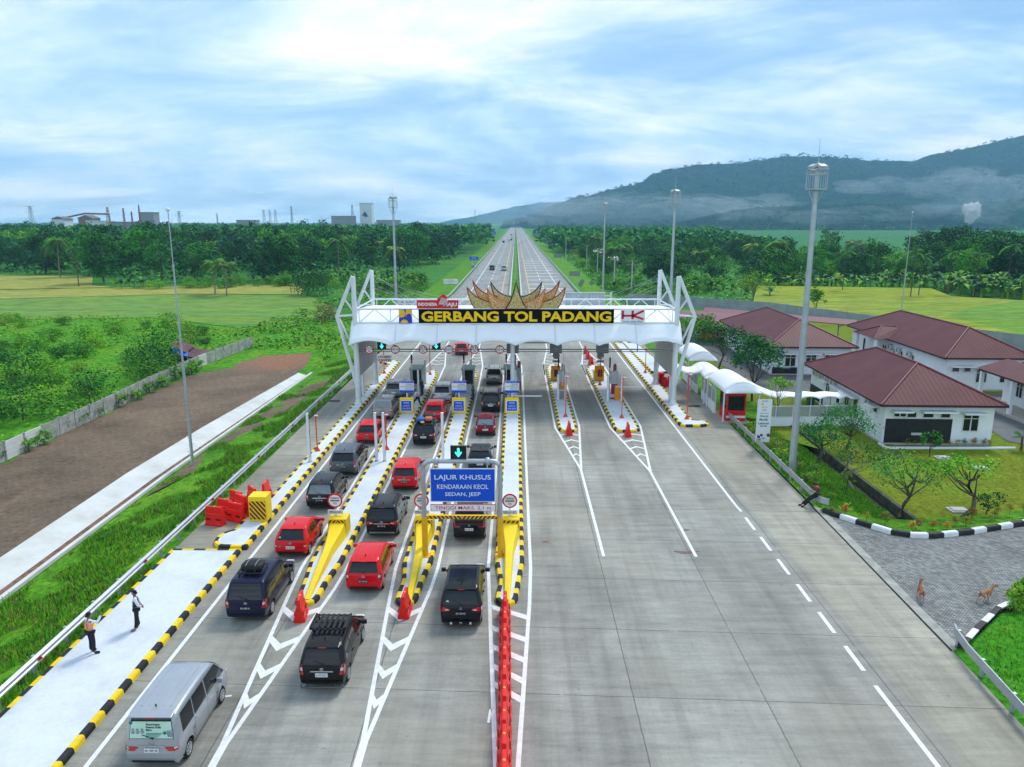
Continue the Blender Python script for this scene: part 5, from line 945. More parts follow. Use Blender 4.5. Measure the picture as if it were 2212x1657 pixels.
def hiproof(mb,x0,x1,y0,y1,ze,zr,cap=None):
    w=(x1-x0)/2; a=(x0+w,y0+w,zr); b=(x0+w,y1-w,zr); c=[(x0,y0,ze),(x1,y0,ze),(x1,y1,ze),(x0,y1,ze)]
    mb.add([c[0],c[3],b,a],[(3,2,1,0)],0); mb.add([c[1],c[2],b,a],[(0,1,2,3)],0); mb.add([c[0],c[1],a],[(0,1,2)],1); mb.add([c[2],c[3],b],[(0,1,2)],1)
    if cap: cap.tube([a,b],.1,6); [cap.tube([p,q],.09,6) for p,q in ((c[0],a),(c[1],a),(c[2],b),(c[3],b))]
def office(loc,rz,W,D,he,hr,ov,label,front=(),left=(),acs=(),tile=None,name='office_building',tile_left=None):
    t=empty(name,loc,rz,label,'building','white office buildings with maroon roofs'); m=MB(); m.bx(0,W,0,D,-.1,he-.02); m.build('wall',WALL,t)
    m=MB(); m.bx(-.06,W+.06,-.06,D+.06,-.1,.12); m.build('plinth',M('plinth_beige',(.5,.45,.38),.8),t)
    m=MB(); cp=MB(); hiproof(m,-ov,W+ov,-ov,D+ov,he,hr,cp); r=m.build('roof',RM,t); cp.build('roof_cap',RCAP,r); f=MB()
    for a in ((-ov-.02,W+ov+.02,-ov-.05,-ov+.02),(-ov-.02,W+ov+.02,D+ov-.02,D+ov+.05),(-ov-.05,-ov+.02,-ov+.021,D+ov-.021),(W+ov-.02,W+ov+.05,-ov+.021,D+ov-.021)): f.bx(*a,he-.16,he+.02)
    f.bx(-ov+.03,W+ov-.03,-ov+.03,D+ov-.03,he-.1,he-.06); f.build('fascia',FASC,r)
    if tile: a,b,z0,z1=tile; MB().bx(a,b,-.05,.0-.001,z0,z1).build('tile_panel',BTILE,t); MB().bx((a+b)/2-.5,(a+b)/2+.3,-.07,-.05,.75,.95).build('plaque',LGREY,t)
    if tile_left: a,b,z0,z1=tile_left; MB().bx(-.05,-.001,a,b,z0,z1).build('tile_panel',BTILE,t)
    def win(kind,u0,u1,z0,z1,aw):
        # one opening: frame, panes, awning above
        def B(mb,a,b,d0,d1,c,d,mi=0):
            mb.bx(a,b,-d1,-d0,c,d,mi) if kind=='f' else mb.bx(-d1,-d0,a,b,c,d,mi)
        m=MB(); B(m,u0-.06,u1+.06,0,.05,z1,z1+.06); B(m,u0-.06,u1+.06,0,.08,z0-.06,z0); B(m,u0-.06,u0,0,.05,z0,z1); B(m,u1,u1+.06,0,.05,z0,z1)
        if u1-u0>.8: um=(u0+u1)/2; B(m,um-.04,um+.04,.002,.055,z0,z1); B(m,u0,u1,.003,.05,z1-.36,z1-.31)
        w=m.build('window',FRAME,t); m=MB(); B(m,u0,u1,.002,.02,z0,z1); m.build('pane',DGLASS,w)
        if aw: m=MB(); B(m,u0-.3,u1+.3,0,.7,z1+.1,z1+.22); m.build('awning',WHITE,t)
    for a in front: win('f',*a)
    for a in left: win('l',*a)
    for (y,z) in acs:
        q=MB(); q.bx(-.42,-.1,y-.4,y+.4,z,z+.55); q.bx(-.1,0,y-.3,y+.3,z-.04,z); u=q.build('air_conditioner',M('ac_white',(.62,.63,.62),.5),t,bev=.02); q=MB(); q.lathe([(.22,-.425),(.2,-.43),(0,-.43)],(0,y-.12,z+.28),14,0,'x'); q.build('fan_grille',GREY,u)
    return t
A=office((28.6,55.25,-.5),-.035,8.3,15.8,3.3,5.7,.6,'nearest white office with maroon roof and black tiled panel facing the lawn',front=[(.75,1.6,2.2,2.55,1),(1.75,2.4,2.2,2.55,0),(2.95,3.7,2.2,2.55,1),(4.3,4.95,2.2,2.55,1),(6.05,7.15,1.15,2.45,1)],left=[(1.2,1.8,2.2,2.55,1),(4.8,5.6,1.1,2.4,1),(6.6,7.4,1.1,2.4,1),(8.4,9.2,1.1,2.4,1),(11,11.8,1.1,2.4,1)],acs=[(2.6,2.5),(9.9,2.5),(11.2,2.45),(12.6,2.5),(14.2,2.5)],tile=(.15,5.2,.12,2.05),tile_left=(12.4,15.7,.12,1.4))
# antenna-free front bed kerb
office((28.9,81.9,-.5),-.03,8.7,21.2,3.3,5.75,.65,'white office behind the leafy trees, farther left of the big light mast',front=[(1.6,2.7,1.0,2.3,1),(3.9,5.0,1.0,2.3,1),(6.0,7.1,1.3,2.3,1)],left=[(2,2.8,1.2,2.4,0),(5,5.8,1.2,2.4,0),(9,9.8,1.2,2.4,0)],acs=[(3.6,2.2),(6.6,2.2),(8,2.2),(12,2.2)],tile=(.2,3.6,.12,.85))
Cb=office((44.1,74.0,-.5),-.03,8.0,23,3.5,6.0,.6,'large white office at the right with a small projecting hipped porch roof',front=[(.6,1.25,2.0,2.4,1),(1.8,2.4,2.0,2.4,1),(3.1,4.1,.9,2.2,1),(5.5,6.5,.9,2.2,1)],left=[(3.5,3.9,1.2,1.6,1),(6.6,7.0,.9,2.4,0),(9.2,9.6,.9,2.4,0),(11,11.4,.9,2.4,0),(13.2,14.2,.3,2.4,0),(19,19.5,.8,2.4,0)],acs=[(7.5,2.2),(10,2.2),(12,2.25)])
m=MB(); cp=MB(); m.add([(-2.2,11.8,3.45),(-2.2,17.6,3.45),(1.2,13.4,4.6),(1.2,16.0,4.6),(-.2,14.7,4.62),(1.0,11.8,3.6),(1.0,17.6,3.6)],[(0,1,4)[::-1],(0,5,2,4),(1,4,3,6)],0); cp.tube([(-2.2,11.8,3.45),(-.2,14.7,4.64),(2.2,14.7,4.64)],.08,6); cp.tube([(-2.2,17.6,3.45),(-.2,14.7,4.64)],.08,6); p=m.build('porch_roof',RM[0],Cb); cp.build('roof_cap',RCAP,p)
for y in (12.2,17.2): MB().bx(-2.0,-1.7,y-.15,y+.15,-.1,3.44).build('porch_column',WALL,Cb)
D_=office((46.2,57.8,-.35),-.03,9,10.8,3.25,5.9,.3,'white building with columned porch cut off by the right picture edge',front=[(3,4,1,2.3,1)],left=[(2,2.8,1,2.3,0),(5,5.9,.4,2.4,0),(8,8.8,1.,2.3,0)])
m=MB(); m.bx(-2.5,-.31,.2,10.9,3.05,3.22); m.build('porch_slab',FASC,D_)
m=MB(); m.add([(-2.6,0,3.23),(-2.6,11.1,3.23),(.2,11.1,4.1),(.2,0,4.1)],[(0,3,2,1)],0); m.build('porch_roof',RM[0],D_)
for y in (1.5,6.0,10.6): MB().bx(-2.4,-2.1,y-.15,y+.15,-.1,3.05).build('porch_column',WALL,D_)
m=MB(); m.bx(-2.6,9.,-.3,11,-.25,.02); m.build('porch_floor',M('tile_beige',(.5,.45,.38),.5),D_)
CR=M('carport_roof',(.2,.05,.055),.45,var=.12)
def carport(pts,z,label,tilt=.4):
    a=Vector((pts[0][0],pts[0][1])); t=empty('carport',(a.x,a.y,-.5),0,label,'carport','maroon carports by the rear wall'); P=[(p[0]-a.x,p[1]-a.y) for p in pts]; m=MB(); zz=[z+.5,z+.5,z+.5-tilt,z+.5-tilt]
    vs=[(p[0],p[1],h) for p,h in zip(P,zz)]; m.add(vs+[(v[0],v[1],v[2]-.1) for v in vs],[(0,1,2,3),(7,6,5,4),(0,4,5,1),(1,5,6,2),(2,6,7,3),(3,7,4,0)]); m.build('roof',CR,t); n=5
    for k in range(n):
        f=(k+.5)/n; b=Vector(P[0]).lerp(Vector(P[1]),f).lerp(Vector(P[3]).lerp(Vector(P[2]),f),.25); m=MB(); m.tube([(b.x,b.y,0),(b.x,b.y,z+.25)],.08,6); m.tube([(b.x,b.y,z-.6),(b.x+.7,b.y-1.0,z+.1)],.05,6); m.build('post',GREY,t)
carport([(24.6,113.3),(33.6,109.2),(29.6,102.6),(23.6,106.4)],3.1,'maroon carport roof just right of the gate mast')
carport([(30.3,117.5),(47.5,101.8),(45.9,99.6),(29.2,114.8)],3.1,'long narrow maroon carport roof along the rear grey wall')
# red booth, tensile canopies and walkway
t=empty('guard_booth',(17.75,60.0,0),-.03,'red and white guard booth with dark window under an arched white canopy','booth'); R2=M('booth_red',(.62,.015,.02),.5)
MB().bx(0,1.6,0,2.4,-.1,.95).build('lower_wall',R2,t); MB().bx(-.01,1.61,-.01,.0,.3,.5).build('stripe',WHITE,t); m=MB(); [m.bx(x-.06,x+.06,y-.06,y+.06,.95,2.25) for x in (.06,1.54) for y in (.06,2.34)]; m.bx(0,1.6,0,2.4,2.2,2.45); m.build('frame',R2,t); m=MB(); m.bx(.14,1.46,.02,.05,.98,2.18); m.bx(.0,.03,.14,2.26,.98,2.18); m.bx(1.57,1.6,.14,2.26,.98,2.18); m.bx(.1,1.5,2.3,2.34,.98,2.18); m.build('window',DGLASS,t)
m=MB(); m.bx(-.4,1.9,-.5,2.8,-.1,.03); m.build('floor_slab',M('pinkish_tile',(.5,.36,.3),.7),t)
def arch_canopy(x0,x1,y0,y1,z,h,label,posts=True):
    t=empty('tensile_canopy',((x0+x1)/2,(y0+y1)/2,0),0,label,'canopy','small white tensile canopies on the right'); w=(x1-x0)/2; d=(y1-y0)/2; m=MB()
    m.grid(lambda u,v:(-w+2*w*u,-d+2*d*v,z+h*math.sin(PI*u)**.8*(1-.12*(2*v-1)**2)+.25*math.sin(PI*v)*0),16,8); m.build('membrane',MEM,t,sol=.03)
    for s in (-1,1):
        if posts:
            for e in (-1,1): q=MB(); q.tube([(s*(w-.06),e*(d-.1),-.4),(s*(w-.06),e*(d-.1),z)],.06,8); q.build('post',STEELW,t)
        if s<0: q=MB(); q.grid(lambda u,v:(-w+2*w*u,-d-.35*(1-v),z+(h*math.sin(PI*u)**.8*.88-.02)*v),16,3); q.build('gable_membrane',MEM,t,sol=.02)
        q=MB(); q.tube([(-w+2*w*k/12,s*(d-.02),z+h*math.sin(PI*k/12)**.8*.88-.03) for k in range(13)],.035,6); q.build('arch_rib',STEELW,t)
arch_canopy(17.35,20.4,59.6,65.2,2.6,1.0,'arched white canopy over the red guard booth'); arch_canopy(17.2,20.1,72,77.4,3.0,1.0,'arched white canopy farther behind the booth'); arch_canopy(17.3,19.6,66,71.3,2.5,.55,'low rounded white canopy between the two arched ones')
def sail(pts,label,sag=.35,n=12):
    c=sum((Vector(p) for p in pts),Vector())/4; t=empty('tensile_canopy',(c.x,c.y,0),0,label,'canopy','small white tensile canopies on the right'); P=[Vector(p)-Vector((c.x,c.y,0)) for p in pts]; m=MB()
    def fn(u,v): p=P[0].lerp(P[1],u).lerp(P[3].lerp(P[2],u),v); q=(u*4)%1 if n>12 else u; p.z-=sag*4*u*(1-u)*(.3 if n>12 else 1); p.z+=(.22*(4*q*(1-q))*abs(2*v-1) if n>12 else 0)+.35*math.sin(PI*v); return p
    m.grid(fn,n,8); m.build('membrane',MEM,t,sol=.03); return t
sail([(14.7,66.9,3.4),(17.5,67.4,2.9),(17.5,69.6,3.0),(14.7,68.6,3.6)],'white sail canopy bridging the gate mast and the booth canopies',.5); sail([(20.3,60.9,2.6),(22.6,60.9,1.75),(22.6,62.9,1.75),(20.3,64.8,2.7)],'sloping white sail canopy leading down to the covered walkway',.15)
w=sail([(22.5,60.9,1.7),(29.4,61.1,1.7),(29.4,62.9,1.7),(22.5,62.9,1.7)],'long scalloped white canopy over the walkway to the nearest office',.0,24)
for k in range(5):
    for y in (60.95,62.8): q=MB(); x=22.6+1.68*k-25.95; q.tube([(x,y-61.95,-.5),(x,y-61.95,1.72)],.05,6); q.build('post',STEELW,w)
MESH=M('wire_mesh',(.42,.45,.46),.6,alpha=.72)
def meshfence(a,b,z0,zw,zt,label,n):
    a=Vector(a);b=Vector(b);L=(b-a).length; t=empty('mesh_fence',(a.x,a.y,z0),math.atan2(b.y-a.y,b.x-a.x),label,'fence','white wall and mesh fences by the booth'); MB().bx(0,L,-.08,.08,0,zw).build('wall',WALL,t)
    for k in range(n): MB().bx(L*k/n+.08,L*(k+1)/n-.08,-.012,.012,zw+.06,zt-.05).build('mesh_panel',MESH,t)
    for k in range(n+1): x=L*k/n; q=MB(); q.bx(x-.04,x+.04,-.045,.045,zw,zt+.02); q.build('post',STEELW,t)
    for k in range(2): z=(zw+.04,zt-.03)[k]; q=MB(); q.bx(0,L,-.03,.03,z-.02,z+.03); q.build('rail',STEELW,t)
meshfence((17.5,62.6),(17.75,68.3),0,.85,2.1,'white wall with mesh panels just left of the guard booth',4); meshfence((17.8,70.3),(18.05,77.4),0,.75,1.9,'white wall with mesh panels farther toward the rear canopy',5); meshfence((20.6,60.3),(29.3,60.6),-.5,.75,1.75,'white wall with mesh panels along the covered walkway',6)
# precast walls
PC=M('precast_concrete',(.36,.36,.33),.85,var=.35,scale=1.5,bump=.3); PCG=M('precast_grey',(.3,.33,.36),.8,var=.15,scale=.6)
def precast(pts,z,h,label,mat,seg=2.4,white=()):
    t=empty('precast_wall',(pts[0][0],pts[0][1],z),0,label,'wall'); P=[]; o=Vector(pts[0]); k=0
    for a,b in zip(pts,pts[1:]):
        a=Vector(a);b=Vector(b);n=max(1,round((b-a).length/seg)); ang=math.atan2(b.y-a.y,b.x-a.x)
        for i in range(n):
            c=a.lerp(b,(i+.5)/n)-o; L=(b-a).length/n; m=MB()
            for j in range(4): m.box((c.x,c.y,h*(j+.5)/4),(L-.04,.07+.006*(j%2),h/4-.015),0,ang)
            m.build('panel',CURBC if k in white else mat,t); p=a.lerp(b,i/n)-o; m=MB(); m.box((p.x,p.y,h/2+.05),(.14,.16,h+.1),0,ang); m.build('post',mat,t); k+=1
precast([(-39.3,40),(-39.45,68),(-39.95,78),(-40.1,91),(-38.8,107)],-1.56,1.5,'weathered precast wall overgrown with creepers on the left',PC,2.4,(6,7,21))
precast([(24,156),(33,150.6),(48,139.3),(56,124),(65,105),(71,95),(78,80)],-.56,2.1,'grey precast boundary wall behind the office buildings',PCG,4.)
# hut
t=empty('hut',(-44.2,94.8,-1.55),.12,'wooden hut with rusty sheet roofs and a blue tarpaulin','hut'); RU=M('rusty_roof',(.12,.05,.045),.7,var=.5,scale=1.2); m=MB(); m.bx(-2.2,1.0,-1.6,2.2,0,1.6); m.build('wall',M('old_timber',(.1,.08,.06),.9,var=.4),t); m=MB(); m.add([(-2.7,-1.9,1.5),(-2.7,2.6,1.5),(-.6,2.6,2.6),(-.6,-1.9,2.6),(1.4,2.6,1.6),(1.4,-1.9,1.6)],[(0,3,2,1),(3,5,4,2)]); m.build('roof',RU,t,sol=.05); m=MB(); m.add([(.6,-2.6,1.35),(3.4,-2.6,.9),(3.6,2.2,1.0),(.8,2.2,1.6)],[(0,1,2,3)]); m.build('awning_roof',RU,t,sol=.05); m=MB(); m.add([(.1,-1.92,1.3),(1.3,-1.92,1.5),(.0,-1.92,2.2),(-.3,-1.95,2.2)],[(0,1,2,3)]); m.add([(.9,-2.65,1.34),(1.9,-2.65,1.15),(1.4,-.6,1.6),(.7,-.6,1.75)],[(0,1,2,3)]); m.build('tarpaulin',M('tarp_blue',(.03,.14,.6),.5),t,sol=.03); m=MB()
for x,y in ((3.2,-2.4),(3.3,2),(1.8,-2.5)): m.tube([(x,y,0),(x,y,.95)],.06,6)
m.build('post',M('old_timber',(.1,.08,.06)),t)
# ================================================================ GUARDRAILS
PR=[(a*1.25,b*1.2) for a,b in [(0,-.155),(.02,-.155),(.085,-.1),(.085,-.06),(.02,-.01),(.02,.01),(.085,.06),(.085,.1),(.02,.155),(0,.155)]]
def guardrail(pts,label,step=2.0,side=1,refl=0,h=.62,maxp=60,flare=False):
    t=empty('guardrail',(pts[0][0],pts[0][1],0),0,label,'guardrail'); o=Vector((pts[0][0],pts[0][1],0)); P=[Vector((p[0],p[1],p[2] if len(p)>2 else 0))-o for p in pts]; m=MB(); rows=[]
    for i,p in enumerate(P):
        d=(P[min(i+1,len(P)-1)]-P[max(i-1,0)]); d.z=0; d.normalize(); q=Vector((d.y,-d.x,0))*side; rows.append([p+q*a+Vector((0,0,h+b)) for a,b in PR])
    n=len(PR)
    for a,b in zip(rows,rows[1:]): m.add(a+b,[(k,(k+1)%n,n+(k+1)%n,n+k) for k in range(n)],0,False)
    m.add(rows[0],[tuple(range(n))]); m.add(rows[-1],[tuple(range(n))]); m.build('beam',GALV,t); pm_=None; s=0.4; cnt=0; acc=0
    for a,b in zip(P,P[1:]):
        L=(b-a).length; d=(b-a).normalized()
        while s<acc+L and cnt<maxp:
            c=a+d*(s-acc)
            if pm_ is None: mm=MB(); mm.bx(-.14*1.0-.05,-.14*1.0+.05,-.06,.06,-.4,.74); mm.bx(-.1,.0,-.09,.09,.48,.74); mm.v=[(v[0]*side,v[1],v[2]) for v in mm.v] ; pm_=mm.build('post',GALV,t,tuple(c))
            else: q=pm_.copy(); COL.objects.link(q); q.location=c; q.parent=t
            pm_.location=pm_.location
            if refl and cnt%4==2: mm=MB(); mm.disc((c.x,c.y-.0,h+.02),.07,10,.05); mm.v=[(v[0]+.12*side,v[1],v[2]) for v in mm.v]; mm.build('reflector',RSIGN,t)
            s+=step; cnt+=1
        acc+=L
    return t
guardrail([(-17.78,4),(-17.82,40),(-17.95,75),(-18.0,92)],'long steel guardrail along the left edge beside the white platform',2.0,1,1)
guardrail([(17.95,62),(17.95,60.7),(17.85,50),(17.72,41.0),(17.8,40.5),(18.15,40.15)],'steel guardrail on the right with a man sitting at its end',2.0,-1)
guardrail([(17.55,26.7),(17.42,26.35),(17.2,25.2),(16.75,20),(16.2,10)],'short steel guardrail in the bottom right corner',2.0,-1)
for s,lb in ((-1,'left'),(1,'right')): guardrail([(s*17.9,104),(s*16.6,130),(s*14.65,165),(s*14.4,900)],f'steel guardrail running up the {lb} edge of the highway',6.,-s)
# ================================================================ MASTS AND POLES
def lightmast(x,y,z,top,label,r=.25):
    t=empty('light_mast',(x,y,z),0,label,'light mast','high light masts along the plaza'); h=top-z; m=MB(); m.tube([(0,0,0),(0,0,h*.5),(0,0,h-.3)],[r,r*.8,r*.55],12); m.lathe([(r*1.5,0),(r*1.5,.05),(r*1.05,.12)],n=12); m.build('pole',GALV,t); m=MB(); rr=.62
    for zz in (h-1.75,h-.85,h-.55): m.tube([(rr*math.cos(2*PI*k/12),rr*math.sin(2*PI*k/12),zz) for k in range(13)],.03,6,cap=False)
    for k in range(12): a=2*PI*k/12; m.tube([(rr*math.cos(a),rr*math.sin(a),h-1.75),(rr*math.cos(a),rr*math.sin(a),h-.55)],.018,5)
    for k in range(4): a=2*PI*k/4+.4; m.tube([(r*.6*math.cos(a),r*.6*math.sin(a),h-2.6),(rr*math.cos(a),rr*math.sin(a),h-1.75)],.035,6)
    m.lathe([(.1,h-1.75),(rr,h-1.75)],n=12); m.build('cage',GALV,t)
    for k in range(4):
        a=2*PI*k/4+.3; q=MB(); q.box((0,.45,0),(.5,.32,.16)); q.bx(-.03,.03,0,.4,-.03,.03); f=q.build('floodlight',LGREY,t,(0,0,h-.15)); f.rotation_euler=(-.5,0,a); q=MB(); q.box((0,.46,-.085),(.44,.26,.02)); q.build('lens',TRIM,f)
    q=MB(); q.tube([(0,0,h-.3),(0,0,h+1.3)],[.03,.01],6); q.build('lightning_rod',GALV,t); q=MB()
    for k in range(int(h*.75)): zz=h*.2+k*.8; q.tube([(r*.7,0,zz),(r*.7+.22,0,zz),(r*.7+.22,0,zz+.08)],.014,4) if zz<h-2.6 else None
    q.build('climbing_pegs',GALV,t)
lightmast(18.53,46.95,-.25,20.15,'tallest looking light mast on the right verge nearest the camera',.24); lightmast(18.5,88,-.5,20.3,'light mast just behind the right end of the gate',.22); lightmast(17.6,149,-1,20.3,'light mast behind the gate left of the right stay cables',.22); lightmast(-17.4,107,-.5,20.2,'light mast behind the left end of the gate',.22)
def pegpole(x,y,z,h,label):
    t=empty('lightning_pole',(x,y,z),0,label,'lightning pole','slim stepped poles'); m=MB(); n=5
    for k in range(n): m.tube([(0,0,h*k/n),(0,0,h*(k+1)/n)],.115-.02*k,10); m.lathe([(.1,h*k/n-.04),(.17-.02*k,h*k/n),(.1,h*k/n+.06)],n=10)
    m.build('pole',GALV,t); q=MB()
    for k in range(int(h/.62)-2): zz=1.2+k*.62; s=1 if k%2 else -1; q.tube([(0,0,zz),(s*.26,0,zz),(s*.26,0,zz+.09)],.016,4)
    q.build('climbing_pegs',GALV,t); q=MB(); q.lathe([(0,h-.05),(.13,h+.02),(.16,h+.1),(.1,h+.2),(0,h+.25)],n=12); q.build('cap',WHITE,t)
pegpole(-24.15,52.25,-1.5,18.7,'slim stepped pole standing beside the concrete drain on the left'); pegpole(74.5,142,-.6,18.7,'slim stepped pole in the paddy behind the right office roofs')
CONCP=M('pole_concrete',(.5,.5,.47),.8)
for k,(px,py,ty,lb) in enumerate([(1267,578,531,'utility pole with crossarm before the distant hut roof'),(1290,596,539,'utility pole with crossarm left of the slim light mast'),(1326,628,558,'utility pole with crossarm right of the slim light mast'),(1363.5,641,564,'utility pole with double crossarm left of the right gate mast'),(1206,545,505,'plain utility pole beside the far green paddy'),(1222,561,515,'plain utility pole near the highway verge')]):
    x,y=G(px,py,-1.5); h=(py-ty)/1587*y*1.02; t=empty('utility_pole',(x,y,-1.6),0,lb,'utility pole','concrete utility poles right of the highway'); MB().tube([(0,0,0),(0,0,h)],[.2,.12],8).build('pole',CONCP,t); m=MB()
    if k<4: m.bx(-1.2,1.2,-.08,.08,h-.35,h-.2); [m.tube([(x_,0,h-.2),(x_,0,h+.05)],.05,6) for x_ in (-1.1,-.5,.5,1.1)]
    if k==3: m.bx(-1.6,1.6,-.08,.08,h-3,h-2.8); m.bx(-1.6,1.6,-.08,.08,h-1.2,h-1)
    if k<4: m.build('crossarm',GREY,t)
for k,y in enumerate((174,248,330,420,520,640,780)):
    t=empty('median_lamp',(0,y,.2),0,'double armed street lamp on the highway median, %s from the gate'%['first','second','third','fourth','fifth','sixth','seventh'][k],'street lamp','street lamps on the median'); MB().tube([(0,0,0),(0,0,9.5)],[.14,.09],8).build('pole',GALV,t)
    for s in (-1,1): m=MB(); m.tube([(s*3.3*(1-math.cos(RD(a))),0,9.5+2.6*math.sin(RD(a))) for a in range(0,91,15)],.05,6); m.build('arm',GALV,t); MB().box((s*3.5,0,12.1),(.8,.25,.14)).build('lamp_head',LGREY,t)
# ================================================================ ROADSIDE SIGNS
def board(x,y,z,w,h,zc,label,mat,lines=(),tm=WSIGN,cat='road sign',posts=(-.35,.35),extra=None):
    t=empty('road_sign',(x,y,z),0,label,cat,'roadside signs along the highway'); MB().bx(-w/2,w/2,0,.06,zc-h/2,zc+h/2).build('board',mat,t); m=MB(); [m.tube([(w*p,.1,0),(w*p,.1,zc+h*.4)],.07,6) for p in posts]; m.build('post',GALV,t)
    for s,tw,th,dz in lines: text(s,tw,th,tm,t,(0,-.012,zc+dz),ext=.008)
    return t
x,y=G(1024,592,-1.3); board(x,y,-1.2,3.1,1.25,5.2,'blue direction board beside the left highway edge with round signs below',BLUE,[('REST AREA',1.6,.3,.25),('KM 12 PARIT MALINTANG',2.6,.28,-.2)],posts=(-.2,.4))
t=ring_sign((x-.4,y+.0,2.2),'round 80 limit sign below the blue direction board',[('80',.4,.35,0)],'round signs by the highway','limit_sign',.42); MB().tube([(0,.06,-3.4),(0,.06,.4)],.05,6).build('post',GALV,t)
t=signthing('round_sign',(x-.35,y+.0,1.2),'round blue 60 sign under the 80 limit sign',group='round signs by the highway'); MB().disc((0,0,0),.45,24,.03).build('plate',BLUE,t); text('60',.42,.34,WSIGN,t,(0,-.01,0))
x,y=G(1063,522,-1.3); board(x,y,-1.2,6,3,7.5,'distant blue direction board above the left highway verge',BLUE,[('PADANG',3.6,.7,.6),('SICINCIN 12 KM',4.8,.6,-.5)])
x,y=G(974,635,-1.); board(x,y,-1.,3.4,1.15,3.1,'white warning board DILARANG MEMBUANG BENDA APAPUN on the left verge',WSIGN,[('DILARANG',1.2,.2,.32),('MEMBUANG BENDA APAPUN',3.0,.2,0),('DI JALAN TOL',1.4,.2,-.32)],RSIGN)
board(-15.9,109,-.3,3.6,1.9,4.6,'white board with red border seen through the rear gate truss',WSIGN,[('HATI-HATI',2.2,.3,.5),('KURANGI KECEPATAN',2.9,.3,0),('ANDA',1.2,.3,-.5)],BLK)
board(-13.2,112,-.3,2.2,1.9,4.4,'grey panel behind the rear gate truss beside the white board',GREY)
for px,py,w,h,zc,lb in ((1240.5,620,2.9,1.3,3.6,'nearest grey sign back on the right highway verge'),(1205,574,3.3,1.7,4.,'second grey sign back on the right highway verge'),(1186,541,5.2,2,5,'third grey sign back on the right highway verge'),(1158,519,7,3.,5,'farthest pale sign back on the right highway verge')): x,y=G(px,py,-1.); board(x,y,-1.,w,h,zc,lb,GREY)
for k,(px,py,lb) in enumerate([(1257,622,'upright diamond sign back right of the grey boards'),(1278,626,'low diamond sign back on the right verge'),(1254,629,'tilted diamond sign back nearest the white screen')]):
    x,y=G(px,py,-.6); t=empty('diamond_sign',(x,y,-.8),0,lb,'road sign','diamond sign backs on the verge'); m=MB(); a=.75; m.ext([(0,0,1.9-a),(a,0,1.9),(0,0,1.9+a),(-a,0,1.9)],(0,.04,0)); m.build('plate',GREY,t); MB().tube([(0,.07,0),(0,.07,2)],.05,6).build('post',GALV,t)
t=empty('sign_gantry',(10.3,110,0),0,'white framed screen standing behind the right half of the gate','gantry'); m=MB()
for z in (3.4,4.7,6.1): m.tube([(-2.9,0,z),(3.0,0,z)],.07,6)
for k in range(7): m.tube([(-2.9+k*.98,0,3.3),(-2.9+k*.98,0,6.1)],.05,6)
m.tube([(3.9,0,0),(3.9,0,6.2)],.16,8); m.tube([(3.0,0,5.6),(3.9,0,5.6)],.08,6); m.tube([(3.0,0,4.),(3.9,0,4.)],.08,6); m.build('frame',STEELW,t); MB().bx(-2.85,2.95,.03,.06,3.45,6.05).build('panel',M('screen_panel',(.5,.58,.6),.4,var=.2,scale=.8),t)
t=empty('banner',(18.3,52.4,-.35),0,'tall white banner reading Siaga Mudik Lebaran on wooden posts beside the guardrail','banner'); MB().bx(-.53,.53,0,.03,.85,4.1).build('cloth',WSIGN,t); m=MB(); m.bx(-.08,.0,.03,.1,0,4.); m.build('post',M('raw_timber',(.4,.22,.08),.8),t)
TEAL=M('banner_teal',(.05,.16,.16)); 
for s,w,h,z in (('BUMN',.42,.09,3.98),('Selama Kerja',.6,.09,3.05)): text(s,w,h,M('sign_navy',(.03,.03,.25)),t,(0,-.006,z))
text('HK',.3,.14,RSIGN,t,(0,-.006,3.3)); text('BETTER',.4,.06,M('banner_plum',(.2,.03,.3)),t,(0,-.006,3.52))
for s,w,z in (('Siaga',.6,2.83),('Mudik',.64,2.58),('Lebaran',.8,2.3)): text(s,w,.18,TEAL,t,(0,-.006,z),wt=.02)
m=MB(); m.bx(-.25,.25,-.006,0,2.05,2.12); m.build('band',M('sign_navy',(.03,.03,.25)),t); text('2025',.2,.05,WSIGN,t,(0,-.01,2.085)); m=MB(); m.bx(-.28,-.1,-.006,0,3.68,3.82); m.build('badge',EY,t)
m=MB(); q=random.Random(4)
for k in range(16): x=q.uniform(-.45,.4); z=q.uniform(.95,1.5); m.bx(x,x+q.uniform(.06,.22),-.008+k*.0002,-.004+k*.0002,z,z+q.uniform(.05,.2),k%4)
m.build('banner_picture',[RSIGN,M('sign_navy',(.03,.03,.25)),WSIGN,EY],t)
# parked service vehicles on the right
car('suv','white',41.3,116,'white pick-up with black roof rack parked near the rear grey wall','car','',rails=True,extra=ex_rack,rz=PI-.4,group='service vehicles behind the offices')
t=empty('truck',(39.4,105.5,-.5),.12,'white truck with red stripe and chequered side parked between two offices','truck'); m=MB(); m.bx(-1.15,1.15,0,2.0,.5,2.7); m.build('cab',WHITE,t,bev=.12); m=MB(); m.bx(-1.2,1.2,2.15,6.4,.8,2.9); m.build('cargo_box',WHITE,t,bev=.03); m=MB(); m.bx(-1.21,1.21,2.3,6.3,1.35,1.6); m.bx(-1.16,1.16,-.01,1.9,1.1,1.3); m.build('stripe',RSIGN,t); m=MB(); m.bx(-1.0,1.0,-.015,0,1.6,2.45); m.bx(-1.16,-1.15,.4,1.5,1.65,2.4); m.bx(1.15,1.16,.4,1.5,1.65,2.4); m.build('window',DGLASS,t); m=MB(); m.bx(-.9,.9,.2,6.3,.4,.8); m.build('chassis',TRIM,t)
m=MB(); [m.box((sx*1.213,2.5+.3*i,.95+.15*(i%2)),(.01,.28,.14)) for i in range(12) for sx in (-1,1)]; m.build('chequer',RSIGN,t)
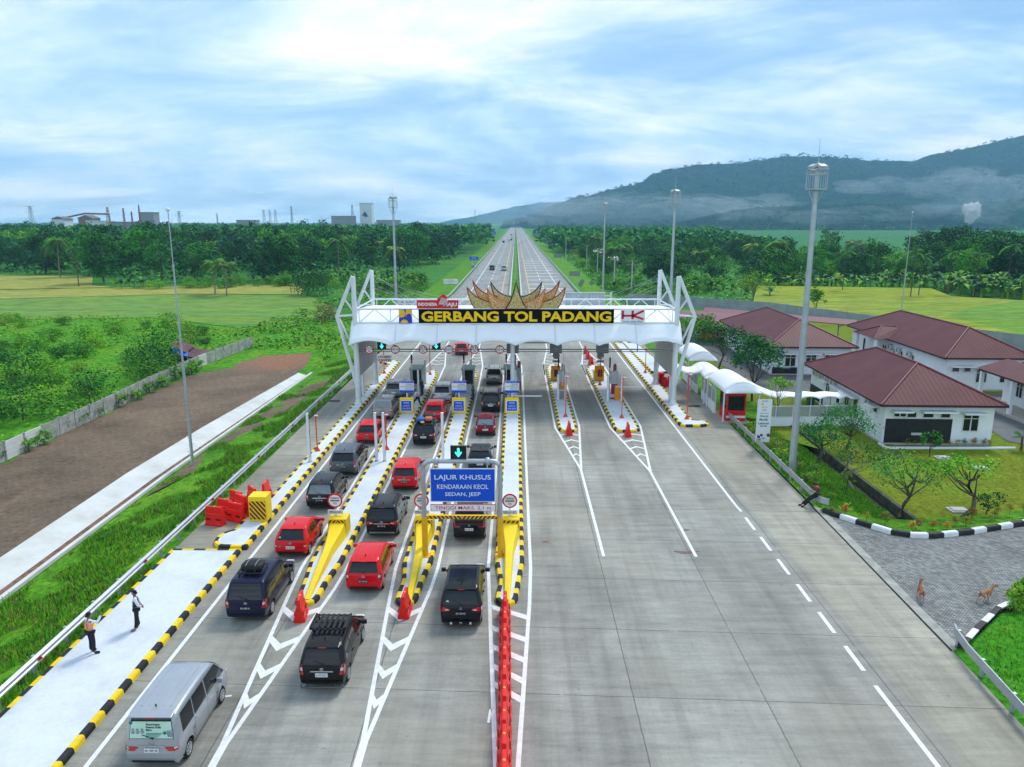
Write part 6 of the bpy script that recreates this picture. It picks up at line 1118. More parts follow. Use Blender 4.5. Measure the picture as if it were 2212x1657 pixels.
for yy in (.9,5.2):
    for s in (-1,1): m=MB(); m.lathe([(.25,-.13),(.45,-.13),(.48,0),(.45,.13),(.25,.13)],(s*1.0,yy,.48),20,0,'x'); m.build('wheel',TYRE,t)
t=empty('ambulance',(31.2,106.3,-.5),1.1,'red and white rescue vehicle half hidden under the first carport','ambulance'); m=MB(); m.bx(-.95,.95,0,4.6,.45,1.9); m.build('body',WHITE,t,bev=.15); m=MB(); m.bx(-.96,.96,.2,4.4,.9,1.2); m.bx(-.7,.7,2.4,2.9,1.9,2.1); m.build('stripe',RED,t); m=MB(); m.bx(-.97,.97,.6,4.2,1.3,1.7); m.build('window',DGLASS,t)
for yy in (.9,3.7):
    for s in (-1,1): m=MB(); m.lathe([(.2,-.1),(.32,-.1),(.34,0),(.32,.1),(.2,.1)],(s*.85,yy,.34),16,0,'x'); m.build('wheel',TYRE,t)
t=empty('truck',(27.6,104.5,-.5),-.2,'red truck nose seen under the first carport','truck'); MB().bx(-1,1,0,4,.5,2.0).build('body',RED,t,bev=.15); MB().bx(-.85,.85,-.01,.02,1.2,1.8).build('window',DGLASS,t)
t=empty('litter_bin',(27.6,66.9,-.5),0,'dark green wheelie bin beside the nearest office','litter bin'); MB().box((0,0,.5),(.5,.55,.95),0,0,1.12).build('body',M('bin_green',(.02,.12,.06),.5),t); MB().bx(-.31,.31,-.34,.34,.98,1.06).build('lid',M('bin_green',(.02,.12,.06)),t)
for k,(x,y) in enumerate([(32.6,49.3),(31.4,51.6),(26.6,41.6)]):
    m=MB(); m.bx(-.55,.55,-.4,.4,0,.1); m.bx(-.4,.4,-.28,.28,.1,.16); tag(m.build('manhole_slab',[CONCP],None,(x,y,-.5)),['pinkish concrete slab lying in the middle of the lawn','pale concrete slab in the lawn close to the office','small pale box slab beside the crooked tree trunk'][k],'slab','concrete slabs in the lawn')
m=MB(); m.bx(28.3,38.2,53.9,54.05,-.5,-.35); m.bx(28.3,28.45,54.05,55.2,-.5,-.35); tag(m.build('bed_border',WALL),'low white border of the planting bed before the nearest office','kerb'); 
# distant plant and pylons
FAR=M('far_grey',(.3,.32,.34),.8); FARW=M('far_white',(.68,.72,.76),.7); FARD=M('far_dark',(.16,.15,.15),.8); FARR=M('far_rust',(.28,.15,.1),.8)
def at_(px,Y): d=ray(px,480); return d[0]/d[1]*Y
def farbox(px,Y,w,d,h,label,mat,name='factory_building',roofp=False,extra=None):
    t=empty(name,(at_(px,Y),Y,-1.6),0,label,'building','distant factory buildings'); MB().bx(-w/2,w/2,0,d,0,h).build('wall',mat,t); m=MB()
    if roofp: m.ext([(-w/2-1,-.5,h),(w/2+1,-.5,h),(0,-.5,h+w*.22)],(0,d+1,0))
    else: m.bx(-w/2-.4,w/2+.4,-.4,d+.4,h,h+.8)
    m.build('roof',FARD if roofp else mat,t)
    if extra: extra(t)
farbox(317,720,14,12,26,'grey block at the right end of the distant factory',FAR); farbox(125,640,10,14,20,'pale gabled shed at the left of the distant factory',FARW,roofp=True); farbox(208,720,20,16,18,'pale tank house in the middle of the distant factory',FARW); farbox(185,730,14,14,21,'dark gabled shed beside the pale tank house',FARR,roofp=True); farbox(265,720,24,14,17,'low grey hall of the distant factory',FAR)
def em(t): m=MB(); m.ext([(-5,-.6,25),(-3,-.6,27.5),(-1.5,-.6,30),(.5,-.6,28.6),(1.6,-.6,26),(3.2,-.6,23.5),(1,-.6,24.2),(-1,-.6,22.8),(-2,-.6,25)],(0,.3,0)); m.build('emblem',M('far_blue',(.03,.09,.25)),t)
farbox(791,950,15,15,40,'tall white silo block with a blue emblem in the distance',FARW,'silo_block',extra=em); farbox(740,940,28,14,24,'grey lower works left of the tall white silo',FAR); farbox(532,900,24,12,19,'tiny low hall on the distant tree line',FAR); farbox(838,980,30,12,19,'low grey hall right of the tall white silo',FAR)
def lattice(px,Y,h,w,label,name='pylon',arms=True,mat=FAR):
    t=empty(name,(at_(px,Y),Y,-1.6),0,label,name.replace('_',' '),'distant towers'); m=MB(); n=6
    for sx in (-1,1):
        for sy in (-1,1): m.tube([(sx*w,sy*w,0),(sx*w*.25,sy*w*.25,h)],.18,4)
    for k in range(n):
        a,b=w*(1-.75*k/n),w*(1-.75*(k+1)/n); z0,z1=h*k/n,h*(k+1)/n
        for sy in (-1,1): m.tube([(-a,sy*a,z0),(b,sy*b,z1)],.12,4); m.tube([(a,sy*a,z0),(-b,sy*b,z1)],.12,4)
    m.build('lattice',mat,t)
    if arms: m=MB(); [m.tube([(-w*k_,0,h*f),(w*k_,0,h*f)],.25,4) for f,k_ in ((.82,2.0),(.91,1.5),(.99,1.8))]; m.build('crossarm',mat,t)
lattice(69,800,34,3,'power pylon left of the distant factory'); lattice(388,900,30,2.6,'small power pylon right of the slim stepped pole'); [lattice(px,1200,36,3,lb) for px,lb in ((571,'leftmost of three tiny pylons on the horizon'),(584,'middle of three tiny pylons on the horizon'),(596,'rightmost of three tiny pylons on the horizon'))]
lattice(631,900,36,1.6,'slender telecom tower on the tree line','telecom_tower',False); lattice(470,950,28,1.2,'thin mast on the tree line right of the factory','telecom_tower',False); lattice(1026,1400,40,1.5,'thin mast on the horizon left of the highway','telecom_tower',False)
lattice(235,700,31,2.4,'lattice hoist tower rising from the distant factory','hoist_tower',False,FARR); lattice(269,700,30,1.4,'first slim chimney frame of the distant factory','hoist_tower',False,FARR); lattice(286,700,27,1.2,'second slim chimney frame of the distant factory','hoist_tower',False,FARR); lattice(303,700,33,1.,'slim chimney frame against the grey block','hoist_tower',False,FARR); lattice(762,930,38,2.2,'lattice hoist tower left of the white silo','hoist_tower',False)
t=empty('conveyor',(at_(195,690),690,0),0,'rusty conveyor bridge along the distant factory roof','conveyor'); m=MB(); m.tube([(-22,0,20),(-4,0,23.5),(18,0,23)],.8,6); m.tube([(-22,0,20),(-22,0,-1.6)],.4,4); m.tube([(18,0,23),(18,0,-1.6)],.4,4); m.build('bridge',FARR,t)
for k,(px,py,lb) in enumerate([(1282,545,'pale roofed house among the trees right of the highway'),(1295,548,'small second house roof beside the pale one'),(1330,569,'little grey roof between the utility poles')]):
    x,y=G(px,py+8,-1.5); t=empty('house',(x,y,-1.6),.3*k,lb,'house','small houses among the trees'); w=[9,5,4][k]; MB().bx(-w/2,w/2,0,5,0,2.6).build('wall',FARW,t); m=MB(); m.add([(-w/2-.6,-.6,2.5),(w/2+.6,-.6,2.5),(w/2+.6,2.5,4.2),(-w/2-.6,2.5,4.2),(w/2+.6,5.6,2.5),(-w/2-.6,5.6,2.5)],[(0,1,2,3),(3,2,4,5)]); m.build('roof',M('zinc_roof',(.5,.53,.55),.4,.3),t,sol=.1)
# ================================================================ VEGETATION
rs=np.random.RandomState(5)
def leafmat(name,a,b_,rough=.75):
    if name in _M: return _M[name]
    m,nt,b=mnode(name); oi=N(nt,'ObjectInfo'); f=nz(nt,.35,3); g=nz(nt,2.2,3)
    c=ramp(nt,mth(nt,'ADD',mth(nt,'MULTIPLY',f,.6),mth(nt,'MULTIPLY',g,.4)),[(.35,a),(.65,b_)]); c=mix(nt,1,c,ramp(nt,oi.outputs['Random'],[(0,(.45,.6,.6)),(.35,(.85,.9,.85)),(.7,(1.1,1.1,1)),(1,(1.6,1.35,.9))]),'MULTIPLY')
    nt.links.new(c,b.inputs['Base Color']); b.inputs['Roughness'].default_value=rough; b.inputs['Specular IOR Level'].default_value=.25; _M[name]=m; return m
LD=leafmat('leaf_dark',(.007,.07,.01),(.018,.14,.016)); LM=leafmat('leaf_mid',(.022,.17,.01),(.06,.3,.018)); LB=leafmat('leaf_bright',(.095,.32,.008),(.2,.45,.014)); LY=leafmat('leaf_olive',(.13,.26,.014),(.27,.38,.02)); LR=leafmat('leaf_red',(.4,.05,.015),(.6,.14,.02)); LDRY=leafmat('leaf_dry',(.12,.07,.035),(.2,.12,.06)); BARK=M('bark',(.11,.085,.06),.9,var=.4,scale=3); BARKP=M('pale_bark',(.25,.22,.18),.9,var=.3,scale=3)
LHILL=leafmat('leaf_hill',(.003,.028,.016),(.02,.085,.04)); LC=leafmat('leaf_blue_green',(.015,.1,.045),(.04,.2,.08)); LP=leafmat('palm_leaf',(.03,.1,.015),(.1,.18,.03))
def quads(c,size,bias=.5,asp=.55,seed=0):
    r=np.random.RandomState(seed); n=len(c); nr=r.normal(size=(n,3)); nr[:,2]=np.abs(nr[:,2])+bias; nr/=np.linalg.norm(nr,axis=1)[:,None]
    t=r.normal(size=(n,3)); t-=(t*nr).sum(1)[:,None]*nr; t/=np.linalg.norm(t,axis=1)[:,None]; b=np.cross(nr,t); s=(np.asarray(size)*r.uniform(.7,1.3,n))[:,None]/2
    V=np.stack([c-t*s,c-b*s*asp,c+t*s,c+b*s*asp],1).reshape(-1,3); return V,np.arange(4*n).reshape(n,4)
def crownpts(rx,ry,rz,nc,per,sig,seed,low=-.55,zc=0.):
    r=np.random.RandomState(seed); d=r.normal(size=(nc*3,3)); d/=np.linalg.norm(d,axis=1)[:,None]; d=d[d[:,2]>low][:nc]; k=len(d)
    rad=r.uniform(.45,1.,k)**.6*(1+.25*np.sin(d[:,0]*4+seed)*np.cos(d[:,1]*3)); C=d*rad[:,None]*[rx,ry,rz]; C[:,2]+=zc
    P=np.repeat(C,per,0)+r.normal(size=(k*per,3))*sig*np.array([1,1,.65]); return P,np.repeat(np.arange(k),per),C
def tree(name,h,rx,rz,mats,leaf,nc,per,seed,trunk=.18,bark=None,crook=.1,sig=None,low=-.5,base=.4,limbs=7,bias=.5):
    r=random.Random(seed); t=empty(name); m=MB(); zc=h-rz*.95; P,cl,C=crownpts(rx,rx,rz,nc,per,sig or rx*.2,seed,low,zc)
    pts=[Vector((0,0,-.2))]; x=y=0
    for k in range(1,6): x+=r.uniform(-crook,crook)*h*.2; y+=r.uniform(-crook,crook)*h*.2; pts.append(Vector((x,y,h*.72*k/5)))
    m.tube(pts,[trunk*(1.25-.17*k) for k in range(6)],7)
    for k in range(limbs):
        c=C[int(r.random()*len(C))]; b=pts[r.choice([2,3,4])]; e=Vector(c); mid=b.lerp(e,.5)+Vector((0,0,-.06*h)); m.tube([b,mid,e],[trunk*.5,trunk*.32,trunk*.1],5)
    m.build('trunk',bark or BARK,t); V,Fq=quads(P,leaf,bias,.6,seed); mi=(np.random.RandomState(seed+1).randint(0,len(mats),len(C)))[cl]; npmesh('crown',V,Fq,mats,mi,t); return t
def fronds(n,L,droop,wd,seed,seg=7,up=.9,leaflets=True,zvar=.35):
    r=random.Random(seed); V=[];Fq=[]
    for k in range(n):
        a=2*PI*k/n*2.4+r.uniform(-.2,.2); e=up-zvar*2*r.random(); l=L*r.uniform(.8,1.1); pts=[]
        for i in range(seg+1):
            f=i/seg; rad=l*f*math.cos(e)*(1-.12*f); z=l*f*math.sin(e)-droop*l*f*f; pts.append((rad,z))
        ca,sa=math.cos(a),math.sin(a)
        for i in range(seg):
            (r0,z0),(r1,z1)=pts[i],pts[i+1]
            if leaflets:
                for q in range(3):
                    f=(i+q/3)/seg; rr=r0+(r1-r0)*q/3; zz=z0+(z1-z0)*q/3; w=wd*math.sin(PI*min(.97,.12+f*.9)); 
                    for s in (-1,1):
                        b=len(V); p=(rr,0,zz); tip=(rr+w*.55,s*w,zz-w*.45); wdt=l*.045
                        for (x,y,z) in (p,(p[0]+wdt,0,p[2]),(tip[0]+wdt*.3,tip[1],tip[2]),tip): V.append((x*ca-y*sa,x*sa+y*ca,z))
                        Fq.append((b,b+1,b+2,b+3))
            else:
                w0=wd*math.sin(PI*(.06+.9*i/seg))**.7; w1=wd*math.sin(PI*(.06+.9*(i+1)/seg))**.7
                for s in (-1,1):
                    b=len(V)
                    for (x,y,z) in ((r0,0,z0),(r1,0,z1),(r1,s*w1,z1+.25*w1),(r0,s*w0,z0+.25*w0)): V.append((x*ca-y*sa,x*sa+y*ca,z))
                    Fq.append((b,b+1,b+2,b+3))
    return np.array(V),np.array(Fq)
def palm(name,h,L,n,seed,mats,tr=.16,lean=.08,droop=.75,zv=.35):
    t=empty(name); m=MB(); r=random.Random(seed); lx=r.uniform(-lean,lean)*h; m.tube([(0,0,-.3),(lx*.2,0,h*.35),(lx*.6,0,h*.7),(lx,0,h)],[tr*1.4,tr,tr*.9,tr*.8],7); m.build('trunk',BARKP if tr>.12 else BARK,t)
    V,Fq=fronds(n,L,droop,L*.2,seed,zvar=zv); V[:,0]+=lx; V[:,2]+=h; npmesh('crown',V,Fq,mats,np.random.RandomState(seed).randint(0,len(mats),len(Fq)//42+1).repeat(42)[:len(Fq)],t); return t
def banana(seed,h=1.8):
    t=empty('banana_plant'); m=MB(); m.tube([(0,0,-.1),(0,0,h)],[.17,.1],7); m.build('stem',LY,t); V,Fq=fronds(9,3.1,.55,.42,seed,6,1.3,False,.45); V[:,2]+=h*.8; npmesh('leaves',V,Fq,[LC,LB,LY],np.random.RandomState(seed).choice([0,0,0,1,1,2],9).repeat(12)[:len(Fq)],t); return t
def scatter(protos,places,label,cat,group,smin=.8,smax=1.2,z=-1.6,seed=1):
    r=random.Random(seed); lab=label if isinstance(label,list) else [label]*len(protos)
    for i,p in enumerate(places):
        k=r.randrange(len(protos)); src=protos[k]; o=src if not src.get('used') else copy_tree(src); src['used']=1
        s=r.uniform(smin,smax)*(p[3] if len(p)>3 else 1); o.location=(p[0],p[1],p[2] if len(p)>2 and p[2] is not None else z); o.rotation_euler=(0,0,r.uniform(0,6.28)); o.scale=(s,s,s*r.uniform(.9,1.1)); tag(o,lab[k],cat,group)
        if 'used' in o and o is not src: del o['used']
    for q in protos:
        if not q.get('used'):
            for c in list(q.children_recursive): bpy.data.objects.remove(c)
            bpy.data.objects.remove(q)
        elif 'used' in q: del q['used']
def inpoly(x,y,P):
    c=False;j=len(P)-1
    for i in range(len(P)):
        if (P[i][1]>y)!=(P[j][1]>y) and x<(P[j][0]-P[i][0])*(y-P[i][1])/(P[j][1]-P[i][1])+P[i][0]: c=not c
        j=i
    return c
def fill(P,d,seed,jit=.45,n=None):
    r=random.Random(seed); x0,x1=min(p[0] for p in P),max(p[0] for p in P); y0,y1=min(p[1] for p in P),max(p[1] for p in P); out=[]; y=y0; k=0
    while y<y1:
        x=x0+(d/2 if k%2 else 0)
        while x<x1:
            a,b=x+r.uniform(-jit,jit)*d,y+r.uniform(-jit,jit)*d
            if inpoly(a,b,P): out.append((a,b))
            x+=d
        y+=d*.87; k+=1
    r.shuffle(out); return out[:n] if n else out
broad=lambda s,mats,nm='forest_tree',h=13,rx=5.2,rz=6.1: tree(nm,h,rx,rz,mats,.8,64,34,s,.26,sig=.8,low=-1)
FL=['dark dense tree of the wood behind the netted green paddies','tall mid green tree of the wood behind the netted green paddies','dark blue green tree of the wood behind the netted green paddies','bright green tree of the wood behind the netted green paddies']
def woods(s0): return [broad(s0,[LD,LD,LM,LD]),broad(s0+1,[LM,LM,LD],h=15,rx=4.8,rz=7),broad(s0+2,[LC,LD]),broad(s0+3,[LM,LB,LM],h=12,rx=5.4,rz=5.6)]
WL=[(-178,258),(-146,250),(-120,215),(-96,214),(-68,224),(-50,250),(-34,290),(-30,420),(-300,420),(-190,262)]
scatter(woods(21),fill(WL,10.5,2,n=155),FL,'tree','trees of the left wood',.7,1.2,-1.6,4)
WR=[(30,215),(52,205),(75,205),(95,207),(112,205),(150,215),(190,300),(150,330),(60,420),(32,420),(30,330)]
FR=[l.replace('behind the netted green paddies','beside the highway sign backs') for l in FL]
scatter(woods(41),[p for p in fill(WR,10,6,n=120) if p[0]/p[1]<.34 or p[1]<300],FR,'tree','trees of the right wood',.5,.88,-1.6,9)
scatter([broad(61,[LD,LM],h=14),broad(62,[LD,LC],h=15)],fill([(122,208),(160,192),(215,235),(195,300),(150,280),(130,230)],8.5,11,n=34),['dark tall tree behind the banana plantation','dark blue green tree behind the banana plantation'],'tree','tall trees at the far right',.85,1.1,-1.6,3)
scatter([palm('coconut_palm',10,5.2,26,3,[LP,LM],zv=.75),palm('coconut_palm',9,5.4,24,8,[LP,LY],zv=.8)],[(-76,186),(-71.5,182),(-150,243),(-43,262),(-58,243),(60,240),(44,300),(30,225),(86,246),(118,262),(-90,300),(-130,320),(-60,330),(38,360),(95,300)],['coconut palm with drooping fronds among broadleaf trees','coconut palm with yellowing fronds among broadleaf trees'],'palm','coconut palms of the woods',.85,1.15,-1.6,2)
scatter([palm('areca_palm',9.5,2.9,15,5,[LD,LM],.09,.04,.6,.6)],[(-124,209),(-92,208),(-108,225),(-140,256),(92,172),(96,176),(104,178),(113,182),(84,190),(126,190),(-47,240)],'slender areca palm with a small tuft on a thin trunk','palm','areca palms of the woods',.9,1.25,-1.6,7)
scatter([banana(3),banana(5),banana(9)],fill([(63,206),(80,203),(109,198),(113,168),(132,160),(165,156),(180,185),(150,212),(110,210),(70,213)],4.3,3,n=230),'blue green banana plant of the plantation behind the yellow paddies','banana plant','banana plants of the right plantation',1.25,1.75,-1.5,8)
scatter([banana(13),banana(15)],fill([(-112,202),(-98,200),(-98,212),(-112,210)],2.6,3,n=12)+fill([(-72,214),(-50,214),(-34,190),(-25,196),(-30,235),(-66,232)],4.6,4,n=60)+fill([(24,188),(60,172),(66,200),(30,210)],6.5,5,n=34),['banana plant at the edge of the wood beside the paddies','tattered banana plant at the edge of the wood'],'banana plant','banana plants along the wood edges',.8,1.2,-1.6,5)
shr=lambda s,mats,r=1.6,h=2.2,n=34,per=32,leaf=.25: tree('shrub',h,r,h*.55,mats,leaf,n,per,s,.06,sig=r*.22,low=-.9,limbs=4)
WB=[(-150,62),(-96,46),(-44,44),(-42,92),(-50,122),(-72,137),(-150,134)]
scatter([shr(71,[LB,LM]),shr(72,[LM,LD]),shr(73,[LB,LY]),shr(74,[LB])],fill(WB,6.2,7,n=130),['bright and mid green shrub of the wild thicket behind the precast wall','dark green shrub of the wild thicket behind the precast wall','yellow green shrub of the wild thicket behind the precast wall','bright green shrub of the wild thicket behind the precast wall'],'shrub','shrubs of the left thicket',.5,1.05,-1.6,3)
scatter([shr(76,[LM,LB,LD],2.4,3.6,60,22)],[(-47,94),(-44,88),(-56,82),(-42.5,83),(-43,72),(-46,66),(-50,104),(-60,70),(-74,92)],'big leafy shrub near the hut and the precast wall','shrub','big shrubs around the hut',.9,1.35,-1.6,3)
scatter([shr(78,[LM,LB],.8,1.1,20,12,.25)],[(-39.6+rnd.uniform(-.5,.5),y+rnd.uniform(-1,1)) for y in range(44,92,3)],'creeper tuft growing over the weathered precast wall','shrub','creepers on the left precast wall',.7,1.3,-1.5,3)
scatter([shr(79,[LM,LB],2,3,50,20,.36),shr(80,[LB,LB,LM],1.8,2.4)],fill([(-66,222),(-100,206),(-100,200),(-60,206),(-30,188),(-24,215)],6,8,n=70)+fill([(24,168),(33,165),(50,190),(60,200),(30,215),(25,320),(29,330)],6.5,9,n=70),['dark bush at the wood edge beside the fields','bright bush at the wood edge beside the fields'],'shrub','bushes along the wood edges',.7,1.2,-1.6,4)
o=shr(81,[LM,LD],4.6,6.2,90,30,.42); o.name='round_bush'; o.location=(-50.4,183,-1.6); tag(o,'big round dark bush standing alone at the paddy edge left of the gate','bush')
o=shr(82,[LDRY],1.9,3.6,60,26,.22); o.name='dead_bush'; o.location=(-34.6,133,-1.6); tag(o,'brown dead bush left of the gate mast','bush')
o=tree('garden_tree',12,4.2,3.6,[LY,LM],.4,40,16,91,.3,low=-.2,sig=.8); o.location=(150,355,-1.5); tag(o,'tall spreading open-crowned tree beyond the right bananas','tree')
# garden trees on the right
gt=lambda s,h,rx,rz,mats,leaf=.16,nc=50,per=34,crook=.5,tr=.09,bark=None,lo=-.3: tree('garden_tree',h,rx,rz,mats,leaf,nc,per,s,tr,bark,crook,sig=rx*.17,low=lo,limbs=12)
for a in [((22.1,51.4,-.8),gt(101,3.0,1.5,.95,[LC,LM],tr=.1),'garden tree with leaning trunk on the bank below the light mast'),((22.35,45.8,-.8),gt(102,3.4,1.7,1.1,[LM,LD],.16,34,22,.8,.09,BARKP),'sparse garden tree with bare pale branches in the ditch line'),((25.2,54.0,-.5),gt(103,3.2,1.8,1.1,[LC,LM],tr=.1),'garden tree at the corner of the nearest office'),
    ((22.95,41.3,-.6),gt(104,3.7,1.8,1.2,[LC,LM,LB,LC],.15,46,30,.5,.1),'garden tree at the ditch end nearest the black and white kerb'),((26.2,40.6,-.4),gt(105,3.6,1.65,1.1,[LM,LB],.17,30,30,.9,.13),'crooked trunk garden tree with clumped crown on the lawn'),((30.4,51.7,-.5),gt(106,2.0,.65,.75,[LM,LD],.2,20,16,.1,.04),'small round sapling in the middle of the lawn'),((27.9,40.9,-.5),gt(107,1.5,.8,.6,[LD,LM],.16,16,18,.4,.04),'low dark bush tree right of the crooked trunk'),
    ((22.2,60.4,-.5),gt(108,4.2,1.1,.7,[LB,LY],.25,20,16,.1,.05,None,-.1),'slim young tree with flat yellow green crown beside the walkway'),((23.0,69.5,-.5),gt(109,6.0,2.5,2.0,[LM,LC],.3,70,26,.2,.1),'leafy green tree right of the arched white canopies'),((26.4,79.2,-.5),gt(110,4.6,2.0,1.5,[LM,LD],.26,50,24,.3,.08),'leafy tree in front of the second office wall'),((24.0,85.5,-.5),gt(111,5.2,2.7,1.7,[LM,LD],.28,70,26,.3,.1),'wide leafy tree behind the rear arched canopy'),((21.5,94,-.5),gt(112,5.0,2.4,1.7,[LB,LM],.3,50,24,.3,.09),'bright green tree between the gate mast and the carport'),((25.0,99,-.5),gt(113,4.6,2.2,1.6,[LM,LB],.3,50,24,.3,.09),'green tree beside the first carport roof'),
    ((47,146,-.6),gt(114,7,3.6,2.4,[LB,LY],.34,50,24,.2,.1),'wide yellow green tree standing in the paddy behind the grey wall'),((55,135,-.6),gt(115,5,1.7,1.6,[LB],.4,40,20,.2,.08),'small bright green tree beside the grey wall'),((21,44.3,-.4),gt(116,1.4,.4,.6,[LB,LY],.16,14,14,.2,.03),'thin sapling on the bank behind the sitting man'),((38.4,53.6,-.4),palm('garden_palm',1.0,1.3,9,31,[LP,LM],.08,.05,.5),'small garden palm right of the nearest office corner')]:
    a[1].location=a[0]; tag(a[1],a[2],'tree')
sp=[tree('flower_shrub',.75,.22,.34,[LR,LY,LY,LB],.13,12,12,201,.015,limbs=4,sig=.08,bias=1.5),tree('flower_shrub',.9,.26,.42,[LR,LB,LY,LY],.14,12,12,202,.015,limbs=4,sig=.09,bias=1.5)]
pl=[(18.4+k*.75+rnd.uniform(-.25,.25),39.9-min(k,4)*.62+max(0,k-6)*.33+rnd.uniform(-.1,.4),-.05) for k in range(19)]+[(30.3+k*.65,54.7+rnd.uniform(-.15,.15),-.5,.85) for k in range(11)]+[(25+k*.9,32.0+k*.2+rnd.uniform(0,.5),.02) for k in range(4)]
scatter(sp,pl,['small shrub with red shoots in a planted row','small shrub with orange and green shoots in a planted row'],'shrub','red shoot shrubs in the planted beds',.55,1.0,-.3,6)
sp=[tree('bank_shrub',.9,.4,.45,[LY,LB],.13,16,16,211,.015,limbs=4,sig=.13,bias=1),tree('bank_shrub',.8,.4,.4,[LDRY,LY],.12,16,14,212,.015,limbs=4,sig=.13,bias=1)]
scatter(sp,[(19.3+rnd.uniform(-.5,.9)+(.4 if y<46 else 0),y+rnd.uniform(-.6,.6),-.35) for y in np.linspace(43.5,58.5,17)],['yellow green shrub of the row along the bank below the guardrail','brownish shrub of the row along the bank below the guardrail'],'shrub','shrub row along the bank below the guardrail',.55,1.1,-.3,2)
scatter([shr(221,[LB,LY],.35,.6,16,12,.14)],[(21.5+k*.33,29.0+k*.32,.0) for k in range(7)],'bright bush on the kerbed lawn corner at the right edge','shrub','bushes on the lawn corner',.7,1.3,0,2)
# ---------------------------------------------------------------- masses nobody could count
def blades(P,h,w,mats,seed,name,k=3):
    r=np.random.RandomState(seed); n=len(P)*k; B=np.repeat(P,k,0)+np.c_[r.normal(0,.06,(n,2)),np.zeros(n)]; a=r.uniform(0,2*PI,n); hh=np.repeat(h if not np.isscalar(h) else np.full(len(P),h),k)*r.uniform(.6,1.3,n); l=r.uniform(.1,.7,n)*hh; d=np.c_[np.cos(a),np.sin(a)]; p=np.c_[-d[:,1],d[:,0]]*w/2
    V=np.stack([np.c_[B[:,:2]-p,B[:,2]],np.c_[B[:,:2]+p,B[:,2]],np.c_[B[:,:2]+p*.5+d*l[:,None],B[:,2]+hh],np.c_[B[:,:2]-p*.5+d*l[:,None],B[:,2]+hh*.96]],1).reshape(-1,3)
    o=npmesh(name,V,np.arange(4*n).reshape(n,4),mats,np.repeat(r.choice(len(mats),len(P)),k)); return tag(o,kind='stuff')
n=26000; y=rs.uniform(9,92,n)**1.0; u=rs.uniform(0,1,n); x=-17.75-6.9*u; z=-.06-1.44*u; kx=np.array([noise.noise(Vector((a*.35,b*.35,0))) for a,b in zip(x,y)]); keep=(kx>-.22)&~((u>.42)&(y>45)&(y<90)&(kx<.25)); o=blades(np.c_[x,y,z+.0][keep],(.2+.14*np.clip(kx,0,1))[keep],.05,[LB,LB,LB,LM,LY,LB,LDRY],3,'grass'); tag(o,'long bright grass on the left verge slope','grass')
n=9000; y=rs.uniform(39.5,62,n); u=rs.uniform(0,1,n); x=17.95+4.6*u; z=-.06-.75*u; o=blades(np.c_[x,y,z],.13,.04,[LB,LB,LY,LM],4,'grass'); tag(o,'short bright grass on the right bank','grass')
n=9000; x=rs.uniform(17,34,n); y=rs.uniform(8,36,n); keep=np.array([inpoly(a,b,[(16.5,8),(34,8),(34,31.5),(24.5,30.4),(22.6,29.5),(20.8,28.5),(18.8,26.7),(17.4,25.6)]) for a,b in zip(x,y)]); o=blades(np.c_[x,y,np.zeros(n)][keep],.12,.04,[LB,LB,LM],6,'grass'); tag(o,'bright short grass of the kerbed lawn corner','grass')
n=44000; x=rs.uniform(-160,-24.5,n); y=rs.uniform(40,150,n); keep=np.array([inpoly(a,b,[(-160,55),(-96,43),(-40,40),(-40.3,90),(-39,108),(-28,104),(-25,95),(-26,150),(-47,126),(-72,139),(-160,136)]) for a,b in zip(x,y)])&(np.array([noise.noise(Vector((a*.12,b*.12,3))) for a,b in zip(x,y)])>-.12)
c=np.c_[x,y,-1.5+rs.uniform(0,.7,n)][keep]; V,Fq=quads(c,.46,.9,.5,9); o=npmesh('undergrowth',V,Fq,[LB,LM,LY],rs.choice(3,len(Fq),p=[.6,.2,.2])); tag(o,'low wild undergrowth of the left thicket','undergrowth',kind='stuff')
n=14000; x=rs.uniform(-300,-26,n); y=rs.uniform(205,420,n); keep=np.array([inpoly(a,b,WL) for a,b in zip(x,y)]); c=np.c_[x,y,-1.5+rs.uniform(0,1,n)**1.5*4.5][keep]; V,Fq=quads(c,1.5,.5,.6,13); o=npmesh('undergrowth',V,Fq,[LD,LM,LC],rs.choice(3,len(Fq),p=[.5,.3,.2])); tag(o,'shady undergrowth filling the wood behind the green paddies','undergrowth',kind='stuff')
n=9000; x=rs.uniform(-46,-19,n); y=rs.uniform(90,215,n); keep=np.array([noise.noise(Vector((a*.1,b*.1,7)))>-.05 and a<-24 and not (b<104 and a<-25.5) for a,b in zip(x,y)]); V,Fq=quads(np.c_[x,y,-1.55+rs.uniform(0,.5,n)][keep],.7,.7,.5,14); o=npmesh('undergrowth',V,Fq,[LB,LM,LY],rs.choice(3,len(Fq),p=[.45,.4,.15])); tag(o,'low weeds between the highway bank and the paddies','undergrowth',kind='stuff')
n=15000; x=rs.uniform(22,160,n); y=rs.uniform(155,420,n); keep=np.array([inpoly(a,b,[(23,158),(34,163),(50,152),(64,203),(110,196),(160,160),(175,230),(60,420),(24,420)]) for a,b in zip(x,y)]); V,Fq=quads(np.c_[x,y,-1.5+rs.uniform(0,1.3,n)][keep],1.0,.7,.5,10); o=npmesh('undergrowth',V,Fq,[LM,LB,LD],rs.choice(3,len(Fq),p=[.5,.2,.3])); tag(o,'low undergrowth between the right wood and the highway','undergrowth',kind='stuff')
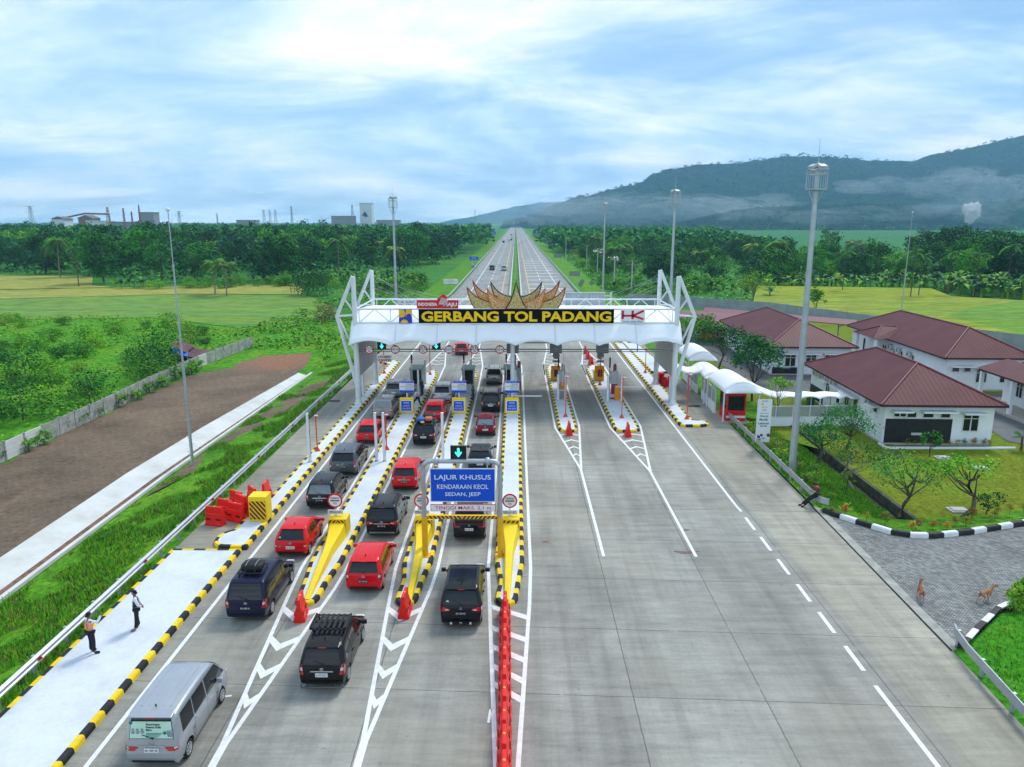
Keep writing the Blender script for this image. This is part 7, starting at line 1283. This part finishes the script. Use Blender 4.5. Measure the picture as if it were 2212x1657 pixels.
# far-off woods: one mass of crowns out to the hills
cs=[]; ss=[]
def farwood(n,y0,y1,x0,x1,hh,seed,skip=None):
    r=np.random.RandomState(seed); Y=1/r.uniform(1/y1,1/y0,n); X=Y*r.uniform(x0,x1,n)
    for a,b in zip(X,Y):
        if skip and skip(a,b): continue
        rr=r.uniform(3.5,6)*(1+b/3500); k=int(36) if b<1200 else 16; d=r.normal(size=(k,3)); d/=np.linalg.norm(d,axis=1)[:,None]; d[:,2]=np.abs(d[:,2])*1.1-.25; h=hh*r.uniform(.7,1.15); cs.append(np.array([a,b,h-rr-1.6])+d*rr*r.uniform(.75,1.1,(k,1))); ss.append(np.full(k,rr*.55+b*.0004))
farwood(2300,415,3600,-.80,-.035,14,1,lambda a,b:a>-22); farwood(900,415,2600,.03,.30,12,2,lambda a,b:(a<24) or (470<b<1500 and a/b>.27)); farwood(420,1450,2700,.27,.8,12,3); farwood(160,430,480,.27,.34,9,4)
sheet('paddy_field_strip',[(28,330,-1.4),(46,330,-1.4),(52,480,-1.4),(34,480,-1.4)],GPADDY)
sheet('paddy_field_valley',[(165,480,-1.3),(420,480,-1.3),(1050,1500,-1.3),(400,1500,-1.3)],grassmat('valley_green',[(.03,.17,.04),(.04,.22,.05),(.05,.2,.04)],.01,.2),)
NET=M('net_white',(.7,.72,.7),.7)
def nets(lines,z,label):
    m=MB(); r=random.Random(2)
    for (a,b) in lines:
        a=Vector((*a,z));b=Vector((*b,z)); pts=[]
        for k in range(25): p=a.lerp(b,k/24); p.z+=.55-.18*abs(math.sin(k*PI/4))+.05*r.random(); p.y+=.5*math.sin(k*.8+a.x); pts.append(p)
        m.tube(pts,.02,3,cap=False)
    tag(m.build('bird_net',NET),label,'net')
nets([((-170,152+k*5.2),(-46+k*.5,141+k*8.)) for k in range(5)]+[((-150,147),(-60,158)),((-120,144),(-40,142))],-1.5,'white bird net strings sagging over the left paddies'); nets([((40+k*3,166-k*6),(112+k*4,158-k*8)) for k in range(6)],-.6,'white bird net strings over the yellow right paddies')
# ================================================================ HILLS, SKY, AIR
m,nt,b=mnode('hill_forest'); f=nz(nt,.012,7,None,.7); g=nz(nt,.05,6,None,.75); c=ramp(nt,f,[(.3,(.006,.03,.014)),(.7,(.02,.075,.03))]); nt.links.new(mix(nt,1,c,ramp(nt,g,[(.35,.15),(.65,2.)]),'MULTIPLY'),b.inputs['Base Color']); b.inputs['Roughness'].default_value=1; b.inputs['Specular IOR Level'].default_value=0; HILL=m
bp=N(nt,'Bump'); bp.inputs['Strength'].default_value=1; bp.inputs['Distance'].default_value=9; nt.links.new(g,bp.inputs['Height']); nt.links.new(bp.outputs[0],b.inputs['Normal'])
def hill(name,ridge,Y,depth,back,amp,seed,nu=260,nv=40,crowns=0):
    X=[at_(p[0],Y) for p in ridge]; Z=[(478-p[1])/1587*Y+H for p in ridge]; m=MB()
    def fn(u,v):
        x=X[0]+(X[-1]-X[0])*u; z=float(np.interp(x,X,Z)); w=v*1.35
        if w<=1: y=Y-depth*(1-w); k=w**1.15
        else: y=Y+back*(w-1)/.35; k=1-.75*((w-1)/.35)**1.5
        q=Vector((x*.0035,y*.0035,seed)); nn=noise.fractal(q,1,2,5); z2=-2+(z+2)*k*(1+.28*nn*(1-k)); q2=Vector((x*.03,y*.03,seed)); z2+=amp*(noise.noise(q2)+.6*noise.noise(q2*2.3))*min(1,z/60)
        return (x,y,z2)
    r=np.random.RandomState(int(seed)+3)
    for k in range(crowns):
        p=np.array(fn(r.uniform(),r.uniform(.25,.78))); rr=r.uniform(4,7.5)*Y/2900; d=r.normal(size=(12,3)); d/=np.linalg.norm(d,axis=1)[:,None]; d[:,2]=np.abs(d[:,2]); cs.append(p+d*rr); ss.append(np.full(12,rr*.9))
    m.grid(fn,nu,nv); return tag(m.build(name,HILL),kind='structure')
hill('hills',[(1090,479),(1125,474),(1180,455),(1230,432),(1300,418),(1380,398),(1420,376),(1500,363),(1600,359),(1650,351),(1690,345),(1760,345),(1850,353),(1920,356),(1980,357),(2010,341),(2080,330),(2130,318),(2200,302),(2330,280),(2500,320),(2800,400),(3000,470)],2900,1000,900,9,1.,crowns=3600)
hill('foothills',[(1480,479),(1540,466),(1600,453),(1650,449),(1710,446),(1760,452),(1800,446),(1870,440),(1950,446),(2020,455),(2100,450),(2170,436),(2260,425),(2400,440),(2600,470)],1900,350,400,6,4.,180,24,900)
hill('mountain',[(960,478),(1010,470),(1060,460),(1110,448),(1160,440),(1210,437),(1290,446),(1400,462)],5700,700,300,8,7.,120,20)
V,Fq=quads(np.concatenate(cs),np.concatenate(ss),.4,.7,12); o=npmesh('forest',V,Fq,[LD,LM,LC,LHILL],np.where(np.repeat(V[0::4,1]>1500,1)&(np.repeat(V[0::4,0]/V[0::4,1],1)>.0),3,rs.choice(3,len(Fq),p=[.45,.3,.25]))); tag(o,'far-off woods out to the foot of the hills','forest',kind='stuff')
# smoke over the far field and mist lying along the hills
mr=random.Random(8)
def vol(name,col,dens,an=.2):
    m=bpy.data.materials.new(name); m.use_nodes=True; nt=m.node_tree; nt.nodes.clear(); o=nt.nodes.new('ShaderNodeOutputMaterial'); v=nt.nodes.new('ShaderNodeVolumePrincipled'); v.inputs['Color'].default_value=(*col,1); v.inputs['Density'].default_value=dens; v.inputs['Anisotropy'].default_value=an; nt.links.new(v.outputs[0],o.inputs['Volume']); return m
def puffs(name,items,mat,label,cat):
    m=MB()
    for (px,py,Y,rx,rz) in items:
        x=at_(px,Y); z=(478-py)/1587*Y+H; o=Vector((x,Y,z))*.01
        def fn(u,v): a=2*PI*u; b=PI*(v-.5); d=Vector((math.cos(a)*math.cos(b),math.sin(a)*math.cos(b),math.sin(b))); k=1+.45*noise.fractal(d*1.7+o,1,2,3); return (x+d.x*rx*k,Y+d.y*rx*.8*k,z+d.z*rz*k)
        m.grid(fn,28,18)
    tag(m.build(name,mat),label,cat,kind='stuff')
puffs('smoke',[(2098,462,1450,13,12),(2088,452,1452,11,10),(2102,449,1449,10,9),(2094,471,1450,9,11)],vol('smoke_dense',(.98,.99,1),.2),'white smoke puff rising in front of the right hills','smoke')
puffs('smoke',[(mr.gauss(2130,40),mr.gauss(415,14),mr.uniform(1620,1740),mr.uniform(25,60),mr.uniform(14,30)) for k in range(34)]+[(mr.uniform(1800,2080),mr.gauss(410,6),mr.uniform(1620,1700),mr.uniform(25,60),mr.uniform(7,15)) for k in range(34)],vol('smoke_thin',(.95,.97,1),.0032),'thin smoke drifting across the right hillside','smoke')

puffs('mist',[(mr.gauss(1400,110),mr.gauss(458,8),mr.uniform(1850,2200),mr.uniform(50,130),mr.uniform(14,38)) for k in range(70)]+[(mr.uniform(1600,2150),mr.gauss(466,6),mr.uniform(1650,1850),mr.uniform(40,90),mr.uniform(9,20)) for k in range(26)],vol('mist_thin',(.92,.96,1),.0016),'white mist lying along the foot of the hills','mist')
mb=MB(); mb.bx(-5200,5200,-160,6300,-3,430); tag(mb.build('haze',vol('haze_air',(.36,.66,1.),.00016,.1)),kind='stuff')
# world: physical sky under a high layer of broken cloud
SUN_E,SUN_R=RD(52),RD(-35)
w=bpy.data.worlds.new('World'); sc.world=w; w.use_nodes=True; nt=w.node_tree; bg=nt.nodes['Background']; sk=N(nt,'TexSky',sky_type='NISHITA'); sk.sun_disc=False; sk.sun_elevation=SUN_E; sk.sun_rotation=SUN_R; sk.air_density=1.2; sk.dust_density=1.5
tc=N(nt,'TexCoord'); sx=N(nt,'SeparateXYZ'); nt.links.new(tc.outputs['Generated'],sx.inputs[0]); zz=mth(nt,'ADD',mth(nt,'MAXIMUM',sx.outputs[2],0),.2); cb=N(nt,'CombineXYZ'); nt.links.new(mth(nt,'DIVIDE',sx.outputs[0],zz),cb.inputs[0]); nt.links.new(mth(nt,'DIVIDE',sx.outputs[1],zz),cb.inputs[1])
def mp(s,l,r=0): q=N(nt,'Mapping'); q.inputs['Scale'].default_value=s; q.inputs['Location'].default_value=l; q.inputs['Rotation'].default_value=(0,0,r); nt.links.new(cb.outputs[0],q.inputs['Vector']); return q.outputs[0]
n1=nz(nt,.75,9,mp((1.2,1.5,1),(3.1,1.2,0),.3),.62,.9); n2=nz(nt,2.4,7,mp((1.1,1.9,1),(7,2,0),-.2),.6,.4); n3=nz(nt,.9,7,mp((1,1.6,1),(1.5,9,0)),.55,.3)
cov=ramp(nt,mth(nt,'ADD',mth(nt,'MULTIPLY',n1,.65),mth(nt,'MULTIPLY',n2,.35)),[(.39,.3),(.5,.74),(.6,1)])
cl=ramp(nt,mth(nt,'ADD',mth(nt,'MULTIPLY',n3,.55),mth(nt,'MULTIPLY',n1,.45)),[(.38,(3.3,5.3,7.7)),(.48,(6.0,7.8,9.5)),(.62,(10.0,10.0,10.0))])
blue=mix(nt,.55,sk.outputs[0],(1.6,4.2,7.8)); low=mth(nt,'ADD',1.,mth(nt,'MULTIPLY',mth(nt,'POWER',2.718,mth(nt,'MULTIPLY',mth(nt,'MAXIMUM',sx.outputs[2],0.),-6.)),.42)); nt.links.new(mix(nt,1,mix(nt,cov,blue,cl),low,'MULTIPLY'),bg.inputs['Color']); bg.inputs['Strength'].default_value=.1
sd=bpy.data.lights.new('sun','SUN'); so=bpy.data.objects.new('sun',sd); COL.objects.link(so); sd.energy=2.0; sd.angle=RD(14); sd.color=(1,.96,.9)
# sun stands to the right behind the camera's shoulder, high behind thin cloud
az=SUN_R; dv=Vector((math.sin(az)*math.cos(SUN_E)*-1,math.cos(az)*math.cos(SUN_E),math.sin(SUN_E))); so.rotation_euler=(-dv).to_track_quat('-Z','Y').to_euler(); so.location=(0,0,80)
def islands(o):
    me=o.data; n=len(me.vertices); p=list(range(n))
    def f(i):
        while p[i]!=i: p[i]=p[p[i]]; i=p[i]
        return i
    for e in me.edges: p[f(e.vertices[0])]=f(e.vertices[1])
    # capped tubes repeat their rim: join by position
    seen={}
    for v in me.vertices:
        k=tuple(round(c,4) for c in v.co); p[f(v.index)]=f(seen.setdefault(k,v.index))
    g={}
    for q in me.polygons: g.setdefault(f(q.vertices[0]),[]).append(q)
    return list(g.values())
for o in [o for o in COL.objects if o.type=='MESH' and o.name.split('.')[0] in ('purlin','stay_cable','bracket','brace','wedge_mark','strap','reflector','bumper_mark','headlight','ears','edge_cable') and o.data.users==1]:
    gs=islands(o)
    if 1<len(gs)<24:
        nm=o.name.split('.')[0]; me=o.data; V=[v.co[:] for v in me.vertices]
        for gq in gs:
            mb=MB(); 
            for q in gq: mb.add([V[i] for i in q.vertices],[tuple(range(len(q.vertices)))],q.material_index,q.use_smooth)
            c=mb.build(nm,[m_ for m_ in me.materials],o.parent,o.location[:]); c.rotation_euler=o.rotation_euler
        bpy.data.objects.remove(o)
sc.view_settings.view_transform='Standard'; sc.view_settings.look='None'; sc.view_settings.exposure=.3; sc.view_settings.gamma=1
sc.cycles.max_bounces=6; sc.cycles.diffuse_bounces=2; sc.cycles.glossy_bounces=3; sc.cycles.transparent_max_bounces=6; sc.cycles.volume_bounces=1; sc.cycles.use_denoising=True; sc.cycles.caustics_reflective=False; sc.cycles.caustics_refractive=False
